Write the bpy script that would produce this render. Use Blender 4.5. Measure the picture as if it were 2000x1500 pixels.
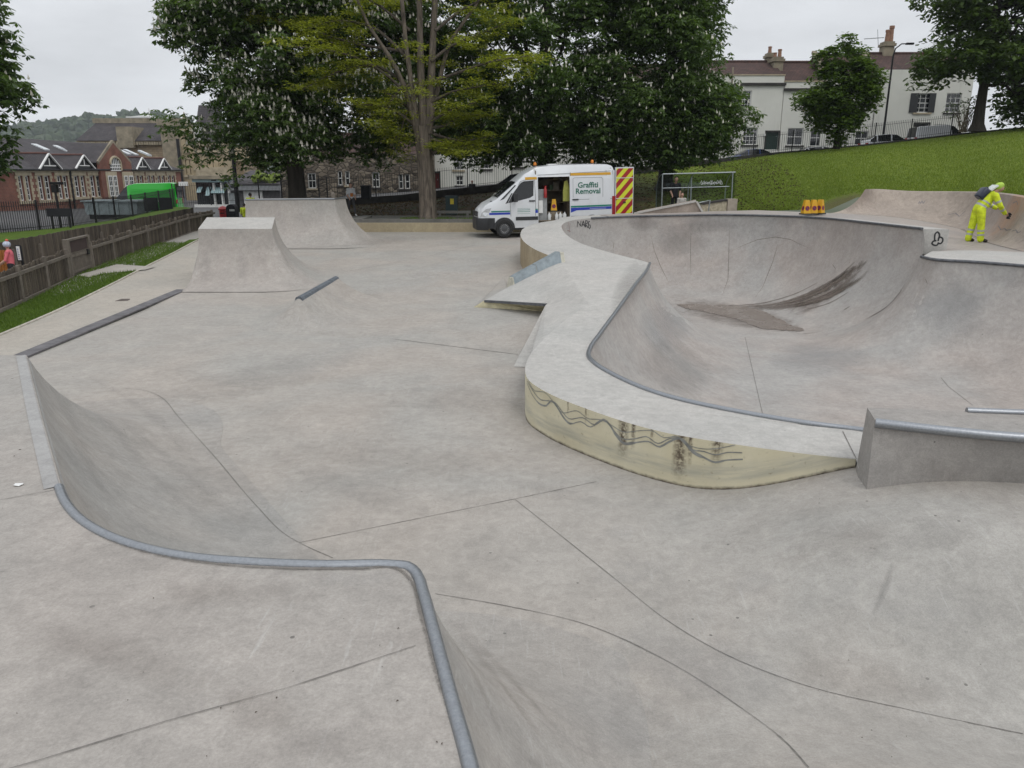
import bpy, bmesh, math, random
import numpy as np
from mathutils import Vector, Matrix
from mathutils.bvhtree import BVHTree
from mathutils.geometry import tessellate_polygon

for o in list(bpy.data.objects):
    bpy.data.objects.remove(o)
random.seed(7)
RNG = np.random.default_rng(11)
scene = bpy.context.scene
COL = scene.collection
R = math.radians

# ------------------------------------------------------------------ camera
CAM_Z = 3.0
PITCH = math.atan(415 / 1500)
cam_data = bpy.data.cameras.new('camera')
cam_data.sensor_width = 36
cam_data.lens = 27.0
cam_data.clip_start = 0.05
cam_data.clip_end = 6000
cam = bpy.data.objects.new('camera', cam_data)
cam.location = (0, 0, CAM_Z)
cam.rotation_euler = (math.pi / 2 - PITCH, 0, 0)
COL.objects.link(cam)
scene.camera = cam

# ------------------------------------------------------------------ world: even overcast
world = bpy.data.worlds.new('World')
scene.world = world
world.use_nodes = True
wn, wl = world.node_tree.nodes, world.node_tree.links
wn.clear()
w_out = wn.new('ShaderNodeOutputWorld')
w_bg = wn.new('ShaderNodeBackground')
w_bg.inputs['Strength'].default_value = 0.1
sky = wn.new('ShaderNodeTexSky')
sky.sky_type = 'NISHITA'
sky.sun_disc = False
sky.sun_elevation = R(55)
sky.sun_rotation = R(150)
sky.dust_density = 3.0
hs = wn.new('ShaderNodeHueSaturation')
hs.inputs['Saturation'].default_value = 0.35
wl.new(sky.outputs[0], hs.inputs['Color'])
tc = wn.new('ShaderNodeTexCoord')
sep = wn.new('ShaderNodeSeparateXYZ')
wl.new(tc.outputs['Generated'], sep.inputs[0])
mr = wn.new('ShaderNodeMapRange')            # overcast sky: brighter overhead than at the horizon
mr.inputs['From Min'].default_value = 0.0
mr.inputs['From Max'].default_value = 1.0
mr.inputs['To Min'].default_value = 7.9
mr.inputs['To Max'].default_value = 12.6
wl.new(sep.outputs['Z'], mr.inputs['Value'])
mp = wn.new('ShaderNodeMapping')
mp.inputs['Scale'].default_value = (1.6, 1.6, 5.5)
wl.new(tc.outputs['Generated'], mp.inputs['Vector'])
nz = wn.new('ShaderNodeTexNoise')
nz.inputs['Scale'].default_value = 1.7
nz.inputs['Detail'].default_value = 6
nz.inputs['Roughness'].default_value = 0.55
wl.new(mp.outputs[0], nz.inputs['Vector'])
cr = wn.new('ShaderNodeMapRange')
cr.inputs['From Min'].default_value = 0.3
cr.inputs['From Max'].default_value = 0.7
cr.inputs['To Min'].default_value = 0.80
cr.inputs['To Max'].default_value = 1.12
wl.new(nz.outputs['Fac'], cr.inputs['Value'])
mul = wn.new('ShaderNodeMath'); mul.operation = 'MULTIPLY'
wl.new(mr.outputs[0], mul.inputs[0]); wl.new(cr.outputs[0], mul.inputs[1])
vm = wn.new('ShaderNodeVectorMath'); vm.operation = 'SCALE'
vm.inputs[0].default_value = (0.955, 0.985, 1.03)
wl.new(mul.outputs[0], vm.inputs['Scale'])
mx = wn.new('ShaderNodeMix'); mx.data_type = 'RGBA'
mx.inputs['Factor'].default_value = 0.93
wl.new(hs.outputs[0], mx.inputs['A']); wl.new(vm.outputs[0], mx.inputs['B'])
wl.new(mx.outputs['Result'], w_bg.inputs['Color'])
wl.new(w_bg.outputs[0], w_out.inputs[0])

sun_d = bpy.data.lights.new('sun', 'SUN')
sun_d.energy = 0.7
sun_d.angle = R(25)
sun_d.color = (1.0, 0.965, 0.92)
sun = bpy.data.objects.new('sun', sun_d)
sun.rotation_euler = (R(35), 0, R(150 - 180 + 60))
sun.location = (0, -5, 30)
COL.objects.link(sun)

scene.render.engine = 'CYCLES'
vs = scene.view_settings
vs.view_transform = 'Standard'
vs.look = 'None'
vs.exposure = 0.06
vs.gamma = 1.0
vs.use_curve_mapping = False

# ------------------------------------------------------------------ survey helpers (photo measurements -> metres)
CP, SP = math.cos(PITCH), math.sin(PITCH)
def ray(px, py):
    u = (px - 1000) / 1500; v = (750 - py) / 1500
    return Vector((u, CP + v * SP, -SP + v * CP))
def at_z(px, py, z):
    d = ray(px, py); t = (z - CAM_Z) / d.z
    return Vector((d.x * t, d.y * t, z))
def at_y(px, py, y):
    d = ray(px, py); t = y / d.y
    return Vector((d.x * t, y, CAM_Z + d.z * t))
def on_plane(px, py, p, n):
    d = ray(px, py); o = Vector((0, 0, CAM_Z))
    t = (Vector(p) - o).dot(n) / d.dot(n)
    return o + d * t

# ------------------------------------------------------------------ object helpers
def tag(o, label=None, cat=None, group=None, kind=None):
    if label: o['label'] = label
    if cat: o['category'] = cat
    if group: o['group'] = group
    if kind: o['kind'] = kind
    return o
def thing(name, label, cat, loc=(0, 0, 0), rot=(0, 0, 0), group=None):
    o = bpy.data.objects.new(name, None)
    o.empty_display_size = 0.2
    o.location = loc; o.rotation_euler = rot
    COL.objects.link(o)
    return tag(o, label, cat, group)
def copy_tree(o, parent=None):
    c = o.copy(); COL.objects.link(c)
    if parent: c.parent = parent
    for ch in o.children:
        copy_tree(ch, c)
    return c
def link_mesh(name, me, parent=None):
    o = bpy.data.objects.new(name, me)
    COL.objects.link(o)
    if parent is not None: o.parent = parent
    return o

class MB:
    """collects geometry; build() links it as one mesh object"""
    def __init__(s):
        s.v = []; s.f = []; s.m = []
    def add(s, verts, faces, mat=0, M=None):
        b = len(s.v)
        if M is not None: verts = [M @ Vector(p) for p in verts]
        s.v.extend([tuple(p) for p in verts])
        for f in faces:
            s.f.append(tuple(b + i for i in f)); s.m.append(mat)
        return s
    def box(s, x0, x1, y0, y1, z0, z1, mat=0, M=None):
        v = [(x0,y0,z0),(x1,y0,z0),(x1,y1,z0),(x0,y1,z0),(x0,y0,z1),(x1,y0,z1),(x1,y1,z1),(x0,y1,z1)]
        return s.add(v, [(3,2,1,0),(4,5,6,7),(0,1,5,4),(1,2,6,5),(2,3,7,6),(3,0,4,7)], mat, M)
    def bar(s, a, b, w, h, mat=0, up=(0,0,1)):
        a = Vector(a); b = Vector(b); t = (b - a).normalized(); up = Vector(up)
        if abs(t.dot(up)) > 0.98: up = Vector((0,1,0))
        r = t.cross(up).normalized(); u = r.cross(t).normalized()
        v = []
        for p in (a, b):
            for i, j in ((-1,-1),(1,-1),(1,1),(-1,1)):
                v.append(p + r * (i * w / 2) + u * (j * h / 2))
        return s.add(v, [(3,2,1,0),(4,5,6,7),(0,1,5,4),(1,2,6,5),(2,3,7,6),(3,0,4,7)], mat)
    def tube(s, pts, rad, n=8, mat=0, caps=True, M=None):
        pts = [Vector(p) for p in pts]
        if not hasattr(rad, '__len__'): rad = [rad] * len(pts)
        vs_ = []; fs = []
        ref = None
        for i, p in enumerate(pts):
            t = (pts[min(i + 1, len(pts) - 1)] - pts[max(i - 1, 0)])
            t = t.normalized() if t.length > 1e-9 else Vector((0,0,1))
            if ref is None:
                ref = Vector((0,0,1)) if abs(t.z) < 0.9 else Vector((1,0,0))
            a = (ref - t * ref.dot(t)).normalized(); b = t.cross(a); ref = a
            for k in range(n):
                an = 2 * math.pi * k / n
                vs_.append(p + (a * math.cos(an) + b * math.sin(an)) * rad[i])
        for i in range(len(pts) - 1):
            for k in range(n):
                fs.append((i*n+k, i*n+(k+1)%n, (i+1)*n+(k+1)%n, (i+1)*n+k))
        if caps:
            fs.append(tuple(range(n - 1, -1, -1)))
            fs.append(tuple((len(pts)-1)*n + k for k in range(n)))
        return s.add(vs_, fs, mat, M)
    def lathe(s, prof, n=12, mat=0, M=None):
        v = []; f = []
        for r, z in prof:
            for k in range(n):
                a = 2 * math.pi * k / n
                v.append((r * math.cos(a), r * math.sin(a), z))
        for i in range(len(prof) - 1):
            for k in range(n):
                f.append((i*n+k, i*n+(k+1)%n, (i+1)*n+(k+1)%n, (i+1)*n+k))
        f.append(tuple(range(n - 1, -1, -1)))
        f.append(tuple((len(prof)-1)*n + k for k in range(n)))
        return s.add(v, f, mat, M)
    def loft(s, rows, mat=0, closed=False, M=None, flip=False):
        n = len(rows[0]); v = [p for r in rows for p in r]; f = []
        for i in range(len(rows) - 1):
            for k in range(n if closed else n - 1):
                q = (i*n+k, i*n+(k+1)%n, (i+1)*n+(k+1)%n, (i+1)*n+k)
                f.append(q[::-1] if flip else q)
        return s.add(v, f, mat, M)
    def ngon(s, poly, mat=0, flip=False):
        """flat-ish polygon given as 3-D points, tessellated in plan along its main normal"""
        tris = tessellate_polygon([[Vector(p) for p in poly]])
        return s.add(poly, [t[::-1] if flip else t for t in tris], mat)
    def prism(s, poly, d, mat=0, M=None):
        """poly: 3-D points of a planar loop, d: extrusion vector"""
        n = len(poly); d = Vector(d)
        v = [Vector(p) for p in poly] + [Vector(p) + d for p in poly]
        f = [(i, (i+1) % n, n + (i+1) % n, n + i) for i in range(n)]
        tris = tessellate_polygon([[Vector(p) for p in poly]])
        f += [tuple(t[::-1]) for t in tris] + [tuple(n + i for i in t) for t in tris]
        return s.add(v, f, mat, M)
    def sphere(s, c, r, nu=10, nv=7, mat=0, M=None):
        c = Vector(c)
        if not hasattr(r, '__len__'): r = (r, r, r)
        v = []; f = []
        for j in range(nv + 1):
            th = math.pi * j / nv
            for i in range(nu):
                ph = 2 * math.pi * i / nu
                v.append(c + Vector((r[0]*math.sin(th)*math.cos(ph), r[1]*math.sin(th)*math.sin(ph), r[2]*math.cos(th))))
        for j in range(nv):
            for i in range(nu):
                f.append((j*nu+i, (j+1)*nu+i, (j+1)*nu+(i+1)%nu, j*nu+(i+1)%nu))
        return s.add(v, f, mat, M)
    def mesh(s, name, mats, smooth=None):
        me = bpy.data.meshes.new(name)
        me.from_pydata(s.v, [], s.f)
        if not isinstance(mats, (list, tuple)): mats = [mats]
        for m in mats: me.materials.append(m)
        if len(mats) > 1:
            me.polygons.foreach_set('material_index', s.m)
        if smooth is not None:
            me.polygons.foreach_set('use_smooth', [True] * len(me.polygons))
            if smooth < 180: me.set_sharp_from_angle(angle=R(smooth))
        me.update()
        return me
    def build(s, name, mats, parent=None, smooth=None, fixn=False):
        me = s.mesh(name, mats, smooth)
        if fixn:
            bm = bmesh.new(); bm.from_mesh(me)
            bmesh.ops.recalc_face_normals(bm, faces=bm.faces)
            bm.to_mesh(me); bm.free()
        return link_mesh(name, me, parent)

def catmull(pts, step=0.15):
    """dense polyline through pts (any dimension)"""
    P = [np.array(p, float) for p in pts]
    P = [2*P[0]-P[1]] + P + [2*P[-1]-P[-2]]
    out = []
    for i in range(1, len(P) - 2):
        p0, p1, p2, p3 = P[i-1], P[i], P[i+1], P[i+2]
        n = max(2, int(np.linalg.norm((p2-p1)[:2]) / step))
        # centripetal-ish tangents keep corners tidy
        d1 = max(np.linalg.norm(p1-p0), 1e-6); d2 = max(np.linalg.norm(p2-p1), 1e-6); d3 = max(np.linalg.norm(p3-p2), 1e-6)
        m1 = ((p1-p0)/d1*d2 + (p2-p1)/d2*d1) / (d1+d2) * d2
        m2 = ((p2-p1)/d2*d3 + (p3-p2)/d3*d2) / (d2+d3) * d2
        for k in range(n):
            t = k / n; t2 = t*t; t3 = t2*t
            out.append((2*t3-3*t2+1)*p1 + (t3-2*t2+t)*m1 + (-2*t3+3*t2)*p2 + (t3-t2)*m2)
    out.append(P[-2])
    return np.array(out)

# ------------------------------------------------------------------ material helpers
class NT:
    def __init__(s, name):
        s.mat = bpy.data.materials.new(name); s.mat.use_nodes = True
        s.n = s.mat.node_tree.nodes; s.l = s.mat.node_tree.links
        s.bsdf = s.n['Principled BSDF']; s.out = s.n['Material Output']
        s._geo = None
    def node(s, t, **kw):
        nd = s.n.new(t)
        for k, v in kw.items(): setattr(nd, k, v)
        return nd
    def pos(s):
        if s._geo is None: s._geo = s.node('ShaderNodeNewGeometry')
        return s._geo.outputs['Position']
    def mapping(s, vec, scale=(1,1,1), rot=(0,0,0), loc=(0,0,0)):
        m = s.node('ShaderNodeMapping')
        m.inputs['Scale'].default_value = scale; m.inputs['Rotation'].default_value = rot; m.inputs['Location'].default_value = loc
        s.l.new(vec, m.inputs['Vector']); return m.outputs[0]
    def noise(s, scale, detail=4, rough=0.55, vec=None, dist=0.0):
        t = s.node('ShaderNodeTexNoise')
        t.inputs['Scale'].default_value = scale; t.inputs['Detail'].default_value = detail
        t.inputs['Roughness'].default_value = rough; t.inputs['Distortion'].default_value = dist
        s.l.new(vec if vec is not None else s.pos(), t.inputs['Vector']); return t.outputs['Fac']
    def voronoi(s, scale, vec=None, feature='F1', out='Distance'):
        t = s.node('ShaderNodeTexVoronoi', feature=feature)
        t.inputs['Scale'].default_value = scale
        s.l.new(vec if vec is not None else s.pos(), t.inputs['Vector']); return t.outputs[out]
    def rng(s, val, a, b, c=0.0, d=1.0):
        m = s.node('ShaderNodeMapRange')
        m.inputs['From Min'].default_value = a; m.inputs['From Max'].default_value = b
        m.inputs['To Min'].default_value = c; m.inputs['To Max'].default_value = d
        s.l.new(val, m.inputs['Value']); return m.outputs[0]
    def math(s, op, a, b=None):
        m = s.node('ShaderNodeMath', operation=op)
        for i, x in enumerate((a, b)):
            if x is None: continue
            if isinstance(x, (int, float)): m.inputs[i].default_value = x
            else: s.l.new(x, m.inputs[i])
        return m.outputs[0]
    def mix(s, fac, a, b, blend='MIX'):
        m = s.node('ShaderNodeMix', data_type='RGBA', blend_type=blend)
        for k, x in (('Factor', fac), ('A', a), ('B', b)):
            if isinstance(x, (int, float)): m.inputs[k].default_value = x
            elif isinstance(x, tuple): m.inputs[k].default_value = (*x[:3], 1)
            else: s.l.new(x, m.inputs[k])
        return m.outputs['Result']
    def bump(s, h, strength=0.3, dist=0.01):
        b = s.node('ShaderNodeBump')
        b.inputs['Strength'].default_value = strength; b.inputs['Distance'].default_value = dist
        s.l.new(h, b.inputs['Height']); s.l.new(b.outputs[0], s.bsdf.inputs['Normal'])
    def color(s, c):
        if isinstance(c, tuple): s.bsdf.inputs['Base Color'].default_value = (*c[:3], 1)
        else: s.l.new(c, s.bsdf.inputs['Base Color'])
        return s
    def rough(s, v):
        if isinstance(v, (int, float)): s.bsdf.inputs['Roughness'].default_value = v
        else: s.l.new(v, s.bsdf.inputs['Roughness'])
        return s
def simple(name, col, rough=0.6, metal=0.0, var=0.18, scale=6.0, bump=0.0, bscale=40.0, spec=None):
    t = NT(name)
    n = t.noise(scale, 5)
    c2 = tuple(max(0, x * (1 - var)) for x in col); c1 = tuple(min(1, x * (1 + var)) for x in col)
    t.color(t.mix(t.rng(n, 0.3, 0.7), c2, c1)).rough(rough)
    t.bsdf.inputs['Metallic'].default_value = metal
    if spec is not None: t.bsdf.inputs['Specular IOR Level'].default_value = spec
    if bump: t.bump(t.noise(bscale, 3), bump, 0.01)
    return t.mat
def concrete(name, a, b, dirt=1.0, rough=0.82, streak=0.0, stain=None):
    t = NT(name)
    big = t.noise(0.33, 4, 0.5, dist=0.6)
    mid = t.noise(1.5, 9, 0.68, dist=0.3)
    fine = t.noise(38, 4, 0.7)
    c = t.mix(t.rng(big, 0.38, 0.62), a, b)
    c = t.mix(1.0, c, t.mix(t.rng(mid, 0.28, 0.72), (1-0.15*dirt,)*3, (1+0.10*dirt,)*3), 'MULTIPLY')
    c = t.mix(1.0, c, t.mix(t.rng(fine, 0.3, 0.7), (0.93,)*3, (1.06,)*3), 'MULTIPLY')
    sm = t.noise(9, 5, 0.75, dist=0.5)
    c = t.mix(1.0, c, t.mix(t.rng(sm, 0.3, 0.7), (0.85,)*3, (1.12,)*3), 'MULTIPLY')
    # blotchy darker stains
    st = t.noise(0.8, 5, 0.7, vec=t.mapping(t.pos(), (1, 1, 1), loc=(13, 5, 2)), dist=1.2)
    c = t.mix(t.math('MULTIPLY', t.rng(st, 0.60, 0.78), 0.34 * dirt), c, tuple(x * 0.62 for x in b))
    # pale wheel scuffs: stretched noise in two directions
    for k, (sc, ro) in enumerate((((34, 2.6, 6), 0.5), ((30, 3.0, 6), 2.2))):
        sv = t.noise(1.0, 3, 0.6, vec=t.mapping(t.pos(), sc, (0, 0, ro), (k * 7, 3, 1)), dist=0.5)
        mask = t.rng(t.noise(0.9, 3, vec=t.mapping(t.pos(), loc=(k * 9 + 4, 1, 8))), 0.5, 0.64)
        c = t.mix(t.math('MULTIPLY', t.math('MULTIPLY', t.rng(sv, 0.60, 0.78), mask), 0.34), c, (0.58, 0.57, 0.545))
    gr = t.noise(95, 3, 0.8)
    c = t.mix(1.0, c, t.mix(t.rng(gr, 0.25, 0.75), (0.82,)*3, (1.16,)*3), 'MULTIPLY')
    # dark wheel marks
    dk_ = t.noise(1.0, 3, 0.6, vec=t.mapping(t.pos(), (26, 1.6, 6), (0, 0, 1.25), (5, 2, 9)), dist=0.4)
    dm_ = t.rng(t.noise(0.6, 3, vec=t.mapping(t.pos(), loc=(21, 6, 3))), 0.5, 0.62)
    c = t.mix(t.math('MULTIPLY', t.math('MULTIPLY', t.rng(dk_, 0.62, 0.76), dm_), 0.30 * dirt), c, tuple(x * 0.55 for x in a))
    # little pits and grit
    vz = t.voronoi(5.0)
    pm = t.rng(t.noise(2.7, 2, vec=t.mapping(t.pos(), loc=(3, 17, 5))), 0.50, 0.56)
    c = t.mix(t.math('MULTIPLY', t.math('LESS_THAN', vz, 0.055), t.math('MULTIPLY', pm, 0.65)), c, (0.07, 0.065, 0.06))
    if streak:
        sv = t.noise(1.0, 4, 0.6, vec=t.mapping(t.pos(), (7, 7, 0.5)))
        c = t.mix(t.math('MULTIPLY', t.rng(sv, 0.5, 0.72), streak), c, tuple(x * 0.5 for x in b))
    if stain:
        dv = t.node('ShaderNodeVectorMath', operation='DISTANCE'); dv.inputs[1].default_value = stain[0]
        t.l.new(t.pos(), dv.inputs[0])
        w = t.math('ADD', dv.outputs['Value'], t.math('MULTIPLY', t.noise(2.5, 5, 0.7), 1.6))
        c = t.mix(t.rng(w, stain[1] + 1.0, stain[1], 0, 0.7), c, stain[2])
    t.color(c)
    t.rough(t.rng(mid, 0.3, 0.7, rough - 0.1, rough + 0.08))
    t.bump(t.math('ADD', fine, t.math('MULTIPLY', mid, 0.4)), 0.16, 0.006)
    t.bsdf.inputs['Specular IOR Level'].default_value = 0.35
    return t.mat
# ------------------------------------------------------------------ materials of the skate park
M_FLOOR = concrete('concrete_floor', (0.362, 0.346, 0.318), (0.386, 0.350, 0.312))
M_TRANS = concrete('concrete_transition', (0.328, 0.317, 0.297), (0.352, 0.324, 0.293), 1.1)
M_DECK = concrete('concrete_deck', (0.44, 0.43, 0.405), (0.47, 0.45, 0.42), 0.8)
M_RAMP = concrete('concrete_ramp', (0.345, 0.329, 0.303), (0.376, 0.341, 0.309), 1.0)
M_BOWL = concrete('concrete_bowl', (0.38, 0.365, 0.345), (0.385, 0.345, 0.315), 1.2)
M_BUFF = concrete('concrete_buff', (0.37, 0.315, 0.265), (0.33, 0.275, 0.235), 1.5, streak=0.35, stain=((14.6, 21.9, 1.75), 1.1, (0.42, 0.22, 0.11)))
M_PATH = concrete('concrete_path', (0.40, 0.372, 0.328), (0.42, 0.38, 0.328), 0.8)
M_STEEL = simple('galvanised_steel', (0.30, 0.315, 0.335), 0.36, 0.85, 0.13, 70, 0.15, 140)
M_DARKSTEEL = simple('dark_coping_steel', (0.12, 0.125, 0.135), 0.5, 0.5, 0.3, 10)
M_JOINT = simple('joint_filler', (0.185, 0.172, 0.158), 0.9, 0, 0.3, 20)
M_CRACK = simple('crack_dirt', (0.20, 0.175, 0.155), 0.9, 0, 0.3, 20)
M_STRIP = simple('dark_edging_brick', (0.13, 0.125, 0.13), 0.8, 0, 0.35, 5, 0.3, 30)
M_SPRAY = simple('black_spray_paint', (0.02, 0.02, 0.022), 0.6)
M_GREYPAINT = simple('grey_wave_paint', (0.235, 0.24, 0.225), 0.7, 0, 0.35, 12)
t = NT('wet_film')
t.color(t.mix(t.rng(t.noise(3.0, 4), 0.35, 0.65), (0.17, 0.138, 0.116), (0.205, 0.172, 0.148)))
t.rough(t.rng(t.noise(2.0, 3), 0.4, 0.6, 0.18, 0.4)); M_WET = t.mat
# cream paint with runs of dirt; object UV: u = metres along the wall, v = height
t = NT('cream_wall_paint')
uvn = t.node('ShaderNodeUVMap'); uvn.uv_map = 'wall'
uv = uvn.outputs[0]
c = t.mix(t.rng(t.noise(1.5, 5), 0.35, 0.65), (0.56, 0.51, 0.355), (0.66, 0.615, 0.46))
g = t.noise(1.0, 5, 0.65, vec=t.mapping(uv, (1.6, 16, 1)))
sx = t.node('ShaderNodeSeparateXYZ'); t.l.new(uv, sx.inputs[0])
band = t.math('MULTIPLY', t.rng(sx.outputs[1], 0.05, 0.13), t.rng(sx.outputs[1], 0.30, 0.18))
c = t.mix(t.math('MULTIPLY', band, t.rng(g, 0.35, 0.62, 0.0, 0.6)), c, (0.27, 0.28, 0.255))
sp = t.noise(14, 5, 0.75, vec=uv)
c = t.mix(t.rng(sp, 0.60, 0.74, 0, 0.75), c, (0.20, 0.16, 0.10))
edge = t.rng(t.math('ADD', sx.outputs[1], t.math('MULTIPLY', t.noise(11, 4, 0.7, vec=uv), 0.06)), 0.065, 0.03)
c = t.mix(edge, c, (0.07, 0.055, 0.04))  # grime at the wall foot, its dark colour doubling as painted contact shadow
runs = t.noise(1.0, 4, 0.6, vec=t.mapping(uv, (13, 1.3, 1)))
brk = t.noise(22, 4, 0.7, vec=uv)
runm = None
for u0, w, vb in ((0.0, 0.085, 0.10), (-0.13, 0.035, 0.24), (-0.66, 0.09, 0.04), (-0.76, 0.03, 0.20), (-1.02, 0.07, 0.22), (-0.35, 0.025, 0.34), (0.55, 0.02, 0.34), (0.85, 0.02, 0.36)):
    a = t.rng(t.math('ABSOLUTE', t.math('SUBTRACT', sx.outputs[0], u0)), w, w * 0.25)
    a = t.math('MULTIPLY', a, t.rng(sx.outputs[1], vb, vb + 0.2))
    runm = a if runm is None else t.math('MAXIMUM', runm, a)
c = t.mix(t.math('MULTIPLY', runm, t.rng(brk, 0.36, 0.56, 0.1, 0.95)), c, (0.085, 0.06, 0.04))
t.color(c).rough(0.75); t.bump(sp, 0.25, 0.01); M_CREAM = t.mat

# ------------------------------------------------------------------ floor level
def dist_seg(px, py, ax, ay, bx, by):
    dx, dy = bx - ax, by - ay
    tt = np.clip(((px - ax) * dx + (py - ay) * dy) / (dx * dx + dy * dy), 0, 1)
    return np.hypot(px - ax - tt * dx, py - ay - tt * dy)
CREASE = [at_z(*p, 0) for p in ((1005, 975), (1100, 1050), (1200, 1130), (1300, 1210), (1400, 1270), (1560, 1335), (2000, 1435), (2500, 1520))]
def floor_z(x, y):
    x = np.asarray(x, float); y = np.asarray(y, float)
    z = np.clip(y - 17, 0, 17.5) * 0.025
    e = np.clip((x - 1.55) + 0.45 * (6.9 - y), 0, None)
    bank = 0.6 * (1 - np.exp(-0.36 * e ** 2.2))
    dc = np.full(x.shape, 1e9)
    for a, b in zip(CREASE[:-1], CREASE[1:]):
        dc = np.minimum(dc, dist_seg(x, y, a.x, a.y, b.x, b.y))
    s = np.clip(dc / 1.7, 0, 1); s = s * s * (3 - 2 * s)
    return z + bank * s * (y < 9.5)
def fz(x, y): return float(floor_z(np.array([x]), np.array([y]))[0])
def at_f(px, py):
    """point of the floor seen at a photo position"""
    z = 0.0
    for _ in range(8):
        p = at_z(px, py, z); z = fz(p.x, p.y)
    return Vector((p.x, p.y, z))

def arc_rows(path, nrm, zfloor, rc, n=14, run_scale=None):
    rows = []
    for i, p in enumerate(path):
        zf = zfloor(p) if callable(zfloor) else zfloor
        h = max(p[2] - zf, 0.02)
        r = max(rc, h * 1.02)
        phi = math.acos(max(-1, 1 - h / r)); run = r * math.sin(phi)
        sc = 1.0 if run_scale is None else run_scale[i]
        row = []
        for k in range(n + 1):
            a = phi * (1 - k / n)
            d = (run - r * math.sin(a)) * sc
            row.append((p[0] + nrm[i][0] * d, p[1] + nrm[i][1] * d, zf + r * (1 - math.cos(a))))
        rows.append(row)
    return rows
def plan_normals(path, sign, win, closed=False):
    P = np.asarray(path)[:, :2]; n = len(P)
    if closed: T = np.roll(P, -1, 0) - np.roll(P, 1, 0)
    else: T = np.gradient(P, axis=0)
    T /= np.maximum(np.linalg.norm(T, axis=1, keepdims=True), 1e-9)
    N = np.stack([-T[:, 1], T[:, 0]], 1) * sign
    seg = np.linalg.norm(np.diff(P, axis=0), axis=1).mean()
    w = max(1, int(win / seg))
    ker = np.hanning(2 * w + 3)[1:-1]; ker /= ker.sum()
    def sm(a):
        pad = np.pad(a, (w, w), 'wrap' if closed else 'edge')
        return np.convolve(pad, ker, 'valid')
    N = np.stack([sm(N[:, 0]), sm(N[:, 1])], 1)
    return N / np.maximum(np.linalg.norm(N, axis=1, keepdims=True), 1e-9)
def in_poly(X, Y, poly):
    ins = np.zeros(X.shape, bool); n = len(poly); j = n - 1
    for i in range(n):
        xi, yi = poly[i][0], poly[i][1]; xj, yj = poly[j][0], poly[j][1]
        c = ((yi > Y) != (yj > Y)) & (X < (xj - xi) * (Y - yi) / (yj - yi + 1e-12) + xi)
        ins ^= c; j = i
    return ins
PARK = []      # meshes marks can be laid on

# ------------------------------------------------------------------ the bowl: rim, wall, inside
BOWL_Z = -1.1
def pz(*L): return [tuple(at_z(a, b, c)) for a, b, c in L]
rim_r = pz((1800, 502, 1.1), (1830, 508, 1.1), (1900, 512, 1.1), (2000, 520, 1.1)) + [(11.7, 14.4, 1.1), (12.1, 12.4, 1.1), (11.5, 10.0, 1.06), (9.6, 7.9, 1.02), (7.4, 6.8, 1.0), (5.6, 6.34, 1.0), (4.38, 6.26, 1.0), (3.92, 6.32, 1.0)]
rim_f = [(3.66, 6.85, 0.6)] + pz((1690, 843, 0.52), (1570, 828, 0.52), (1450, 808, 0.52), (1300, 775, 0.52), (1200, 735, 0.53), (1163, 713, 0.55), (1148, 697, 0.56), (1151, 681, 0.57), (1170, 653, 0.60), (1200, 612, 0.66), (1240, 556, 0.74), (1266, 519, 0.80), (1266, 513, 0.805), (1255, 509.5, 0.82), (1225, 502, 0.85), (1180, 490, 0.90), (1120, 468, 1.02), (1101, 452, 1.16), (1097, 441, 1.28), (1108, 433, 1.36), (1135, 428, 1.40))
rim_b = pz((1200, 424, 1.45), (1300, 421.5, 1.50), (1400, 420, 1.55), (1500, 421.5, 1.58), (1600, 426, 1.61), (1700, 436, 1.62), (1803, 447.5, 1.62))
rim_step = pz((1806, 470, 1.36), (1803, 492, 1.11))
RIM = np.concatenate([catmull(rim_r, 0.13), catmull(rim_f + rim_b, 0.13), catmull(rim_step, 0.13)])
RIM_N = plan_normals(RIM, 1, 1.1, True)
cx, cy = RIM[:, 0].mean(), RIM[:, 1].mean()
if ((RIM_N * (np.array([6.5, 15]) - RIM[:, :2])).sum(1) > 0).mean() < 0.5: RIM_N = -RIM_N
bowl = thing('skate_bowl', 'deep concrete skate bowl with a raised cream painted rim wall', 'skate bowl', (5.5, 14, 0))
def bowl_part(mb, name, mats, smooth=None, fixn=False, park=True):
    o = mb.build(name, mats, None, smooth, fixn)
    if park: PARK.append(o)
    o.parent = bowl; o.matrix_parent_inverse = Matrix.Translation(bowl.location).inverted()
    return o
rows = arc_rows(RIM, RIM_N, BOWL_Z, 2.65, 20)
mb = MB(); mb.loft(rows + [rows[0]], 0)
foot = [Vector(r[-1]) for r in rows]
mb.ngon(foot)
bowl_part(mb, 'bowl_surface', M_BOWL, 60, True)

outer_f = pz((1672, 897, 0.50), (1570, 886, 0.515), (1450, 870, 0.52), (1300, 845, 0.52), (1150, 800, 0.53), (1060, 762, 0.54), (1033, 743, 0.55), (1026, 728, 0.55), (1027, 712, 0.555), (1035, 694, 0.565), (1060, 665, 0.60), (1105, 625, 0.65), (1150, 594, 0.70))
outer_b = pz((1092, 506, 0.83), (1060, 494, 0.91), (1032, 479, 0.97), (1019, 466, 1.02), (1017, 455, 1.08), (1023, 446, 1.16), (1042, 437.5, 1.26), (1085, 430, 1.35)) + [(1.9, 28.9, 1.38), (3.2, 29.6, 1.42)]
OF = catmull(outer_f, 0.12); OB = catmull(outer_b, 0.12)
rimf_d = catmull(rim_f[1:] + rim_b[:1], 0.13)
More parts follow.
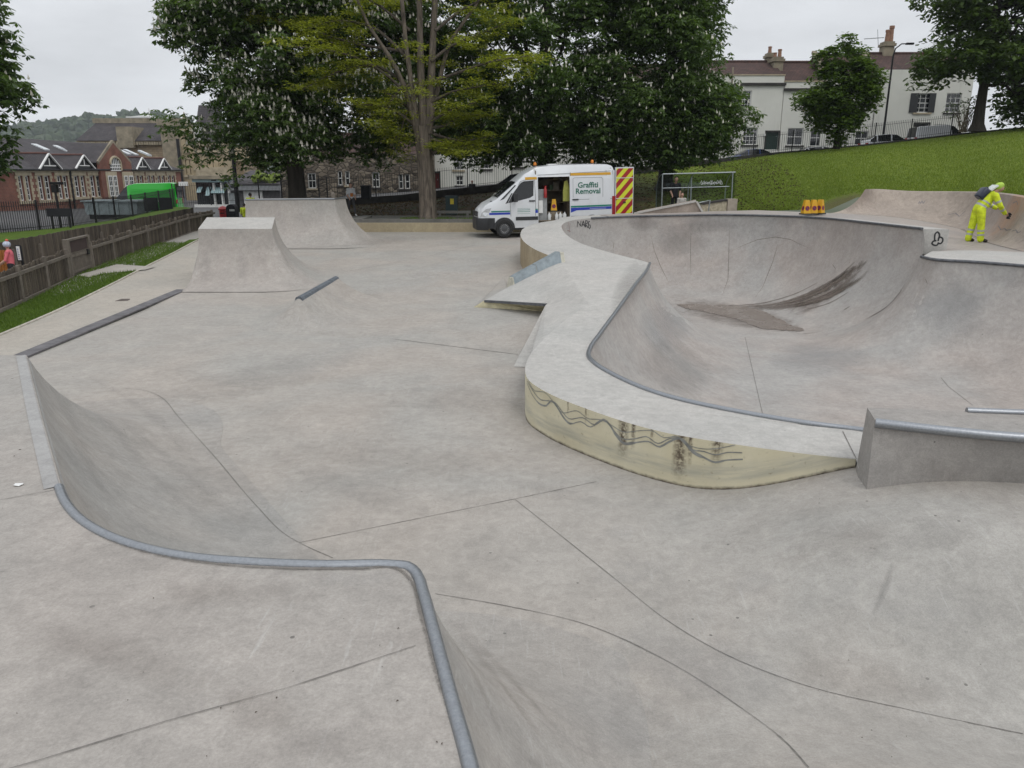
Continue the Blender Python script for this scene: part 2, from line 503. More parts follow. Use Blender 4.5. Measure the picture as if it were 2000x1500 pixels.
# inner edge of the deck runs on the rim itself
i0 = int(np.argmin(np.linalg.norm(RIM[:, :2] - np.array(rim_f[1][:2]), axis=1)))
i1 = int(np.argmin(np.linalg.norm(RIM[:, :2] - np.array(rim_b[0][:2]), axis=1)))
inner = [tuple(p) for p in RIM[i0:i1 + 1]]
mb = MB()
loop = [tuple(p) for p in OF] + [tuple(p) for p in OB] + inner[::-1] + [(3.68, 6.9, 0.52), (3.7, 6.3, 0.50), (3.04, 6.3, 0.49)]
mb.ngon(loop)
bowl_part(mb, 'rim_deck', M_DECK, 30, True)
# outer wall: vertical, with UVs measured along it
def skirt(pts, depth, name, mat, uv=True, u_zero=None, drop=None):
    P = np.asarray(pts); me = bpy.data.meshes.new(name)
    n = len(P); s = np.concatenate([[0], np.cumsum(np.linalg.norm(np.diff(P[:, :2], axis=0), axis=1))])
    if u_zero is not None: s = s - s[int(np.argmin(np.linalg.norm(P[:, :2] - np.array(u_zero), axis=1)))]
    nv = 5; V = []; F = []; UV = []
    base = [fz(p[0], p[1]) for p in P]
    for i in range(n):
        for k in range(nv):
            z = P[i, 2] + (base[i] - 0.15 - P[i, 2]) * k / (nv - 1)
            V.append((P[i, 0], P[i, 1], z)); UV.append((s[i], z - base[i]))
    for i in range(n - 1):
        for k in range(nv - 1):
            F.append((i*nv+k, i*nv+k+1, (i+1)*nv+k+1, (i+1)*nv+k))
    me.from_pydata(V, [], F); me.materials.append(mat)
    lay = me.uv_layers.new(name='wall')
    for li, lp in enumerate(me.loops): lay.data[li].uv = UV[lp.vertex_index]
    me.polygons.foreach_set('use_smooth', [True] * len(F)); me.update()
    o = link_mesh(name, me); PARK.append(o)
    o.parent = bowl; o.matrix_parent_inverse = Matrix.Translation(bowl.location).inverted()
    return o
ustain = at_z(1228, 823, 0.52)
iw = int(np.argmin(np.linalg.norm(OF[:, :2] - np.array(outer_f[9][:2]), axis=1)))
skirt(OF[:iw + 1], 0.6, 'outer_wall', M_CREAM, u_zero=(ustain.x, ustain.y))
skirt(OB, 0.9, 'outer_wall', concrete('stained_rim_wall', (0.46, 0.385, 0.26), (0.37, 0.295, 0.19), 1.6, streak=0.5), u_zero=(-50, 0))
# back deck and the right-hand platform
qb = [(11.3, 27.2, 1.60), (12.4, 27.4, 1.54), (13.4, 27.2, 1.46), (14.4, 26.6, 1.30), (14.55, 25.4, 1.2), (14.0, 23.9, 1.12), (13.45, 22.4, 1.1), (12.9, 20.6, 1.1), (12.6, 18.9, 1.1), (12.9, 17.0, 1.1)]
i2 = int(np.argmin(np.linalg.norm(RIM[:, :2] - np.array(rim_b[-1][:2]), axis=1)))
back = [tuple(p) for p in RIM[i1:i2 + 1]]
bn = RIM_N[i1:i2 + 1]
lip = [(p[0] - n[0] * 0.62, p[1] - n[1] * 0.62, p[2]) for p, n in zip(back, bn)]
mb = MB(); mb.loft([back, lip])
nl = len(lip); k0 = int(nl * 0.45)
mb.loft([lip[k0:], [(p[0], p[1], 1.0) for p in lip[k0:]]])
e0, e1 = Vector(back[-1]), Vector(lip[-1])
mb.add([e0, e1, (e1.x, e1.y, 1.0), (e0.x, e0.y, 1.0)], [(0, 1, 2, 3)])
bowl_part(mb, 'raised_lip', M_DECK, 30, True)
# wet paved deck behind the lip
mb = MB()
def decklvl(p): return p
dl = []
for i, p in enumerate(lip):
    tt = max(0, (i - k0) / max(1, nl - 1 - k0))
    dl.append((p[0] + bn[i][0] * 0.05, p[1] + bn[i][1] * 0.05, p[2] - 0.004 - 0.5 * tt))
mb.ngon(dl + [(10.1, 18.7, 1.096)] + [tuple(q) for q in catmull(qb, 0.4)[::-1]] + [(9.2, 29.6, 1.6), (6, 29.8, 1.5), (3.2, 29.6, 1.43)])
bowl_part(mb, 'back_deck', concrete('concrete_damp', (0.33, 0.30, 0.275), (0.37, 0.32, 0.28), 1.3, 0.6), 30, True)
j1 = int(np.argmin(np.linalg.norm(RIM[:, :2] - np.array(rim_r[-3][:2]), axis=1)))
plat = [tuple(p) for p in RIM[:j1 + 1]]
mb = MB(); mb.ngon(plat + [(5.6, 5.2, 1.0), (14.5, 5.2, 1.0), (14.5, 16.2, 1.1), (12.9, 17.02, 1.104), (12.45, 18.9, 1.104), (11.6, 19.4, 1.104), (10.4, 19.2, 1.104)])
bowl_part(mb, 'side_deck', M_DECK, 30, True)
# little kerb stub with the dark opening beside the doodle wall
a = at_z(1802, 487, 1.3)
# coping pipes
def pipe(pts, r, name, mat, lift=0.008, n=10):
    mb = MB(); mb.tube([(p[0], p[1], p[2] + lift) for p in pts], r, n)
    return bowl_part(mb, name, mat, 50, False, False)
def off(seg, nn, d): return [(p[0] + n[0] * d, p[1] + n[1] * d, p[2]) for p, n in zip(seg, nn)]
ic = int(np.argmin(np.linalg.norm(RIM[:, :2] - np.array(rim_f[13][:2]), axis=1)))
pipe(off(RIM[i0 - 2:ic], RIM_N[i0 - 2:ic], 0.012), 0.032, 'coping', M_STEEL)
pipe(off(RIM[i1 - 6:i2 + 1], RIM_N[i1 - 6:i2 + 1], 0.02), 0.034, 'coping', M_DARKSTEEL)
pipe(off(RIM[:45], RIM_N[:45], 0.012), 0.033, 'coping', M_DARKSTEEL)
j2 = int(np.argmin(np.linalg.norm(RIM[:, :2] - np.array(rim_r[-1][:2]), axis=1)))
pipe(off(RIM[j1:j2 + 1], RIM_N[j1:j2 + 1], 0.012), 0.032, 'coping', M_STEEL)

# ------------------------------------------------------------------ floor sheet with the bowl cut out
xs = np.arange(-17, 17.01, 0.14); ys = np.arange(-2, 35.3, 0.14)
X, Y = np.meshgrid(xs, ys)
Z = floor_z(X.ravel(), Y.ravel()).reshape(X.shape)
mid_out = [tuple(0.5 * (np.array(p) + np.array(RIM[np.argmin(np.linalg.norm(RIM[:, :2] - np.array(p[:2]), axis=1))]))) for p in OF[::4]] + \
          [tuple(0.5 * (np.array(p) + np.array(RIM[np.argmin(np.linalg.norm(RIM[:, :2] - np.array(p[:2]), axis=1))]))) for p in OB[::4]]
hole = mid_out + [(3, 29.2), (10.5, 29), (14.3, 25), (14.3, 6.1), (3.4, 6.55)]
_pz = lambda a, b, c: at_z(a, b, c)
hole2 = [(p.x, p.y) for p in (_pz(775, 660, 0), _pz(944, 588, 0.012), _pz(1000, 585, 0.1), _pz(1066, 595, 0.36), _pz(1040, 650, 0.05), _pz(1008, 705, 0), _pz(1006, 694, 0))]
XC = 0.25 * (X[:-1, :-1] + X[1:, :-1] + X[:-1, 1:] + X[1:, 1:]); YC = 0.25 * (Y[:-1, :-1] + Y[1:, :-1] + Y[:-1, 1:] + Y[1:, 1:])
keep = ~in_poly(XC, YC, hole)
keep &= ~((XC < -0.6) & (YC < 3.0)); keep &= ~((XC > 9) & (YC > 29))
W = X.shape[1]
F = [(j * W + i, j * W + i + 1, (j + 1) * W + i + 1, (j + 1) * W + i) for j, i in zip(*np.nonzero(keep))]
me = bpy.data.meshes.new('skatepark_floor')
me.from_pydata(np.stack([X.ravel(), Y.ravel(), Z.ravel()], 1).tolist(), [], F)
me.materials.append(M_FLOOR); me.polygons.foreach_set('use_smooth', [True] * len(F)); me.update()
floor = tag(link_mesh('skatepark_floor', me), kind='structure'); PARK.append(floor)

# bank, step and ledge between floor and rim
def flat(name, loops, mat, label, cat):
    mb = MB()
    for L in loops: mb.ngon(L)
    o = mb.build(name, mat, None, None, True); PARK.append(o)
    return tag(o, label, cat)
P = lambda a, b, c: at_z(a, b, c)
bank = thing('concrete_bank', 'low sloping concrete bank with a short cream step beside the bowl rim', 'skate bank', tuple(P(1000, 600, 0)))
def bank_part(mb, name, mat, smooth=None):
    o = mb.build(name, mat, None, smooth, True); PARK.append(o)
    o.parent = bank; o.matrix_parent_inverse = Matrix.Translation(bank.location).inverted()
    return o
pA, pB, pC, pD = P(990, 562, 0.28), P(944, 588, 0.20), P(1066, 595, 0.42), Vector(outer_f[-1])
pE = Vector(outer_b[0])
mb = MB(); rws = []
zc_ = (pC.z - pB.z) / (pD.z - pB.z)
for k in range(17):
    s = k / 16; es = 1 - (1 - s) ** 1.3
    fr_ = pB.lerp(pC, s / 0.5) if s < 0.5 else pC.lerp(pD, (s - 0.5) / 0.5)
    bk_ = pA.lerp(pE, s); bk_.z = pA.z + (pE.z - pA.z) * es
    rws.append([fr_.lerp(bk_, q / 10) for q in range(11)])
mb.loft(rws); bank_part(mb, 'upper_slope', M_DECK, 180)
pF, pG, pH = P(1062, 608, 0.17), P(1003, 716, 0.006), P(1030, 717, 0.006)
pI, pJ, pJ2 = P(770, 662, 0.006), P(925, 600, 0.04), P(946, 603.5, 0.03)
mb = MB(); mb.ngon([pJ2, pJ, pI, P(1012, 692, 0.006), pG, pF]); bank_part(mb, 'lower_slope', M_FLOOR)
mb = MB(); mb.ngon([pC, pG, pH, Vector(outer_f[8]) + Vector((0.02, 0, -0.01)), Vector(outer_f[9]) + Vector((0.02, 0, -0.01)), Vector(outer_f[10]), Vector(outer_f[11]), pD]); bank_part(mb, 'side_slope', M_DECK)
mb = MB(); mb.ngon([pB, pC, pF, pJ2]); bank_part(mb, 'step_riser', simple('cream_riser', (0.55, 0.5, 0.33), 0.75, 0, 0.3, 5, 0.3, 30))
E1, E2 = at_f(892, 595), at_f(984, 542)
mb = MB(); mb.ngon([pI, E1, pJ]); mb.ngon([E1, E2, pA, pB, pJ]); bank_part(mb, 'left_slope', M_FLOOR)
mb = MB(); mb.ngon([pB, pJ2, pJ]); bank_part(mb, 'riser_cheek', bpy.data.materials['cream_riser'])
mb = MB(); mb.bar(pB + Vector((0.05, -0.02, 0.0)), pC + Vector((0, -0.02, 0.0)), 0.07, 0.05); bank_part(mb, 'edge_bar', M_DARKSTEEL)
# ledge
la, lb = P(997, 563, 0.27), P(1087, 513, 0.80)
tdir = (lb - la); tdir.z = 0; tdir.normalize(); side = Vector((tdir.y, -tdir.x, 0))
ledge = thing('grind_ledge', 'steel clad trapezoid grind ledge rising beside the bowl rim wall', 'grind ledge', tuple(la))
def trap(p, g=0.0):
    return [p - side * (0.17 + g), p + side * (0.17 + g), p + side * (0.085 + g) + Vector((0, 0, 0.26 + g)), p - side * (0.085 + g) + Vector((0, 0, 0.26 + g))]
mb = MB(); A, B = trap(la), trap(lb + tdir * 0.15)
mb.add(A + B, [(0, 1, 2, 3), (7, 6, 5, 4), (0, 4, 5, 1), (1, 5, 6, 2), (2, 6, 7, 3), (3, 7, 4, 0)])
o = mb.build('concrete_core', M_CREAM if False else simple('pale_end_concrete', (0.5, 0.48, 0.4), 0.8, 0, 0.25, 8), None, None, True)
o.parent = ledge; o.matrix_parent_inverse = Matrix.Translation(ledge.location).inverted()
mb = MB()
for s0, s1 in ((0.02, 0.49), (0.5, 1.02)):
    A = trap(la.lerp(lb, s0), 0.006); B = trap(la.lerp(lb, s1), 0.006)
    mb.add(A + B, [(0, 4, 5, 1), (1, 5, 6, 2), (2, 6, 7, 3), (3, 7, 4, 0)])
o = mb.build('steel_cladding', simple('blue_grey_steel', (0.27, 0.31, 0.33), 0.45, 0.5, 0.2, 7), None, None, True)
o.parent = ledge; o.matrix_parent_inverse = Matrix.Translation(ledge.location).inverted()

# ------------------------------------------------------------------ foreground deck with quarter pipes
DZ = 1.3
dk = pz((52, 694, DZ), (85, 826, DZ), (120, 950, DZ)) 
dk2 = pz((120, 950, DZ), (132, 978, DZ), (165, 1015, DZ), (245, 1056, DZ), (370, 1085, DZ), (500, 1096, DZ), (640, 1101, DZ), (775, 1101, DZ), (800, 1104, DZ), (818, 1118, DZ), (830, 1150, DZ), (850, 1220, DZ), (888, 1360, DZ), (930, 1510, DZ)) + [(-0.02, 1.4, DZ), (0.16, 0.4, DZ), (0.42, -1.2, DZ)]
EDGE = np.concatenate([catmull(dk, 0.12)[:-1], catmull(dk2, 0.06)])
EN = plan_normals(EDGE, 1, 0.35)
if EN[5][0] < 0: EN = -EN
# the far end fans out round the corner
c0 = EDGE[0]; a0 = math.atan2(EN[0][1], EN[0][0])
fan = []; fann = []; fsc = []
for k in range(18, 0, -1):
    an = a0 + (R(150) - a0) * k / 18; fan.append(c0)
    fann.append((math.cos(an), math.sin(an))); s_ = min(1, k / 10); fsc.append(1 + 0.75 * s_ * s_ * (3 - 2 * s_))
path = np.concatenate([np.array(fan), EDGE]); nn = np.concatenate([np.array(fann), EN])
sc = np.array(fsc + [1.0] * len(EDGE))
rows = arc_rows(path, nn, lambda p: 0.004, 1.75, 14, sc)
deck = thing('ramp_deck', 'raised concrete deck with a curved quarter pipe and steel coping along its edge', 'skate ramp', (-3, 3, 0))
def deck_part(mb, name, mat, smooth=None, park=True, fixn=True):
    o = mb.build(name, mat, None, smooth, fixn)
    if park: PARK.append(o)
    o.parent = deck; o.matrix_parent_inverse = Matrix.Translation(deck.location).inverted()
    return o
mb = MB(); mb.loft(rows); deck_part(mb, 'transition', M_TRANS, 50)
mb = MB()
loop = [tuple(p) for p in EDGE] + [(0.42, -3, DZ), (-13, -3, DZ), (-13, c0[1] + 0.05, DZ)]
mb.ngon(loop); deck_part(mb, 'platform', M_RAMP)
mb = MB(); mb.add([(-13, c0[1] + 0.05, DZ), tuple(c0), (c0[0], c0[1], -0.1), (-13, c0[1] + 0.05, -0.1)], [(0, 1, 2, 3)])
deck_part(mb, 'back_wall', M_RAMP)
cop = catmull(dk2, 0.06)
cn = EN[-len(cop):]
mb = MB(); mb.tube([(p[0] - n[0] * 0.012, p[1] - n[1] * 0.012, DZ - 0.005) for p, n in zip(cop, cn)], 0.027, 14)
deck_part(mb, 'coping', M_STEEL, 50, False, False)
ed = catmull(dk, 0.12); en = EN[:len(ed)]
mb = MB(); w = 0.085
mb.loft([[(p[0] - n[0] * w, p[1] - n[1] * w, DZ + 0.004) for p, n in zip(ed, en)], [(p[0] - n[0] * 0.01, p[1] - n[1] * 0.01, DZ + 0.006) for p, n in zip(ed, en)], [(p[0] + n[0] * 0.02, p[1] + n[1] * 0.02, DZ - 0.05) for p, n in zip(ed, en)]])
deck_part(mb, 'worn_edge', concrete('worn_edge_concrete', (0.365, 0.36, 0.35), (0.345, 0.335, 0.325), 0.9), 30)

# ------------------------------------------------------------------ free-standing ramps
def quarter(name, label, fl, fr, br, bl, rc, ftop=None, coping=None, nfan=9):
    """platform with curved faces to the front and the right, joined round the corner"""
    pts = []; nrm = []
    f = (Vector(fr) - Vector(fl)); f.z = 0; fn = Vector((f.y, -f.x, 0)).normalized()
    r = (Vector(br) - Vector(fr)); r.z = 0; rn = Vector((r.y, -r.x, 0)).normalized()
    for k in range(9):
        pts.append(Vector(fl).lerp(Vector(fr), k / 8)); nrm.append(fn)
    for k in range(1, nfan):
        pts.append(Vector(fr)); nrm.append(fn.lerp(rn, k / nfan).normalized())
    for k in range(9):
        pts.append(Vector(fr).lerp(Vector(br), k / 8)); nrm.append(rn)
    rows = arc_rows(pts, nrm, lambda p: fz(p[0], p[1] - 1.2) + 0.004, rc, 14)
    t_ = thing(name, label, 'skate ramp', (fl[0], fl[1], fz(fl[0], fl[1])))
    inv = Matrix.Translation(t_.location).inverted()
    def part(mb, nm, mat, sm=None, park=True):
        o = mb.build(nm, mat, None, sm, True)
        if park: PARK.append(o)
        o.parent = t_; o.matrix_parent_inverse = inv; return o
    mb = MB(); mb.loft(rows); part(mb, 'transition', M_RAMP, 40)
    mb = MB(); mb.ngon([fl, fr, br, bl]); part(mb, 'top', M_DECK)
    # solid left cheek and back
    prof = rows[0]; zb = -0.1
    mb = MB(); mb.ngon([(p[0], p[1], p[2]) for p in prof] + [(prof[-1][0], prof[-1][1], zb), (bl[0], bl[1], zb), tuple(bl)])
    prof = rows[-1]
    mb.ngon([(p[0], p[1], p[2]) for p in prof] + [(prof[-1][0], prof[-1][1], zb), (bl[0], bl[1], zb), tuple(bl)])
    part(mb, 'cheek', M_RAMP)
    if coping:
        mb = MB(); mb.tube([Vector(fl) + fn * 0.0, Vector(fr)], 0.03, 8); mb.tube([Vector(fr), Vector(br)], 0.03, 8)
        part(mb, 'coping', M_STEEL, 50, False)
    return t_
dF, dB = 20.9, 22.6
f1, f2 = at_y(387, 447, dF), at_y(531, 447, dF)
b1, b2 = at_y(404, 424.5, dB), at_y(537, 424.5, dB)
quarter('funbox_ramp', 'steep flat topped concrete ramp beside the lawn and picket fence', f1, f2, b2, b1, 1.62)
g1, g2 = at_y(479, 390, 30.0), at_y(653, 388.5, 30.0)
g3, g4 = g2 + Vector((0.15, 1.3, 0.0)), g1 + Vector((0.1, 1.3, 0.0))
quarter('tall_quarter_pipe', 'tall concrete quarter pipe in front of the blossoming chestnut trunk', g1, g2, g3, g4, 1.8, coping=True)

# ridge with a rail on top
ra, rb = at_y(585, 583, 15.5), at_y(655, 544, 18.1)
def ring(d, fr):
    out = []
    ax = Vector((rb.x - ra.x, rb.y - ra.y, 0)).normalized(); r_ = Vector((ax.y, -ax.x, 0))
    zt = None
    for k in range(13):      # round the near end, from right to left
        an = math.pi * k / 12
        out.append((ra + r_ * (math.cos(an) * d[0]) - ax * (math.sin(an) * d[1]), 0))
    for k in range(13):
        an = math.pi * k / 12
        out.append((rb - r_ * (math.cos(an) * d[2]) + ax * (math.sin(an) * d[3]), 1))
    res = []
    for i, (p, e) in enumerate(out):
        h = (ra.z if i < 13 else rb.z)
        f0 = fz(p.x, p.y)
        res.append((p.x, p.y, f0 + (0.005 if fr > 0 else -0.012) + (h - f0) * fr))
    return res
mb = MB(); rows = []
for k in range(15):
    s = k / 14
    fr = (1 - s) ** 2.3
    rows.append(ring([0.06 + s * 0.95, 0.06 + s * 1.1, 0.06 + s * 1.5, 0.06 + s * 0.9], fr))
mb.loft(rows, closed=True); mb.ngon(rows[0])
ridge = thing('rail_hump', 'small concrete hump topped by a worn steel rail in the middle of the floor', 'skate hump', (ra.x, ra.y, 0))
o = mb.build('hump', M_FLOOR, None, 60, True); PARK.append(o); o.parent = ridge; o.matrix_parent_inverse = Matrix.Translation(ridge.location).inverted()
mb = MB(); mb.tube([ra + Vector((0, -0.06, -0.03)), rb + Vector((0, 0.06, -0.03))], 0.085, 8)
o = mb.build('rail', simple('worn_rail', (0.17, 0.19, 0.215), 0.45, 0.5, 0.25, 8), None, 30); o.parent = ridge; o.matrix_parent_inverse = Matrix.Translation(ridge.location).inverted()

# block with coping on the near rim of the bowl
blk = thing('coping_block', 'squat grey concrete wall block with a fat steel coping along its top', 'skate block', (3.0, 6.0, 0.4))
inv = Matrix.Translation(blk.location).inverted()
tf = [at_z(1709, 820, 1.03), at_z(1850, 836, 1.03), at_z(2000, 849, 1.03), Vector((4.9, 5.62, 1.03)), Vector((6.2, 5.5, 1.03))]
tb = [at_z(1694, 796, 1.01), at_z(1890, 804, 1.0), Vector((4.38, 6.25, 1.0)), Vector((5.6, 6.33, 1.0)), Vector((6.4, 6.5, 1.0))]
bf = [Vector((2.95, 5.92, 0.2)), at_z(1850, 952, 0.5), at_z(2000, 955, 0.54), Vector((4.95, 5.42, 0.5)), Vector((6.2, 5.3, 0.5))]
bf = [Vector((p.x, p.y, fz(p.x, p.y) - 0.06)) for p in bf]
bb = [Vector((3.09, 6.5, 0.2))]
mb = MB()
mids = []
TF = [Vector(q) for q in catmull([tuple(p) for p in tf], 0.15)]; BF = [Vector(q) for q in catmull([tuple(p) for p in bf], 0.15)]
n_ = 24
def resamp(L, n):
    A_ = np.array([tuple(p) for p in L]); s_ = np.concatenate([[0], np.cumsum(np.linalg.norm(np.diff(A_, axis=0), axis=1))])
    return [Vector([np.interp(q, s_, A_[:, k]) for k in range(3)]) for q in np.linspace(0, s_[-1], n)]
TF = resamp(TF, n_); BF = resamp(BF, n_); TB = resamp([Vector(q) for q in catmull([tuple(p) for p in tb], 0.15)], n_)
rr = []
for k in range(7):
    s = k / 6
    rr.append([b.lerp(t_, s ** 1.0) + Vector((0, -0.05 * math.sin(math.pi * s) * 0, 0)) for b, t_ in zip(BF, TF)])
mb.loft(rr)
mb.loft([TF, TB])
mb.loft([TB, [p + Vector((0, 0.0, -1.0)) for p in TB]])
mb.add([BF[0], TF[0], TB[0], (TB[0].x - 0.05, TB[0].y, 0.1), (3.05, 6.42, 0.1)], [(0, 1, 2, 3, 4)])
o = mb.build('block', concrete('block_concrete', (0.30, 0.29, 0.275), (0.33, 0.305, 0.28), 1.2), None, 30, True); PARK.append(o); o.parent = blk; o.matrix_parent_inverse = inv
mb = MB(); mb.tube([p + Vector((0, -0.012, -0.022)) for p in TF], 0.04, 12)
o = mb.build('coping', M_STEEL, None, 50); o.parent = blk; o.matrix_parent_inverse = inv

# curved wall ride at the back
qt = [(12.6, 28.3, 2.36), (13.2, 28.65, 2.36), (14.2, 28.5, 2.30), (15.3, 27.8, 2.30), (15.5, 25.9, 2.33), (14.8, 23.8, 2.34), (14.2, 22.2, 2.32), (13.65, 20.4, 2.28), (13.35, 18.8, 2.24), (13.7, 16.8, 2.2)]
qbx = [(11.0, 27.3, 1.6), (12.2, 27.45, 1.55)] + qb[2:]
QB = resamp([Vector(q) for q in catmull(qbx, 0.2)], 60); QT = resamp([Vector(q) for q in catmull(qt, 0.2)], 60)
wr = thing('curved_wall_ride', 'long curved buff concrete wall ride at the foot of the grass hill', 'skate ramp', (13.5, 24, 1.2))
inv = Matrix.Translation(wr.location).inverted()
rows = []
for i in range(60):
    b, t_ = QB[i], QT[i]; row = []
    d = t_ - b
    for k in range(13):
        s = k / 12; a = s * R(68)
        hx = math.sin(a) / math.sin(R(68)); hz = (1 - math.cos(a)) / (1 - math.cos(R(68)))
        row.append((b.x + d.x * hx, b.y + d.y * hx, b.z + 0.004 + d.z * hz))
    o2 = Vector((d.x, d.y, 0)).normalized()
    # rolled-over crown, wider beyond the first bay
    cw = 0.12 if i < 14 else 0.4
    row.append(tuple(t_ + o2 * 0.08 + Vector((0, 0, 0.03)))); row.append(tuple(t_ + o2 * cw + Vector((0, 0, 0.0)))); row.append(tuple(t_ + o2 * (cw + 0.1) + Vector((0, 0, -0.5))))
    rows.append(row)
mb = MB(); mb.loft(rows); mb.ngon([rows[0][k] for k in range(16)] + [(QB[0].x + 1.6, QB[0].y + 1.0, 1.3)])
o = mb.build('transition', M_BUFF, None, 40, True); PARK.append(o); o.parent = wr; o.matrix_parent_inverse = inv

# ------------------------------------------------------------------ marks laid on the concrete
def world_bvh(objs):
    V = []; Fc = []
    for o in objs:
        b = len(V); Mw = Matrix.Identity(4)
        V.extend([v.co.copy() for v in o.data.vertices]); Fc.extend([tuple(b + i for i in p.vertices) for p in o.data.polygons])
    return BVHTree.FromPolygons(V, Fc)
BVH = world_bvh(PARK)
CAMP = Vector((0, 0, CAM_Z))
def hit(px, py):
    d = ray(px, py).normalized(); loc, n, i, dist = BVH.ray_cast(CAMP, d)
    if loc is None: return None, None
    if n.dot(d) > 0: n = -n
    return loc, n
def dense(pts, step=7):
    out = []
    for (a, b) in zip(pts[:-1], pts[1:]):
        n = max(1, int(math.hypot(b[0]-a[0], b[1]-a[1]) / step))
        for k in range(n):
            out.append((a[0] + (b[0]-a[0]) * k / n, a[1] + (b[1]-a[1]) * k / n))
    return out + [pts[-1]]
def smoothpx(pts, step=7): return [tuple(p) for p in catmull([(a, b) for a, b in pts], step)]
def ribbon(mb, pts, w, lift=0.004, taper=False, maxjump=0.6):
    H = []
    for p in pts:
        l, n = hit(*p)
        if l is not None: H.append((l, n))
    run = []
    def flush(run):
        if len(run) < 2: return
        rows = [[], []]
        for i, (l, n) in enumerate(run):
            t_ = (run[min(i+1, len(run)-1)][0] - run[max(i-1, 0)][0])
            if t_.length < 1e-6: t_ = Vector((1, 0, 0))
            s_ = n.cross(t_).normalized()
            ww = w[min(len(w)-1, int(i / len(run) * len(w)))] if hasattr(w, '__len__') else w
            if taper: ww = ww * max(0.08, math.sin(math.pi * i / (len(run) - 1)))
            rows[0].append(l + n * lift - s_ * ww / 2); rows[1].append(l + n * lift + s_ * ww / 2)
        mb.loft(rows)
    for h in H:
        if run and (h[0] - run[-1][0]).length > maxjump: flush(run); run = []
        run.append(h)
    flush(run)
def marks(name, lines, w, mat, parent, lift=0.004, smooth=False, taper=False, step=6):
    for L in lines:
        mb = MB(); ribbon(mb, smoothpx(L, step) if smooth else dense(L, step), w, lift, taper)
        if not mb.v: continue
        o = mb.build(name, mat, None, None)
        if parent is not None:
            o.parent = parent; o.matrix_parent_inverse = Matrix.Translation(parent.location).inverted()
marks('joint', [[(585, 1060), (1005, 975)], [(1005, 975), (1165, 941)],
    [(245, 759), (290, 765), (318, 778), (345, 810), (420, 893), (500, 987), (560, 1046), (590, 1063), (650, 1090)],
    [(1005, 975), (1100, 1050), (1200, 1130), (1300, 1210), (1400, 1270), (1560, 1335), (1780, 1388), (1998, 1434)],
    [(850, 1160), (1000, 1186), (1150, 1222), (1300, 1290), (1450, 1385), (1540, 1455), (1580, 1500)]], [0.005, 0.007, 0.004, 0.006, 0.008, 0.005, 0.006, 0.004, 0.007], M_JOINT, floor, smooth=True)
marks('joint', [[(585, 484), (650, 481), (745, 475), (800, 470), (900, 466)], [(660, 533), (690, 528), (760, 515), (850, 497), (930, 478)],
    [(690, 640), (780, 641)], [(395, 636), (470, 637)]], 0.009, M_JOINT, floor, step=5)
marks('joint', [[(0, 977), (120, 955)], [(10, 1505), (80, 1485), (330, 1408), (560, 1345), (812, 1262)]], [0.003, 0.005, 0.003, 0.004, 0.002, 0.005, 0.003], M_JOINT, deck)
marks('joint', [[(1455, 658), (1491, 816)], [(1838, 738), (1852, 755), (1900, 792)], [(1646, 843), (1672, 896)]], 0.010, M_JOINT, bowl)
marks('crack', [[(1423, 493), (1450, 480), (1480, 468), (1515, 463), (1545, 468), (1560, 476), (1584, 486)], [(1522, 467), (1510, 510), (1490, 560), (1470, 588)],
    [(1270, 455), (1278, 490), (1290, 520), (1310, 560)], [(1349, 450), (1349, 540)], [(1200, 470), (1196, 495)], [(1425, 435), (1422, 545), (1408, 585)],
    [(1625, 515), (1632, 525), (1630, 535)], [(1806, 540), (1812, 556)]], 0.022, M_CRACK, bowl, smooth=False, taper=True)
marks('crack', [[(1880, 447), (1905, 462), (1930, 474), (1960, 482), (1998, 491)]], 0.03, M_CRACK, wr)
# water: puddle on the bowl floor and runs on the curve
wet_runs = [([(1500, 600), (1560, 585), (1620, 560), (1670, 525), (1702, 508)], 0.26), ([(1480, 606), (1560, 596), (1640, 566), (1690, 535), (1703, 512)], 0.2),
    ([(1520, 592), (1580, 572), (1640, 538), (1676, 506)], 0.10), ([(1400, 598), (1500, 590), (1560, 571), (1610, 545)], 0.06), ([(1420, 603), (1520, 598), (1600, 578)], 0.10),
    ([(1560, 608), (1620, 592), (1665, 566)], 0.05), ([(1690, 625), (1735, 597), (1760, 568), (1768, 555)], 0.12), ([(1645, 608), (1665, 596)], 0.04),
    ([(1330, 600), (1420, 597), (1500, 596)], 0.07), ([(1540, 592), (1610, 566), (1655, 535), (1680, 512)], 0.16), ([(1550, 599), (1630, 575), (1685, 541)], 0.17), ([(1530, 600), (1600, 588), (1650, 563)], 0.15)]

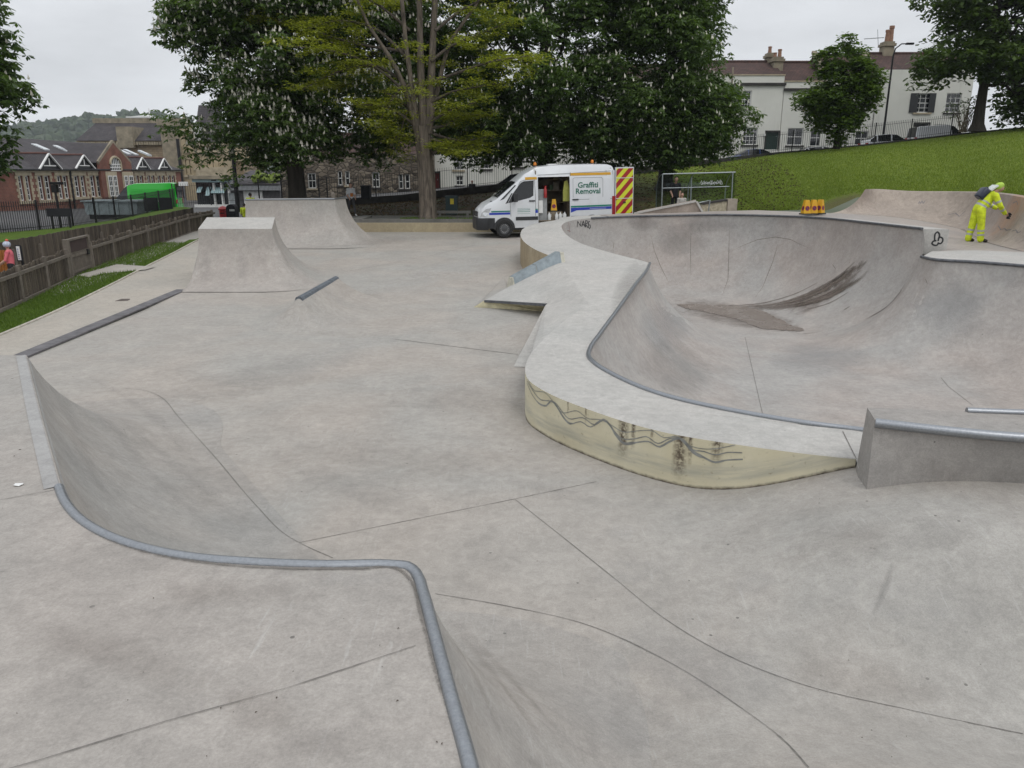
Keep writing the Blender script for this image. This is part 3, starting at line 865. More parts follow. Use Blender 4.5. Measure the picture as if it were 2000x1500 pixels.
def soft_mat(name, a, b, op, nscale, rough, lo=0.15, hi=1.05):
    """stain that fades out at its own edge ('tint' holds the cover)"""
    t = NT(name); at = t.node('ShaderNodeAttribute'); at.attribute_name = 'tint'
    t.color(t.mix(t.rng(t.noise(4.0, 4), 0.35, 0.65), a, b)).rough(rough)
    n = t.noise(nscale, 6, 0.7, dist=0.5)
    cov = t.rng(t.math('ADD', at.outputs['Fac'], t.math('MULTIPLY', t.math('SUBTRACT', n, 0.5), 1.1)), lo, hi, 0.0, op)
    tr = t.node('ShaderNodeBsdfTransparent'); ms = t.node('ShaderNodeMixShader')
    t.l.new(cov, ms.inputs[0]); t.l.new(tr.outputs[0], ms.inputs[1]); t.l.new(t.bsdf.outputs[0], ms.inputs[2]); t.l.new(ms.outputs[0], t.out.inputs['Surface'])
    return t.mat
def grid_decal(name, H, cov, mat, parent, label=None):
    """H: rows of surface points, cov: matching rows of cover 0..1"""
    n = len(H[0]); V = [tuple(p) for r in H for p in r]; C_ = [c for r in cov for c in r]
    F_ = [(i*n+k, i*n+k+1, (i+1)*n+k+1, (i+1)*n+k) for i in range(len(H)-1) for k in range(n-1)]
    me = bpy.data.meshes.new(name); me.from_pydata(V, [], F_)
    a = me.attributes.new('tint', 'FLOAT', 'POINT'); a.data.foreach_set('value', np.array(C_, np.float32))
    me.materials.append(mat); me.polygons.foreach_set('use_smooth', [True] * len(F_)); me.update()
    o = link_mesh(name, me)
    if parent is not None: o.parent = parent; o.matrix_parent_inverse = Matrix.Translation(parent.location).inverted()
    if label: o['label'] = label
    return o
DECAL = [0]
def soft_run(name, L, w, mat, parent, lift=0.004, peak=1.0):
    DECAL[0] += 1; lift += 0.0006 * (DECAL[0] % 12)
    H = [h for h in (hit(*p) for p in smoothpx(L, 6)) if h[0] is not None]
    if len(H) < 3: return
    rows_ = []; cov = []
    for i, (l, n) in enumerate(H):
        t_ = (H[min(i+1, len(H)-1)][0] - H[max(i-1, 0)][0]).normalized(); s_ = n.cross(t_).normalized()
        e = max(0.0, math.sin(math.pi * i / (len(H) - 1))) ** 0.6; ww = w * (0.45 + 0.55 * e)
        rows_.append([l + n * lift + s_ * (q * ww / 2) for q in (-1, -.5, 0, .5, 1)]); cov.append([c * peak * e for c in (0, .6, 1, .6, 0)])
    grid_decal(name, rows_, cov, mat, parent)
def soft_patch(name, px, py, rx, ry, mat, parent, rot=0.0, lift=0.004, peak=1.0):
    DECAL[0] += 1; lift += 0.0006 * (DECAL[0] % 12)
    rows_ = []; cov = []
    for i in range(7):
        r = i / 6; row = []; cv = []
        for k in range(25):
            a = 2 * math.pi * k / 24; u, v = r * rx * math.cos(a), r * ry * math.sin(a)
            l, n = hit(px + u * math.cos(rot) - v * math.sin(rot), py + u * math.sin(rot) + v * math.cos(rot))
            if l is None: return
            row.append(l + n * lift); cv.append(peak * (1 - r * r))
        rows_.append(row); cov.append(cv)
    grid_decal(name, rows_, cov, mat, parent)
M_WETS = soft_mat('damp_run', (0.165, 0.132, 0.110), (0.215, 0.178, 0.152), 0.68, 3.5, 0.3, 0.2, 0.85)
for L, w_ in wet_runs: soft_run('water_run', L, w_ * 2.0, M_WETS, bowl)
for px, py, rx, ry, ro in ((1600, 578, 90, 24, -0.55), (1655, 545, 60, 17, -0.75), (1520, 598, 80, 13, -0.1)):
    soft_patch('damp_patch', px, py, rx, ry, M_WETS, bowl, ro, peak=.55)
pud = [(1322, 596), (1350, 594), (1400, 597), (1450, 600), (1490, 608), (1515, 620), (1538, 632), (1570, 645), (1520, 645), (1490, 642), (1462, 633), (1440, 624), (1410, 617), (1370, 608), (1340, 603)]
pp = []
for p in dense(smoothpx(pud + [pud[0]], 8), 5)[:-1]:
    l, n = hit(p[0] + random.uniform(-2, 2), p[1] + random.uniform(-.9, .9)); pp.append(l + Vector((0, 0, 0.012)))
mb = MB(); mb.ngon(pp)
o = mb.build('puddle', M_WET, None, None); o.parent = bowl; o.matrix_parent_inverse = Matrix.Translation(bowl.location).inverted()
marks('water_run', [[(1690, 625), (1735, 597), (1760, 568), (1768, 555)], [(1480, 606), (1560, 592), (1630, 566), (1690, 522)], [(1440, 600), (1520, 592), (1590, 570), (1650, 532)], [(1380, 600), (1500, 597), (1600, 580)]], 0.06, M_WET, bowl, 0.012, True, True)
soft_patch('puddle_rim', 1440, 617, 150, 26, M_WETS, bowl, 0.18, peak=.75)
M_SMUDGE = soft_mat('grey_smudge', (0.20, 0.19, 0.18), (0.25, 0.235, 0.22), 0.26, 2.5, 0.8)
M_BROWN = soft_mat('brown_stain', (0.20, 0.165, 0.14), (0.25, 0.21, 0.18), 0.26, 4.0, 0.8)
M_PALE = soft_mat('pale_scuff', (0.50, 0.49, 0.47), (0.56, 0.55, 0.53), 0.30, 7.0, 0.85)
M_BLUEG = soft_mat('blue_grey_cast', (0.29, 0.30, 0.31), (0.32, 0.325, 0.33), 0.28, 0.8, 0.8)
for px, py, rx, ry, ro in ((1255, 437, 40, 16, 0), (1385, 440, 60, 18, 0), (1330, 470, 60, 40, 0), (1230, 560, 30, 70, 0.5), (1320, 720, 90, 60, 0.4)):
    soft_patch('grey_smudge', px, py, rx, ry, M_SMUDGE, bowl, ro)
for px, py, rx, ry in ((1850, 600, 90, 70), (1600, 700, 110, 40), (1300, 640, 60, 60)): soft_patch('blue_grey_cast', px, py, rx, ry, M_BLUEG, bowl)
for px, py, rx, ry, m, nm in ((510, 1390, 70, 45, M_BROWN, 'brown_stain'), (250, 1290, 190, 40, M_BROWN, 'brown_stain'), (700, 1130, 80, 18, M_PALE, 'pale_scuff'), (460, 1160, 140, 30, M_BROWN, 'brown_stain'), (620, 1460, 90, 40, M_SMUDGE, 'grey_smudge')):
    soft_patch(nm, px, py, rx * 1.4, ry * 1.3, m, deck, random.uniform(-.3, .3), peak=.55)
for px, py, rx, ry, m, nm in ((1480, 1140, 50, 22, M_PALE, 'pale_scuff'), (1210, 1045, 30, 20, M_PALE, 'pale_scuff'), (1230, 1120, 60, 25, M_PALE, 'pale_scuff'), (1780, 1180, 130, 60, M_PALE, 'pale_scuff'), (1650, 1060, 120, 40, M_BROWN, 'brown_stain'), (1850, 1040, 120, 35, M_SMUDGE, 'grey_smudge'),
    (1350, 1300, 150, 70, M_BLUEG, 'blue_grey_cast'), (1200, 1400, 150, 80, M_BLUEG, 'blue_grey_cast'), (500, 740, 160, 30, M_SMUDGE, 'grey_smudge'), (760, 900, 200, 40, M_BROWN, 'brown_stain'), (650, 700, 160, 25, M_PALE, 'pale_scuff'), (880, 780, 120, 25, M_SMUDGE, 'grey_smudge'), (700, 960, 150, 30, M_SMUDGE, 'grey_smudge'), (1080, 960, 90, 14, M_SMUDGE, 'grey_smudge'), (620, 630, 90, 22, M_PALE, 'pale_scuff'), (800, 560, 120, 18, M_PALE, 'pale_scuff'), (760, 470, 60, 8, M_BROWN, 'brown_stain'), (900, 520, 90, 12, M_PALE, 'pale_scuff'), (1690, 1330, 160, 40, M_BROWN, 'brown_stain')):
    soft_patch(nm, px, py, rx * 1.5, ry * 1.3, m, floor, random.uniform(-.3, .3), peak=.5)
soft_run('wheel_mark', [(1745, 1095), (1735, 1130), (1715, 1180), (1705, 1205)], 0.06, M_SMUDGE, floor)
for L in ([(860, 1190), (950, 1300), (1040, 1420), (1080, 1480)], [(880, 1200), (1000, 1330), (1100, 1440)], [(870, 1230), (930, 1330), (980, 1440)]): soft_run('wheel_mark', L, 0.12, M_BROWN, deck, peak=.7)
for L in ([(110, 730), (150, 850), (200, 960), (300, 1040)], [(130, 740), (230, 850), (330, 960), (450, 1060)], [(200, 790), (330, 900), (470, 1020)], [(160, 730), (280, 800), (400, 930)]): soft_run('wheel_mark', L, 0.30, M_SMUDGE, deck, peak=.45)
for L in ([(400, 480), (405, 520), (395, 560)], [(470, 475), (475, 520), (480, 560)], [(540, 470), (560, 510), (590, 550)]): soft_run('wheel_mark', L, 0.5, M_SMUDGE, floor, peak=.5)
# dirt packed along the coping on the deck side
gl_ = [(118, 958), (140, 1005), (190, 1045), (280, 1078), (420, 1102), (560, 1111), (700, 1112), (780, 1114), (803, 1135), (822, 1200), (850, 1310), (880, 1420), (898, 1495)]
soft_run('grime_line', gl_, 0.035, soft_mat('packed_grime', (0.13, 0.12, 0.105), (0.2, 0.18, 0.16), 0.7, 30, 0.9, 0.28, 0.72), deck, 0.006, 0.9)
# sprayed letters and doodles
N = [[(1127, 444), (1128, 432), (1134, 442), (1134.5, 431)], [(1136, 443), (1139, 431), (1142.5, 443.5)], [(1137, 439), (1142, 439.5)], [(1143.5, 444), (1143.5, 431), (1147, 431.5), (1147, 436), (1143.5, 438), (1148, 445)], [(1152, 432.5), (1149.5, 433), (1148.8, 442), (1151, 447), (1153, 444), (1152.5, 439.5), (1150.5, 439.5)]]
marks('sprayed_letters', N, 0.035, M_SPRAY, bowl, step=2)
marks('faded_tag', [[(1110, 434), (1109, 446)], [(1113, 435), (1112, 454)], [(1108, 450), (1114, 452)]], 0.03, simple('faded_red_pen', (0.24, 0.16, 0.15), 0.8), bowl, step=3)
dd = [[(1825, 472), (1828, 455), (1831, 453), (1834, 456), (1832, 471)], [(1832, 466), (1836, 463), (1841, 466), (1841, 471), (1836, 476), (1831, 474)], [(1829, 470), (1823, 471), (1820, 475), (1825, 479), (1831, 478), (1833, 474)]]
marks('sprayed_doodle', dd, 0.04, M_SPRAY, bowl, smooth=True, step=2)
M_PEN = simple('faint_pen', (0.19, 0.17, 0.17), 0.8)
marks('pen_scrawl', [[(1794, 398), (1796, 393), (1798, 398), (1801, 392), (1803, 398), (1807, 392)], [(1950, 441), (1955, 449), (1962, 446), (1966, 450), (1975, 448)], [(1976, 452), (1984, 449), (1988, 455), (1994, 452)], [(1852, 420), (1866, 416), (1874, 423), (1886, 412)], [(1978, 397), (1986, 393), (1988, 400)]], 0.03, M_PEN, wr, step=2)
M_RUST = simple('orange_spray_haze', (0.46, 0.24, 0.12), 0.8, 0, 0.4, 2)
Z6 = lambda L: [(980 + a * 0.3866, 400 + b * 0.3867) for a, b in L]
main = [(128, 900), (165, 975), (200, 1010), (225, 1015), (250, 990), (280, 1020), (310, 1070), (345, 1105), (400, 1095), (450, 1122), (480, 1105), (515, 1085), (545, 1110), (580, 1165), (620, 1205), (680, 1200), (740, 1195), (800, 1222), (840, 1200), (900, 1180), (940, 1215), (970, 1250), (1020, 1275), (1080, 1300), (1130, 1290), (1218, 1285)]
m2 = [(130, 890), (160, 940), (200, 985), (240, 990), (265, 995), (300, 1035), (340, 1080), (410, 1075), (470, 1110), (520, 1083), (560, 1130), (610, 1180), (680, 1180), (730, 1170), (790, 1205), (850, 1180), (910, 1180), (960, 1235), (1020, 1245), (1080, 1262), (1140, 1250), (1215, 1252)]
m3 = [(133, 880), (170, 940), (215, 945), (255, 985), (310, 1050), (380, 1040), (440, 1080), (500, 1085), (560, 1115), (610, 1145), (700, 1140), (760, 1140), (820, 1175), (890, 1170), (950, 1215), (1020, 1232), (1100, 1228), (1180, 1212)]
marks('painted_wave', [Z6(main)], [0.012, 0.022, 0.026, 0.012, 0.024, 0.03, 0.015, 0.02, 0.034, 0.02, 0.014], M_GREYPAINT, bowl, smooth=True, lift=0.003)
marks('painted_wave', [Z6(m2)], 0.011, M_GREYPAINT, bowl, smooth=True, lift=0.0045)
marks('painted_wave', [Z6(m3)], 0.008, M_GREYPAINT, bowl, smooth=True, lift=0.006)
# ------------------------------------------------------------------ ground, lawn, hill, street
def grass_mat(name, a, b, litter=None):
    t = NT(name)
    n1 = t.noise(0.28, 6, 0.65, dist=0.8); n2 = t.noise(6, 5, 0.7); n3 = t.noise(55, 3, 0.7)
    c = t.mix(t.rng(n1, 0.3, 0.7), a, b)
    c = t.mix(1.0, c, t.mix(t.rng(n2, 0.3, 0.7), (0.72, 0.75, 0.6), (1.22, 1.18, 1.1)), 'MULTIPLY')
    c = t.mix(1.0, c, t.mix(t.rng(n3, 0.3, 0.7), (0.65, 0.68, 0.6), (1.35, 1.3, 1.2)), 'MULTIPLY')
    if litter:
        sx = t.node('ShaderNodeSeparateXYZ'); t.l.new(t.pos(), sx.inputs[0])
        e = t.math('ADD', sx.outputs[0], t.math('MULTIPLY', t.noise(0.5, 4), 5.0))
        ll = t.mix(t.rng(t.noise(4.5, 5, 0.75), 0.35, 0.65), (0.030, 0.024, 0.016), (0.075, 0.055, 0.034))
        ll = t.mix(t.rng(t.noise(1.2, 4), 0.5, 0.64), ll, (0.03, 0.045, 0.015))
        c = t.mix(t.rng(e, 8.5, 13.5), ll, c)
        # worn earth beside the wall ride
        dv = t.node('ShaderNodeVectorMath', operation='DISTANCE'); dv.inputs[1].default_value = (12.1, 29.6, 1.9)
        t.l.new(t.pos(), dv.inputs[0])
        w = t.math('ADD', dv.outputs['Value'], t.math('MULTIPLY', t.noise(2.2, 4), 1.2))
        c = t.mix(t.rng(w, 2.2, 1.2, 0, 0.75), c, (0.10, 0.078, 0.045))
    t.color(c).rough(0.9)
    t.bump(t.math('ADD', n3, n2), 0.6, 0.05)
    t.bsdf.inputs['Specular IOR Level'].default_value = 0.15
    return t.mat
M_LAWN = grass_mat('lawn_grass', (0.072, 0.13, 0.02), (0.10, 0.16, 0.028))
M_HILL = grass_mat('hill_grass', (0.125, 0.185, 0.026), (0.175, 0.225, 0.036), True)
M_ASPH = concrete('asphalt', (0.075, 0.075, 0.078), (0.10, 0.098, 0.096), 0.8, 0.9)
M_SLAB = concrete('worn_slab', (0.20, 0.195, 0.18), (0.16, 0.155, 0.14), 1.3, 0.9)

t = NT('distant_ground'); t.color(t.mix(t.rng(t.noise(0.02, 4), 0.4, 0.6), (0.05, 0.07, 0.03), (0.09, 0.10, 0.06))).rough(0.95)
mb = MB(); mb.add([(-2600, -2600, -1.5), (2600, -2600, -1.5), (2600, 2600, -1.5), (-2600, 2600, -1.5)], [(0, 1, 2, 3)])
tag(mb.build('ground', t.mat), kind='structure')

# path and lawn beside the floor
pe = [at_z(a, b, 0.0) for a, b in ((-260, 760), (0, 656), (110, 609), (200, 571), (290, 531), (345, 507), (386, 488))]
pe = [Vector((p.x, p.y, 0)) for p in pe] + [Vector((-13.1, 36.5, 0)), Vector((-13.6, 41, 0))]
sa, sb = at_z(55, 693, 0), at_z(356, 571, 0)
sa0 = sa + (sa - sb).normalized() * 4.0
pth = [Vector((p.x, p.y, fz(p.x, p.y) + 0.006)) for p in pe]
PE = [Vector(q) for q in catmull([tuple(p) for p in pth], 0.5)]
right = [Vector((sa0.x, sa0.y, 0.006)), Vector((sa.x, sa.y, 0.006)), Vector((sb.x, sb.y, fz(sb.x, sb.y) + 0.006)), Vector((-8.3, 21.5, 0.12)), Vector((-8.9, 26.0, 0.235)), Vector((-9.6, 33, 0.41)), Vector((-12, 40.5, 0.44))]
mb = MB(); mb.ngon(PE + right[::-1] + [Vector((-4.5, 5.0, 0.006))]); path_o = tag(mb.build('path', M_PATH, None, None, True), kind='structure')
side_ = Vector((sb - sa).normalized().cross(Vector((0, 0, 1))))
mb = MB()
mb.bar(sa0 + Vector((0, 0, 0.0)), sb + Vector((0, 0, fz(sb.x, sb.y))), 0.27, 0.03)
o = mb.build('edging_strip', M_STRIP); tag(o, 'dark brick edging strip set between the path and the skate floor', 'edging')
mb = MB()
FEN = [Vector(p) for p in ((-10.3, 12.5, 0), (-11.2, 16.7, 0), (-12.35, 21.5, 0.05), (-12.7, 23.3, 0.08), (-13.5, 29, 0.2), (-14.1, 34, 0.33), (-14.45, 38, 0.35))]
lawn_loop = [Vector((p.x, p.y, p.z + 0.02)) for p in PE] + [Vector((p.x - 0.4, p.y, p.z + 0.025)) for p in FEN[::-1]]
mb.ngon(lawn_loop); lawn = tag(mb.build('lawn', M_LAWN, None, None, True), kind='structure')
# pale kerb line along the lawn
mb = MB(); mb.tube([p + Vector((0, 0, 0.012)) for p in PE], 0.03, 6)
kerb_l = mb.build('lawn_kerb', simple('pale_kerb', (0.45, 0.42, 0.36), 0.85)); tag(kerb_l, 'thin pale kerb line between the lawn and the path', 'kerb')
dc = at_z(245, 589, 0.0); dcz = fz(dc.x, dc.y) + 0.012
mb = MB(); mb.box(dc.x - .16, dc.x + .16, dc.y - .16, dc.y + .16, dcz - .03, dcz)
dco = tag(mb.build('drain_cover', simple('rusty_iron', (0.09, 0.07, 0.06), 0.8)), 'small square iron drain cover set in the pale path', 'drain cover')
# short path from the gate
gp = [at_z(*q, 0.04) for q in ((150, 546), (230, 527), (305, 531), (285, 536), (200, 543), (176, 549))]
mb = MB(); mb.ngon([Vector((p.x, p.y, 0.05 + max(0, p.y - 17) * 0.0)) for p in gp]); 
for i, v in enumerate(mb.v): mb.v[i] = (v[0], v[1], fz(v[0], v[1]) + 0.034)
tag(mb.build('gate_path', M_PATH, None, None, True), kind='structure')
# play area behind the picket fence
mb = MB(); mb.ngon([Vector((p.x - 0.35, p.y, p.z + 0.0)) for p in FEN] + [Vector((-16.3, 42, 0.3)), Vector((-15.2, 30, 0.1)), Vector((-14.3, 21, -0.02)), Vector((-14.0, 12.5, -0.05))])
tag(mb.build('play_surface', simple('bark_chips', (0.09, 0.065, 0.045), 0.95, 0, 0.4, 8, 0.5, 30), None, None, True), kind='structure')

# back kerb line of the street above the hill: photo x, y and distance
KP = [(640, 391, 46), (700, 386, 46.5), (780, 381, 47), (860, 371.5, 48), (994, 358, 49), (1100, 344, 50.5), (1230, 328, 52), (1330, 317, 52.5), (1420, 308, 53), (1520, 297, 54), (1600, 290.5, 54), (1688, 282, 54), (1792, 270, 55), (1896, 258, 55), (2000, 248, 56), (2300, 222, 58)]
KERB = [at_y(*k) for k in KP]
FRONT = [Vector(p) for p in ((-13.5, 38, 0.62), (-10, 38.2, 0.78), (-7, 38.2, 0.84), (-3, 38.2, 0.88), (1.5, 38.2, 0.92), (5, 38.2, 1.0), (8, 38.0, 1.05), (10.5, 37.3, 1.15), (11.0, 30.2, 1.58), (11.7, 29.2, 1.60), (12.8, 29.2, 2.1), (14.6, 29.3, 2.15), (16.2, 28.2, 2.15), (16.4, 26, 2.15), (15.6, 22.5, 2.12), (14.9, 14.0, 2.0))]
KD = [Vector(q) for q in catmull([tuple(p) for p in KERB], 1.0)]; NS = 90
KR = resamp(KD, NS)
# keep front samples aligned with the original pairs
fi = np.linspace(0, 15, NS)
ks = np.array([tuple(p) for p in KERB]); fs_ = np.array([tuple(p) for p in FRONT])
KR = [Vector([np.interp(q, range(16), ks[:, k]) for k in range(3)]) for q in fi]
FR = [Vector([np.interp(q, range(16), fs_[:, k]) for k in range(3)]) for q in fi]
rows = []
NR = 40
for j in range(NR + 1):
    s = j / NR; row = []
    for i in range(NS):
        p = FR[i].lerp(KR[i] + Vector((0, 0, -0.42 if i < 38 else -0.42 + 0.3 * min(1, (i - 38) / 16))), s)
        p.z += 0.10 * math.sin(i * 0.35 + s * 5) * math.sin(math.pi * s) + 0.25 * math.sin(math.pi * s) * (1 if i > 48 else 0.2)
        row.append(p)
    rows.append(row)
mb = MB(); mb.loft(rows)
hill = tag(mb.build('grass_hill', M_HILL, None, 180, True), kind='structure')
HILL_ROWS = rows
def hill_at(px, py):
    if not hasattr(hill_at, 'b'): hill_at.b = world_bvh([hill])
    l = hill_at.b.ray_cast(CAMP, ray(px, py).normalized())[0]
    return l
def hill_z(x, y):
    if not hasattr(hill_at, 'b'): hill_at.b = world_bvh([hill])
    l = hill_at.b.ray_cast(Vector((x, y, 40)), Vector((0, 0, -1)))[0]
    return l.z if l is not None else None

# kerb wall, street
M_DSTONE = simple('sooty_stone', (0.045, 0.042, 0.040), 0.9, 0, 0.35, 3, 0.4, 20)
mb = MB()
KA = [Vector([np.interp(q, range(16), ks[:, k]) for k in range(3)]) for q in np.linspace(0, 15, 61)]
prof = []
for p in KA: prof.append([(p.x, p.y - 0.12, p.z - 0.55), (p.x, p.y - 0.12, p.z), (p.x, p.y + 0.25, p.z), (p.x, p.y + 0.25, p.z - 0.55)])
mb.loft(prof); kw = mb.build('kerb_wall', M_DSTONE, None, None, True); tag(kw, 'low sooty stone kerb wall climbing along the top of the bank under the railing', 'wall')
mb = MB()
mb.loft([[(p.x, p.y + 0.2, p.z - 0.12) for p in KA], [(p.x * 1.06, p.y + 2.0, p.z - 0.15) for p in KA], [(p.x * 1.22, 66 + 0.02 * abs(p.x), p.z - 0.1) for p in KA]])
tag(mb.build('hill_street', M_ASPH, None, 180, True), kind='structure')
mb = MB()
lv = lambda y: max(-0.8, 0.8 - 0.027 * (y - 30))
mb.loft([[(x, y, lv(y)) for x in (-120, -60, -30, -16.5 if y < 43 else -9)] for y in (27, 33, 40, 43.01, 50, 60, 75, 90, 140)])
tag(mb.build('street', M_ASPH, None, None, True), kind='structure')
# slab terrace behind the kerb and around the tree
mb = MB()
mb.loft([[(x, 34.6, 0.80) for x in np.linspace(-9.5, 8, 8)], [(x, 38.5, 0.90) for x in np.linspace(-13, 8, 8)]])
tag(mb.build('terrace_slab', M_SLAB, None, None, True), kind='structure')
mb = MB(); mb.box(-7.2, 6.5, 34.35, 34.75, 0.3, 0.815)
tag(mb.build('buff_kerb', concrete('buff_kerb', (0.40, 0.34, 0.22), (0.36, 0.30, 0.20), 1.2)), 'long buff concrete kerb step running behind the white van', 'kerb')
for i, (x0, x1, y0, y1) in enumerate(((-7.2, -6.75, 35.2, 38.1), (-6.7, 6.0, 37.6, 37.9), (-6.7, 3.0, 34.95, 35.2))):
    mb = MB(); mb.box(x0, x1, y0, y1, 0.7, 0.95)
    tag(mb.build('planter_edging', M_SLAB), ['short grey planter edging beside the walking person', 'long grey planter edging behind the fissured tree trunk', 'long grey planter edging in front of the fissured tree trunk'][i], 'edging', )
# wooded hill far off on the left
mb = MB(); NX = 80
hrows = []
for j in range(10):
    s = j / 9; row = []
    for i in range(NX):
        x = -1500 + 1700 * i / (NX - 1)
        top = 54 + 14 * math.exp(-((x + 560) / 110) ** 2) + 8 * math.sin(x * 0.011) + 4 * math.sin(x * 0.035) - 0.015 * max(0, x + 300)
        row.append((x, 800 + 260 * s, -2 + (top + 2) * (s ** 0.8)))
    hrows.append(row)
mb.loft(hrows)
t = NT('wooded_hillside')
c = t.mix(t.rng(t.noise(0.03, 6, 0.65), 0.35, 0.65), (0.030, 0.048, 0.024), (0.062, 0.085, 0.036))
c = t.mix(t.rng(t.noise(0.008, 3), 0.56, 0.62), c, (0.085, 0.11, 0.045)); t.color(c).rough(0.95)
t.bump(t.noise(0.05, 5, 0.7), 1.0, 12.0)
tag(mb.build('far_hill', t.mat, None, 180, True), kind='structure')
# trees massed on the far hill
P_ = []; Fc = []; 
def blobs(n, fn, smin, smax, seed):
    rg = np.random.default_rng(seed); V = []; Fa = []
    ico = bmesh.new(); bmesh.ops.create_icosphere(ico, subdivisions=2, radius=1)
    iv = np.array([tuple(v.co) for v in ico.verts]); ifc = np.array([[v.index for v in f.verts] for f in ico.faces]); ico.free()
    for k in range(n):
        c_ = fn(rg); s_ = rg.uniform(smin, smax)
        d_ = iv * (1 + 0.25 * rg.standard_normal((len(iv), 1))) * np.array([s_, s_, s_ * rg.uniform(0.8, 1.2)])
        Fa.append(ifc + len(iv) * k); V.append(d_ + c_)
    return np.concatenate(V), np.concatenate(Fa)
def on_hill(rg):
    i = rg.integers(12, NX - 2); j = rg.integers(2, 10); p = hrows[j][i]
    return np.array([p[0] + rg.uniform(-10, 10), p[1], p[2] + 1])
V, Fa = blobs(1500, on_hill, 4.0, 8.5, 5)
me = bpy.data.meshes.new('far_woodland'); me.from_pydata(V.tolist(), [], Fa.tolist())
t = NT('far_woodland_leaves'); t.color(t.mix(t.rng(t.noise(0.045, 3), 0.35, 0.65), (0.026, 0.044, 0.022), (0.058, 0.082, 0.034))).rough(0.95)
me.materials.append(t.mat); me.update()
tag(link_mesh('far_woodland', me), 'dense wood covering the distant hillside', 'woodland', kind='stuff')

# ------------------------------------------------------------------ fences and railings
M_OLDWOOD = NT('weathered_fence_wood')
t = M_OLDWOOD
gr = t.noise(1.0, 5, 0.65, vec=t.mapping(t.pos(), (9, 9, 0.8)))
c = t.mix(t.rng(gr, 0.3, 0.7), (0.045, 0.036, 0.027), (0.13, 0.108, 0.085))
oi = t.node('ShaderNodeObjectInfo')
c = t.mix(1.0, c, t.mix(oi.outputs['Random'], (0.7, 0.68, 0.66), (1.3, 1.28, 1.22)), 'MULTIPLY')
t.color(c).rough(0.9); t.bump(gr, 0.4, 0.02); M_OLDWOOD = t.mat
M_RAILWOOD = simple('grey_rail_wood', (0.14, 0.12, 0.098), 0.85, 0, 0.25, 6, 0.3, 30)
M_IRON = simple('black_iron', (0.018, 0.018, 0.02), 0.5, 0.3)
def polyline(pts, step):
    A_ = np.array([tuple(p) for p in pts]); s_ = np.concatenate([[0], np.cumsum(np.linalg.norm(np.diff(A_[:, :2], axis=0), axis=1))])
    n = int(s_[-1] / step)
    return [(Vector([np.interp(q, s_, A_[:, k]) for k in range(3)]), q) for q in np.arange(n + 1) * step], s_[-1]
def put(me, name, parent, loc, rz=0, rx=0):
    o = link_mesh(name, me, parent); o.location = Vector(loc) - parent.location; o.rotation_euler = (rx, 0, rz)
    return o
pick_me = MB().add([(-.05,-.012,0),(.05,-.012,0),(.05,.012,0),(-.05,.012,0),(-.05,-.012,.84),(.05,-.012,.84),(.05,.012,.84),(-.05,.012,.84),(0,-.012,.87),(0,.012,.87)],
    [(3,2,1,0),(0,1,5,8,4),(1,2,6,5),(2,3,7,9,6),(3,0,4,7),(4,8,9,7),(8,5,6,9)]).mesh('picket', M_OLDWOOD)
post_me = MB().box(-.045, .045, -.045, .045, 0, .92).lathe([(0.04, .92), (0.045, .94), (0.02, .96)], 8).mesh('post', M_RAILWOOD)
def picket_fence(name, label, pts):
    root = thing(name, label, 'fence', tuple(pts[0]))
    L, tot = polyline(pts, 0.125)
    for i, (p, q) in enumerate(L[:-1]):
        nx = L[i + 1][0]; an = math.atan2(nx.y - p.y, nx.x - p.x)
        o = put(pick_me, 'picket', root, (p.x, p.y, p.z + random.uniform(-0.02, 0.02)), an + random.uniform(-.03, .03))
        o.scale = (random.uniform(.9, 1.05), 1, random.uniform(0.97, 1.03))
    L2, _ = polyline(pts, 1.8)
    for p, q in L2: put(post_me, 'post', root, (p.x + 0.05, p.y, p.z - 0.05))
    L3, _ = polyline(pts, 1.8)
    Lp = [p for p, q in L3] + [Vector(pts[-1])]
    for a, b in zip(Lp[:-1], Lp[1:]):
        if (b - a).length < 0.1: continue
        for h in (0.72, 0.09):
            mb = MB(); mb.bar(a + Vector((0.075, 0, h)), b + Vector((0.075, 0, h)), 0.05, 0.075)
            o = mb.build('rail', M_RAILWOOD); o.parent = root; o.matrix_parent_inverse = Matrix.Translation(root.location).inverted()
    return root
picket_fence('picket_fence', 'weathered picket fence running from the gate past the child in pink', [FEN[0], FEN[1], FEN[2]])
picket_fence('picket_fence', 'weathered picket fence running from the gate towards the red post box', [FEN[3], FEN[4], FEN[5], FEN[6]])
# gate
gd = (FEN[3] - FEN[2]).normalized(); gz = math.atan2(gd.y, gd.x); GL = (FEN[3] - FEN[2]).length
gate = thing('garden_gate', 'tall weathered timber gate with slatted lower half and a dark solid top panel', 'gate', tuple(FEN[2]), (0, 0, gz))
def lbuild(mb, name, mat, parent, smooth=None): return mb.build(name, mat, parent, smooth)
for x in (0.06, GL - 0.06): lbuild(MB().box(x - .07, x + .07, -.07, .07, -.05, 1.08), 'gate_post', M_RAILWOOD, gate)
lbuild(MB().box(-0.02, GL + .02, -.06, .06, 1.08, 1.13), 'head_rail', M_RAILWOOD, gate)
lbuild(MB().box(.17, GL - .17, -.02, .02, 0.76, 1.06), 'top_panel', simple('dark_red_panel', (0.05, 0.032, 0.03), 0.8), gate)
n = int((GL - .36) / 0.085)
for k in range(n): lbuild(MB().box(.19 + k * .085, .19 + k * .085 + .05, -.02, .02, .04, .74), 'slat', M_RAILWOOD, gate)
for h in (.18, .62): lbuild(MB().box(.15, GL - .15, -.045, -.022, h, h + .07), 'ledge_rail', M_RAILWOOD, gate)
lbuild(MB().box(GL - .36, GL - .2, -.08, -.04, .58, .74), 'latch', M_IRON, gate)

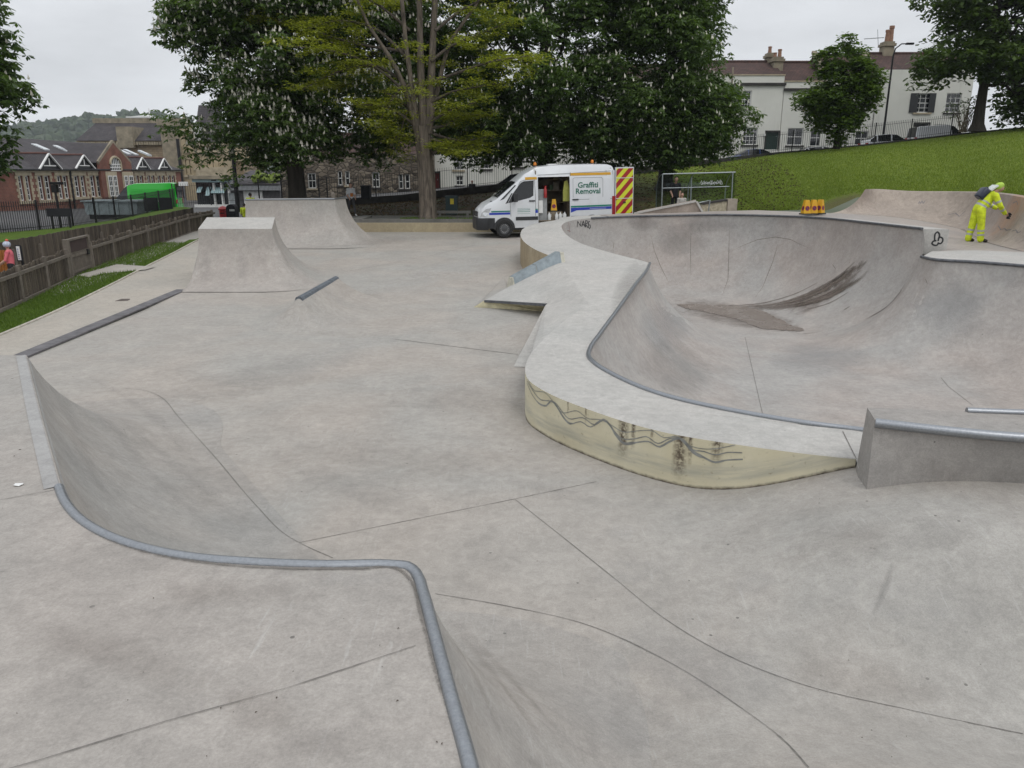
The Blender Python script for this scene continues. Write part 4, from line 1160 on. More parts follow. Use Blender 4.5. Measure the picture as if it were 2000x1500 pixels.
# tall board retaining fence behind the play area
BW = [Vector((-13.6, 15.0, 0.95)), at_y(0, 473, 22), at_y(132, 450, 27), at_y(240, 432, 33), at_y(380, 405, 41)]
bw = thing('board_fence', 'tall dark vertical board fence holding back the grass verge behind the play area', 'fence', (BW[0].x, BW[0].y, -0.2))
L, _ = polyline(BW, 0.15)
bd_me = MB().box(-.07, .07, -.015, .015, 0, 1.5).mesh('board', M_OLDWOOD)
for i, (p, q) in enumerate(L[:-1]):
    nx = L[i + 1][0]; an = math.atan2(nx.y - p.y, nx.x - p.x)
    put(bd_me, 'board', bw, (p.x + random.uniform(-.01, .01), p.y, p.z - 1.5 + random.uniform(-.015, .015)), an)
L, _ = polyline(BW, 1.9)
for p, q in L: put(post_me, 'post', bw, (p.x + 0.08, p.y, p.z - 1.2))
# grass verge on top and the railing on it
RL = [at_y(-120, 466, 24.5), at_y(0, 457, 27), at_y(130, 446, 31), at_y(250, 428, 38), at_y(345, 405, 47)]
RV = [Vector([np.interp(q, range(5), [p[k] for p in RL]) for k in range(3)]) for q in np.linspace(0, 4, 25)]
BV = [Vector([np.interp(q, range(5), [p[k] for p in BW]) for k in range(3)]) for q in np.linspace(0, 4, 25)]
mb = MB(); mb.loft([[p + Vector((0, 0, -0.05)) for p in BV], [p.lerp(r, .5) + Vector((0, 0, .03)) for p, r in zip(BV, RV)], [p + Vector((-0.5, 0.3, 0)) for p in RV]])
verge = tag(mb.build('verge', M_LAWN, None, 180, True), kind='structure')
def railing(name, label, pts, h, step, post_step, taller=1.0, bar_r=0.0085):
    root = thing(name, label, 'railing', tuple(pts[0]))
    inv = Matrix.Translation(root.location).inverted()
    L, tot = polyline(pts, step)
    mb = MB()
    for p, q in L:
        mb.box(p.x - bar_r, p.x + bar_r, p.y - bar_r, p.y + bar_r, p.z - .05, p.z + h + .04)
        mb.add([(p.x - bar_r*1.5, p.y - bar_r*1.5, p.z + h + .04), (p.x + bar_r*1.5, p.y - bar_r*1.5, p.z + h + .04), (p.x + bar_r*1.5, p.y + bar_r*1.5, p.z + h + .04), (p.x - bar_r*1.5, p.y + bar_r*1.5, p.z + h + .04), (p.x, p.y, p.z + h + .12)], [(0,1,4),(1,2,4),(2,3,4),(3,0,4)])
    o = mb.build('bar', M_IRON, None); o['kind'] = 'stuff'; o.parent = root; o.matrix_parent_inverse = inv
    L2, _ = polyline(pts, post_step)
    Lp = [p for p, q in L2]
    for p in Lp:
        o = MB().box(p.x - .03, p.x + .03, p.y - .03, p.y + .03, p.z - .1, p.z + h + .12).build('post', M_IRON); o.parent = root; o.matrix_parent_inverse = inv
    for a, b in zip(Lp[:-1], Lp[1:]):
        for hh in (h - 0.08, 0.14):
            o = MB().bar(a + Vector((0, 0, hh)), b + Vector((0, 0, hh)), .035, .02).build('rail', M_IRON); o.parent = root; o.matrix_parent_inverse = inv
    return root
railing('iron_railing', 'black iron railing on the grass verge in front of the brick school', RL, 1.0, 0.13, 2.4)
railing('iron_railing', 'long black iron railing climbing beside the street above the bank and hill', [p + Vector((0, 0.06, 0)) for p in KERB[:14]], 1.2, 0.14, 2.8)
railing('iron_railing', 'black iron railing in front of the pale blue shop beyond the chestnut', [at_y(340, 402, 52), at_y(440, 396, 54), at_y(560, 392, 50), at_y(640, 391, 46)], 1.3, 0.14, 2.4)
# ------------------------------------------------------------------ buildings
M_GLASS = NT('window_glass'); t = M_GLASS
t.color((0.018, 0.021, 0.025)).rough(0.07); t.bsdf.inputs['Specular IOR Level'].default_value = 0.8; M_GLASS = t.mat
M_WHITE = simple('white_joinery', (0.72, 0.72, 0.70), 0.5, 0, 0.06)
M_RENDER = NT('cream_render'); t = M_RENDER
c = t.mix(t.rng(t.noise(0.5, 5), 0.35, 0.65), (0.67, 0.67, 0.61), (0.73, 0.73, 0.67))
st = t.noise(1.0, 5, 0.65, vec=t.mapping(t.pos(), (2.2, 2.2, 0.25)))
c = t.mix(t.rng(st, 0.56, 0.8, 0, 0.35), c, (0.35, 0.34, 0.29)); t.color(c).rough(0.85); t.bump(t.noise(25, 3), 0.15, 0.02); M_RENDER = t.mat
def brick_mat(name, a, b, mortar, sc, bw=0.5, rh=0.25, rotx=True):
    t = NT(name); tcn = t.node('ShaderNodeTexCoord')
    mpg = t.mapping(tcn.outputs['Object'], (1, 1, 1), (math.pi / 2, 0, 0) if rotx else (0, 0, 0))
    br = t.node('ShaderNodeTexBrick'); t.l.new(mpg, br.inputs['Vector'])
    br.inputs['Color1'].default_value = (*a, 1); br.inputs['Color2'].default_value = (*b, 1); br.inputs['Mortar'].default_value = (*mortar, 1)
    br.inputs['Scale'].default_value = sc; br.inputs['Mortar Size'].default_value = 0.018; br.inputs['Brick Width'].default_value = bw; br.inputs['Row Height'].default_value = rh
    c = t.mix(1.0, br.outputs['Color'], t.mix(t.rng(t.noise(0.9, 5), 0.3, 0.7), (0.72, 0.7, 0.7), (1.25, 1.2, 1.2)), 'MULTIPLY')
    t.color(c).rough(0.9); t.bump(br.outputs['Fac'], -0.4, 0.02)
    return t.mat
M_BRICK = brick_mat('red_brick', (0.21, 0.078, 0.05), (0.165, 0.06, 0.042), (0.2, 0.15, 0.12), 2.2)
M_ASHLAR = brick_mat('bath_stone', (0.33, 0.265, 0.175), (0.28, 0.225, 0.15), (0.2, 0.16, 0.11), 0.85)
M_PIER = simple('rough_grey_stone', (0.26, 0.225, 0.165), 0.9, 0, 0.3, 1.5, 0.5, 6)
M_DRESSED = simple('dressed_stone', (0.40, 0.34, 0.24), 0.85, 0, 0.2, 2)
def roof_mat(name, a, b, sc, rh=0.28):
    return brick_mat(name, a, b, tuple(x * 0.35 for x in a), sc, 0.32, rh, False)
M_SLATE = roof_mat('slate_roof', (0.055, 0.052, 0.058), (0.075, 0.068, 0.07), 1.6)
M_TILE = roof_mat('clay_pantiles', (0.085, 0.048, 0.040), (0.055, 0.034, 0.030), 1.15)
M_RUBBLE = NT('rubble_stone'); t = M_RUBBLE
vo = t.node('ShaderNodeTexVoronoi', feature='F1'); vo.inputs['Scale'].default_value = 3.0; t.l.new(t.mapping(t.pos(), (0.8, 0.8, 1.3)), vo.inputs['Vector'])
ve = t.node('ShaderNodeTexVoronoi', feature='DISTANCE_TO_EDGE'); ve.inputs['Scale'].default_value = 3.0; t.l.new(t.mapping(t.pos(), (0.8, 0.8, 1.3)), ve.inputs['Vector'])
sc_ = t.node('ShaderNodeSeparateColor'); t.l.new(vo.outputs['Color'], sc_.inputs[0])
c = t.mix(sc_.outputs[0], (0.075, 0.06, 0.047), (0.25, 0.21, 0.16)); c = t.mix(t.rng(ve.outputs['Distance'], 0.0, 0.09), (0.055, 0.048, 0.04), c)
t.color(c).rough(0.95); t.bump(t.rng(ve.outputs['Distance'], 0, 0.12), 0.8, 0.06); M_RUBBLE = t.mat

def wall_mesh(mb, u0, u1, z0, z1, holes, reveal=0.16, y=0.0, mat=0):
    us = sorted(set([u0, u1] + [h[0] for h in holes] + [h[1] for h in holes])); zs = sorted(set([z0, z1] + [h[2] for h in holes] + [h[3] for h in holes]))
    us = [u for u in us if u0 <= u <= u1]; zs = [z for z in zs if z0 <= z <= z1]
    for a, b in zip(us[:-1], us[1:]):
        for c, d in zip(zs[:-1], zs[1:]):
            m, n = (a + b) / 2, (c + d) / 2
            if any(h[0] < m < h[1] and h[2] < n < h[3] for h in holes): continue
            mb.add([(a, y, c), (b, y, c), (b, y, d), (a, y, d)], [(0, 1, 2, 3)], mat)
    for a, b, c, d in holes:
        mb.add([(a, y, c), (b, y, c), (b, y, d), (a, y, d), (a, y + reveal, c), (b, y + reveal, c), (b, y + reveal, d), (a, y + reveal, d)], [(0, 4, 5, 1), (1, 5, 6, 2), (2, 6, 7, 3), (3, 7, 4, 0)], mat)
def window(parent, a, b, c, d, nx=3, ny=4, y=0.1, frame=0.07, bar=0.03, fm=None, glass=None, meeting=True):
    fm = fm or M_WHITE
    mb = MB()
    mb.box(a, a + frame, y, y + .05, c, d).box(b - frame, b, y, y + .05, c, d).box(a + frame, b - frame, y, y + .05, c, c + frame).box(a + frame, b - frame, y, y + .05, d - frame, d)
    for i in range(1, nx):
        x = a + (b - a) * i / nx; mb.box(x - bar / 2, x + bar / 2, y + .008, y + .045, c + frame, d - frame)
    for i in range(1, ny):
        z = c + (d - c) * i / ny; w_ = bar * (1.9 if meeting and i == ny // 2 else 1)
        mb.box(a + frame, b - frame, y + .012, y + .042, z - w_ / 2, z + w_ / 2)
    o = mb.build('window', fm, parent)
    MB().add([(a, y + .03, c), (b, y + .03, c), (b, y + .03, d), (a, y + .03, d)], [(0, 1, 2, 3)]).build('pane', glass or M_GLASS, o)
    return o
def bpart(mb, name, mat, parent, smooth=None): return mb.build(name, mat, parent, smooth, False)

# ---- terrace on the hill: frontal, 64 m away
HY = 64.0
def hx(px, py, y=HY): p = at_y(px, py, y); return p.x, p.z
def house(label, px0, px1, py_par, py_base, roof_px, windows, door=None, cornice=None, name='terraced_house', depth=7.0, ridge_dy=3.2, roof=None, wallm=None, y=HY):
    x0, zt = hx(px0, py_par, y); x1, _ = hx(px1, py_par, y); _, zb = hx(px0, py_base, y)
    root = thing(name, label, 'house', (x0, y, zb))
    W = x1 - x0; H = zt - zb; T = lambda px, py: (hx(px, py, y)[0] - x0, hx(px, py, y)[1] - zb)
    holes = []; wins = []
    for wd in windows:
        (a, d), (b, c) = T(wd[0], wd[1]), T(wd[2], wd[3]); holes.append((a, b, c, d)); wins.append((a, b, c, d, wd[4], wd[5]))
    if door:
        (a, d), (b, c) = T(door[0], door[1]), T(door[2], door[3]); c = max(c, 0.0); holes.append((a, b, c, d)); dr = (a, b, c, d)
    mb = MB(); wall_mesh(mb, 0, W, -2.5, H, holes)
    mb.add([(0, 0, -2.5), (0, depth, -2.5), (0, depth, H), (0, 0, H)], [(0, 1, 2, 3)]); mb.add([(W, 0, -2.5), (W, depth, -2.5), (W, depth, H), (W, 0, H)], [(0, 1, 2, 3)])
    bpart(mb, 'wall', wallm or M_RENDER, root)
    for (a, b, c, d, nx_, ny_) in wins:
        window(root, a, b, c, d, nx_, ny_)
        bpart(MB().box(a - .1, b + .1, -.1, .12, c - .12, c - .003), 'sill', M_DSTONE if random.random() < .7 else M_DRESSED, root)
    if door:
        a, b, c, d = dr
        o = bpart(MB().box(a, b, .1, .16, c, d), 'door', door[4], root)
        bpart(MB().box(a + .12, b - .12, .085, .1, c + .9, d - .25).box(a + .12, b - .12, .085, .1, c + .2, c + .75), 'door_panel', door[4], o)
        bpart(MB().box(b - .16, b - .1, .05, .1, c + .95, c + 1.05), 'handle', M_STEEL, o)
        bpart(MB().box(a - .1, a - .002, -.03, .05, c, d + .1).box(b + .002, b + .1, -.03, .05, c, d + .1).box(a - .1, b + .1, -.03, .05, d + .002, d + .12), 'door_surround', M_DSTONE, root)
    _, zr = hx(roof_px[0], roof_px[1], y + ridge_dy)
    zr -= zb
    ze = H - 0.05 if roof is None else roof - zb
    rmb = MB(); rise = zr - ze; L = math.hypot(ridge_dy - .3, rise)
    M = Matrix.Translation((0, .3, ze)) @ Matrix.Rotation(math.atan2(rise, ridge_dy - .3), 4, 'X')
    ro = MB().box(-.05, W + .05, 0, L, -.1, 0).build('roof', M_TILE, root); ro.matrix_local = M
    M2 = Matrix.Translation((0, ridge_dy * 2 - .3, ze)) @ Matrix.Rotation(math.pi - math.atan2(rise, ridge_dy - .3), 4, 'X')
    r2 = MB().box(-.05, W + .05, 0, L, 0, .1).build('roof', M_TILE, root); r2.matrix_local = M2
    rid = bpart(MB().tube([(-.05, ridge_dy, zr + .02), (W + .05, ridge_dy, zr + .02)], .12, 8), 'ridge_tiles', M_TILE, root)
    if cornice:
        _, zc = T(px0, cornice)
        bpart(MB().box(-.03, W + .12, -.18, -.002, zc - .09, zc + .09), 'cornice', M_DSTONE, root)
        bpart(MB().box(0, W + .05, -.06, .3, H, H + .09), 'parapet_cap', M_DRESSED, root)
    return root, T, W, H
M_DOORG = simple('dark_green_paint', (0.012, 0.035, 0.028), 0.4)
h1, T1, W1, H1 = house('cream terraced house with a dark cornice and a green front door', 1380, 1533, 147.5, 292, (1450, 121), [(1444, 177, 1466, 212, 4, 4), (1452, 249, 1478, 283, 4, 4), (1408, 255, 1430, 287, 4, 4), (1398, 180, 1418, 212, 4, 4)], (1497, 258, 1518, 293, M_DOORG), 164.5)
h2, T2, W2, H2 = house('lower cream terraced house half hidden by the small round tree', 1533, 1614, 160, 290, (1560, 122), [(1572, 183, 1592, 214, 3, 4), (1539, 250, 1567, 284, 2, 2), (1584, 252, 1608, 286, 2, 2)], None, 175)
h3, T3, W3, H3 = house('cream terraced house with a plain tiled roof beside the tall black lamp post', 1614, 1716, 151, 284, (1680, 108.5), [(1640, 190, 1664, 222, 3, 4), (1672, 256, 1694, 284, 2, 2)], None, None)
h4, T4, W4, H4 = house('taller cream house with dark window shutters behind the parked white van', 1716, 1905, 136, 274, (1800, 105), [(1790, 182, 1816, 220, 3, 4), (1850, 182, 1874, 220, 3, 4), (1825, 243, 1850, 262, 3, 2)], (1787, 242, 1809, 283, simple('black_door', (0.02, 0.02, 0.022), 0.5)), None)
house('cream terraced house with dark windows glimpsed behind the chestnut crown', 1190, 1379.5, 158, 312, (1300, 128), [(1205, 190, 1226, 225, 3, 4), (1262, 190, 1284, 225, 3, 4), (1320, 190, 1342, 225, 3, 4), (1262, 268, 1286, 302, 3, 4), (1322, 264, 1346, 298, 3, 4)], (1207, 282, 1226, 325, M_DOORG), 172)
for (px, a, b, c, d) in ((1803, 1779, 182, 1790, 220), (1803, 1816, 182, 1824, 220)):
    (u0, z1_), (u1, z0_) = T4(a, b), T4(c, d)
    bpart(MB().box(u0 + .02, u1 - .02, -.06, -.002, z0_, z1_), 'shutter', simple('dark_shutter', (0.03, 0.032, 0.035), 0.6), h4)
bpart(MB().tube([(W1 - 1.2, -.05, 1), (W1 - 1.2, -.05, 1.2)], .1, 8), 'alarm_box', M_WHITE, h1)
# downpipe on the first house and chimneys
u, z = T1(1430, 150); bpart(MB().tube([(u, -.08, H1 + .6), (u, -.08, H1 - 2.2)], .06, 8), 'vent_pipe', M_PIER, h1)
def chimney(parent, T, px0, px1, py0, py1, y, pots):
    """stack between photo rows py0 (top) and py1, standing y metres behind the front"""
    a = at_y(px0, py1, HY + y); b = at_y(px1, py0, HY + y)
    px_, pz_ = parent.location.x, parent.location.z
    w = b.x - a.x
    o = bpart(MB().box(a.x - px_, b.x - px_, y - .4, y + .5, a.z - pz_ - 1.2, b.z - pz_).box(a.x - px_ - .1, b.x - px_ + .1, y - .5, y + .6, b.z - pz_ - .35, b.z - pz_ - .15), 'chimney', M_PIER, parent)
    for k, (f, hpot, r) in enumerate(pots):
        x = a.x - px_ + w * f
        bpart(MB().lathe([(r, 0), (r * .8, hpot * .8), (r, hpot * .82), (r, hpot)], 10, 0, Matrix.Translation((x, y, b.z - pz_))), 'chimney_pot', simple('clay_pot', (0.27, 0.15, 0.10), 0.8), o)
chimney(h1, T1, 1496, 1509, 104, 122, 3.4, [(0.5, .5, .16)])
chimney(h1, T1, 1508, 1528, 112, 124, 2.4, [(0.25, .35, .15), (.7, .6, .17)])
chimney(h4, T4, 1721, 1744, 82, 110, 3.2, [(.4, .9, .2), (.75, 1.2, .2)])
chimney(h2, T2, 1604, 1612, 116, 124, 3.4, [])
# gable parapet copings
def coping_line(parent, px, y0, z0, y1, z1, w=.35):
    bpart(MB().bar((px, y0, z0), (px, y1, z1), w, .25), 'gable_coping', M_PIER, parent)
zr3 = hx(1680, 108.5, HY + 3.2)[1] - h3.location.z
coping_line(h3, 0, .2, H3 + .05, 3.2, zr3 + .25); coping_line(h3, W3, .2, H3 + .1, 3.2, zr3 + .3)
mb = MB()
a = at_y(1712, 76, HY + 3); mb.tube([(a.x - 1.0, HY + 3, a.z), (a.x + .6, HY + 3, a.z + .1)], .03, 5); mb.tube([(a.x, HY + 3, a.z + .7), (a.x + .2, HY + 3, a.z - .5)], .02, 5)
o = mb.build('aerial', M_STEEL); o.parent = h4; o.matrix_parent_inverse = Matrix.Translation(h4.location).inverted()

# ---- rubble stone house and pale house behind the railing
h5, T5, W5, H5 = house('rough rubble stone cottage with pale window frames behind the chestnut trunk', 545, 846, 300, 397, (700, 262), [(659, 334, 669, 362, 1, 2), (673, 334, 684, 362, 1, 2), (726, 336, 742, 366, 2, 2), (778, 340, 788, 369, 1, 2), (790, 340, 801, 369, 1, 2), (600, 338, 618, 368, 2, 2)], None, None, 'stone_cottage', wallm=M_RUBBLE, y=60)
house('pale rendered house with a dull red front door beside the thick tree trunk', 846, 1188, 250, 388, (1000, 205), [(885, 300, 905, 332, 3, 4), (940, 296, 960, 330, 3, 4), (1000, 290, 1022, 326, 3, 4), (1060, 284, 1082, 320, 3, 4), (890, 343, 905, 362, 2, 2), (1120, 280, 1140, 316, 3, 4)], (847.5, 338, 858.5, 377, simple('dull_red_door', (0.12, 0.018, 0.018), 0.5)), None, 'rendered_house', y=61)

# ---- brick school, set along the left, facing the street
SA = at_y(18, 334, 66); SB = at_y(352, 334, 101)
sd = Vector((SB.x - SA.x, SB.y - SA.y, 0)); SL = sd.length; sd.normalize()
SZ = -1.2
school = thing('brick_school', 'long red brick school with stone window surrounds, slate roof and white edged dormers', 'school', (SA.x, SA.y, SZ), (0, 0, math.atan2(sd.y, sd.x)))
snorm = Vector((sd.y, -sd.x, 0)); snorm = snorm if snorm.dot(-Vector((SA.x, SA.y, 0))) > 0 else -snorm
def su(px, py, offset=0.0):
    p = on_plane(px, py, Vector((SA.x, SA.y, 0)) + snorm * offset, snorm); return (p - Vector((SA.x, SA.y, 0))).dot(sd), p.z - SZ
EZ = su(100, 333.6)[1]
wins = []
for a, b, bot in ((33.6, 43, 393), (47.5, 57, 393), (72, 82.5, 391), (84.5, 96.5, 391), (110, 119.7, 389), (121, 131.5, 389), (143, 153.5, 385), (155.5, 165, 385), (174, 184, 385), (186, 195, 385),
    (203, 211, 384), (213, 220, 384), (235, 241.5, 382), (244, 252.5, 382), (264.7, 270.3, 378), (272, 279, 378), (286.7, 292.7, 377), (294.7, 301, 377), (307, 313, 376), (315, 321, 376), (327, 333, 375), (334.7, 340.7, 375)):
    u0 = su(a, 345)[0]; u1 = su(b, 345)[0]; z0 = su((a + b) / 2, bot)[1]; z1 = su((a + b) / 2, 343)[1]
    wins.append((u0, u1, z0, z1))
mb = MB(); wall_mesh(mb, -14, SL, -1, EZ, wins, 0.25); mb.add([(SL, 0, -1), (SL, 12, -1), (SL, 12, EZ), (SL, 0, EZ)], [(0, 1, 2, 3)])
bpart(mb, 'wall', M_BRICK, school)
for i, (a, b, c, d) in enumerate(wins): window(school, a, b, c, d, 2, 4, 0.15, .11, .05)
for i in range(0, len(wins), 2):
    a, b, c, d = wins[i][0], wins[i + 1][1], wins[i][2], wins[i][3]
    mb = MB(); mb.box(a - .3, b + .3, -.06, .05, d + .002, d + .45).box(a - .3, b + .3, -.08, .05, c - .25, c - .002)
    m0, m1 = wins[i][1], wins[i + 1][0]; mb.box(m0 + .003, m1 - .003, -.05, .1, c, d)
    for k in range(8):
        z = c + (d - c) * k / 8; w_ = .42 if k % 2 else .24
        mb.box(a - w_, a - .003, -.05, .05, z, z + (d - c) / 8 - .02); mb.box(b + .003, b + w_, -.05, .05, z, z + (d - c) / 8 - .02)
    bpart(mb, 'stone_surround', M_DRESSED, school)
bpart(MB().box(-14, SL, -.12, -.01, EZ - .12, EZ + .02), 'eaves_band', M_DRESSED, school)
bpart(MB().tube([(-14, -.3, EZ + .1), (SL + .2, -.3, EZ + .1)], .09, 6), 'gutter', M_IRON, school)
for px in (136, 198.5, 258): u = su(px, 350)[0]; bpart(MB().tube([(u, -.14, EZ), (u, -.14, 0)], .08, 6), 'downpipe', M_IRON, school)
RZ = 6.15 - SZ; RD = 6.5
mb = MB(); mb.add([(-14, -.35, EZ + .08), (SL + .2, -.35, EZ + .08), (SL - 5, RD, RZ), (-14, RD, RZ), (-14, 2 * RD, EZ), (SL + .2, 2 * RD, EZ)], [(0, 1, 2, 3), (3, 2, 5, 4), (1, 5, 2)])
roof = bpart(mb, 'roof', M_SLATE, school)
def roofpt(px, py):
    """school roof seen at a photo position, in school coordinates"""
    nl = Vector((0, -(RZ - EZ), RD)).normalized()
    Mw = Matrix.Translation(school.location) @ Matrix.Rotation(school.rotation_euler.z, 4, 'Z')
    p = on_plane(px, py, Mw @ Vector((0, -.35, EZ + .08)), (Mw.to_3x3() @ nl)); return Mw.inverted() @ p, nl
for q in (((69, 279), (76, 279), (89, 290), (82, 290)), ((110, 282), (117, 282), (131, 293), (124, 293)), ((128, 284), (135, 284), (148, 294), (141, 294)), ((233, 289), (238, 289), (249, 299), (244, 299)), ((247, 290), (252, 290), (264, 300), (259, 300)), ((275, 292), (280, 292), (290, 301), (285, 301))):
    pts = [roofpt(*w_)[0] for w_ in q]; nl = roofpt(*q[0])[1]
    u0, u1 = min(p.x for p in pts), max(p.x for p in pts); um = (u0 + u1) / 2; y0, y1 = min(p.y for p in pts), max(p.y for p in pts)
    zz = lambda y: EZ + .08 + (y + .35) * (RZ - EZ - .08) / (RD + .35)
    ww = .45
    mb = MB(); mb.add([(um - ww, y0, zz(y0) + .1), (um + ww, y0, zz(y0) + .1), (um + ww, y1, zz(y1) + .1), (um - ww, y1, zz(y1) + .1), (um - ww, y0, zz(y0) - .1), (um + ww, y0, zz(y0) - .1), (um + ww, y1, zz(y1) - .1), (um - ww, y1, zz(y1) - .1)], [(0, 1, 2, 3), (0, 4, 5, 1), (1, 5, 6, 2), (2, 6, 7, 3), (3, 7, 4, 0)])
    bpart(mb, 'skylight', simple('skylight_glass', (0.55, 0.58, 0.6), 0.12), roof)
# dormers
for apex, l, r_ in (((93.7, 300), (76, 330), (119.7, 330)), ((162.8, 303), (147, 329), (184.3, 329)), ((276.7, 307.5), (266, 330.7), (292.7, 330.7)), ((319.3, 309.5), (309.3, 331), (334, 331))):
    (ua, za), (ul, zl), (ur, zr_) = su(*apex, .3), su(*l, .3), su(*r_, .3); ul, ur = ul, ur; um = (ul + ur) / 2; zl = min(zl, zr_); yb = (za - EZ) / ((RZ - EZ) / RD)
    d = thing('d', None, None); bpy.data.objects.remove(d)
    mb = MB(); y0 = -.3
    mb.add([(ul, y0, zl), (ur, y0, zl), (um, y0, za), (ul, yb * .15, zl), (ur, yb * .15, zl), (um, yb, za)], [(0, 3, 5, 2), (1, 2, 5, 4)])
    dm = bpart(mb, 'dormer', M_SLATE, school)
    mb = MB(); mb.add([(ul + .15, y0 + .06, zl), (ur - .15, y0 + .06, zl), (um, y0 + .06, za - .15)], [(0, 1, 2)]); bpart(mb, 'dormer_front', M_IRON, dm)
    mb = MB(); mb.bar((ul, y0 - .05, zl), (um, y0 - .05, za), .1, .16, 0, (0, 1, 0)); mb.bar((ur, y0 - .05, zl), (um, y0 - .05, za), .1, .16, 0, (0, 1, 0)); bpart(mb, 'bargeboard', M_WHITE, dm)
    h_ = za - zl; w_ = (ur - ul)
    mb = MB(); mb.box(um - w_ * .27, um + w_ * .27, y0 - .02, y0 + .03, zl + h_ * .18, zl + h_ * .25); mb.box(um - .05, um + .05, y0 - .02, y0 + .03, zl + h_ * .25, zl + h_ * .7)
    bpart(mb, 'dormer_window', M_WHITE, dm)
    bpart(MB().tube([(um, y0, za + .05), (um, yb, za + .05)], .09, 6), 'ridge_tiles', simple('red_ridge', (0.12, 0.055, 0.045), .8), dm)
# gable
(ua, za), (ul, zl), (ur, zr_) = su(221, 279.5, .3), su(194, 318, .3), su(256, 318.5, .3)
mb = MB(); yb = RD * .9
mb.prism([(ul, -.3, 0), (ur, -.3, 0), (ur, -.3, zl), (ua, -.3, za), (ul, -.3, zl)], (0, .28, 0)); gab = bpart(mb, 'gable', M_BRICK, school)
mb = MB(); mb.add([(ul, -.02, zl + .02), (ua, -.02, za), (ua, yb, za), (ul, yb, zl), (ur, -.02, zl + .02), (ur, yb, zl)], [(0, 1, 2, 3), (1, 4, 5, 2)]); bpart(mb, 'gable_roof', M_SLATE, school)
mb = MB(); mb.bar((ul - .1, -.2, zl), (ua, -.2, za + .12), .4, .16, 0, (0, 1, 0)); mb.bar((ur + .1, -.2, zl), (ua, -.2, za + .12), .4, .16, 0, (0, 1, 0)); bpart(mb, 'gable_coping', M_PIER, gab)
(a, d), (b, c) = su(213, 306, .35), su(237, 333, .35)
arch = [(a, -.33, c), (b, -.33, c)] + [((a + b) / 2 + (b - a) / 2 * math.cos(math.pi * k / 10), -.33, c + (d - c) * .45 + (d - c) * .55 * math.sin(math.pi * k / 10)) for k in range(11)]
o = bpart(MB().ngon(arch), 'arched_window', M_GLASS, gab)
mb = MB()
for k in range(1, 6):
    x = a + (b - a) * k / 6; mb.box(x - .04, x + .04, -.38, -.335, c, c + (d - c) * (.45 + .5 * math.sin(math.acos(max(-1, min(1, (x - (a + b) / 2) / ((b - a) / 2)))))))
for k in range(0, 3): mb.box(a, b, -.385, -.338, c + (d - c) * .45 * k / 2 - .05, c + (d - c) * .45 * k / 2 + .05)
bpart(mb, 'glazing_bars', M_WHITE, o)
mb = MB(); mb.tube([Vector(p) + Vector((0, -.03, 0)) for p in arch[1:]], .13, 6); bpart(mb, 'arch_ring', M_DRESSED, o)
# gable windows again in front of the gable face
for i in (10, 12):
    a, b, c, d = wins[i][0], wins[i + 1][1], wins[i][2], wins[i][3]
    o = bpart(MB().box(a - .25, b + .25, -.36, -.305, c - .2, d + .4), 'stone_surround', M_DRESSED, gab)
    for j in (0, 1):
        w0 = wins[i + j]; ww = window(o, w0[0], w0[1], w0[2], w0[3], 2, 4, -.44, .1, .05)

# ---- tall stone buildings behind the school
def fr(px, py, y): p = at_y(px, py, y); return p.x, p.z
yb_ = 118.0
x0, ze = fr(150, 275, yb_); x1, _ = fr(346, 275, yb_); _, zt = fr(200, 238, yb_ + 5)
hall = thing('stone_hall', 'tall stone hall with a steep dark slate mansard and glass lantern behind the school', 'building', (x0, yb_, -1.5))
W = x1 - x0; E = ze + 1.5; T = zt + 1.5
bpart(MB().box(0, W, 0, 22, 0, E), 'wall', M_ASHLAR, hall)
xi = fr(190, 240, yb_ + 5)[0] - x0
mb = MB(); mb.add([(0, -.4, E), (W, -.4, E), (W, 5, T), (xi, 5, T), (0, 22, E), (W, 22, E), (W, 17, T), (xi, 17, T)], [(0, 1, 2, 3), (4, 7, 6, 5), (3, 2, 6, 7), (0, 3, 7, 4), (1, 5, 6, 2)])
hr = bpart(mb, 'mansard_roof', M_SLATE, hall)
bpart(MB().box(xi - .5, W, 4.6, 5.4, T - .2, T + .5), 'roof_cresting', M_PIER, hr)
a, b = fr(225, 246, yb_ - 1)[0] - x0, fr(256, 246, yb_ - 1)[0] - x0; z = fr(225, 247, yb_ - 1)[1] + 1.5
bpart(MB().box(a, b, -1, 3, E - 1, z), 'stone_dormer', M_PIER, hall)
mb = MB()
for k in range(40): mb.box(W * k / 40, W * k / 40 + .5, -.6, -.01, E - .6, E - .15)
bpart(mb, 'corbel_table', M_DRESSED, hall)
a, b = fr(312, 246, yb_ - 2)[0] - x0, fr(346, 246, yb_ - 2)[0] - x0; z = fr(320, 246, yb_ - 2)[1] + 1.5
bpart(MB().box(a, b, -2, 6, 0, z).box(a - .3, b + .3, -2.3, 6, z, z + .6), 'chimney_breast', M_PIER, hall)
a, b = fr(262, 236, yb_ + 10)[0] - x0, fr(314, 236, yb_ + 10)[0] - x0; z0 = fr(262, 237, yb_ + 10)[1] + 1.5; z1 = fr(288, 224.5, yb_ + 10)[1] + 1.5
mb = MB(); m_ = (a + b) / 2
mb.add([(a, 8, z0 + .5), (b, 8, z0 + .5), (b, 14, z0 + .5), (a, 14, z0 + .5), (m_, 11, z1)], [(0, 1, 4), (1, 2, 4), (2, 3, 4), (3, 0, 4)])
mb.box(a + .2, b - .2, 8.1, 13.9, z0 - 2, z0 + .5)
lan = bpart(mb, 'glass_lantern', simple('lantern_glass', (0.6, 0.64, 0.66), 0.15), hr)
mb = MB()
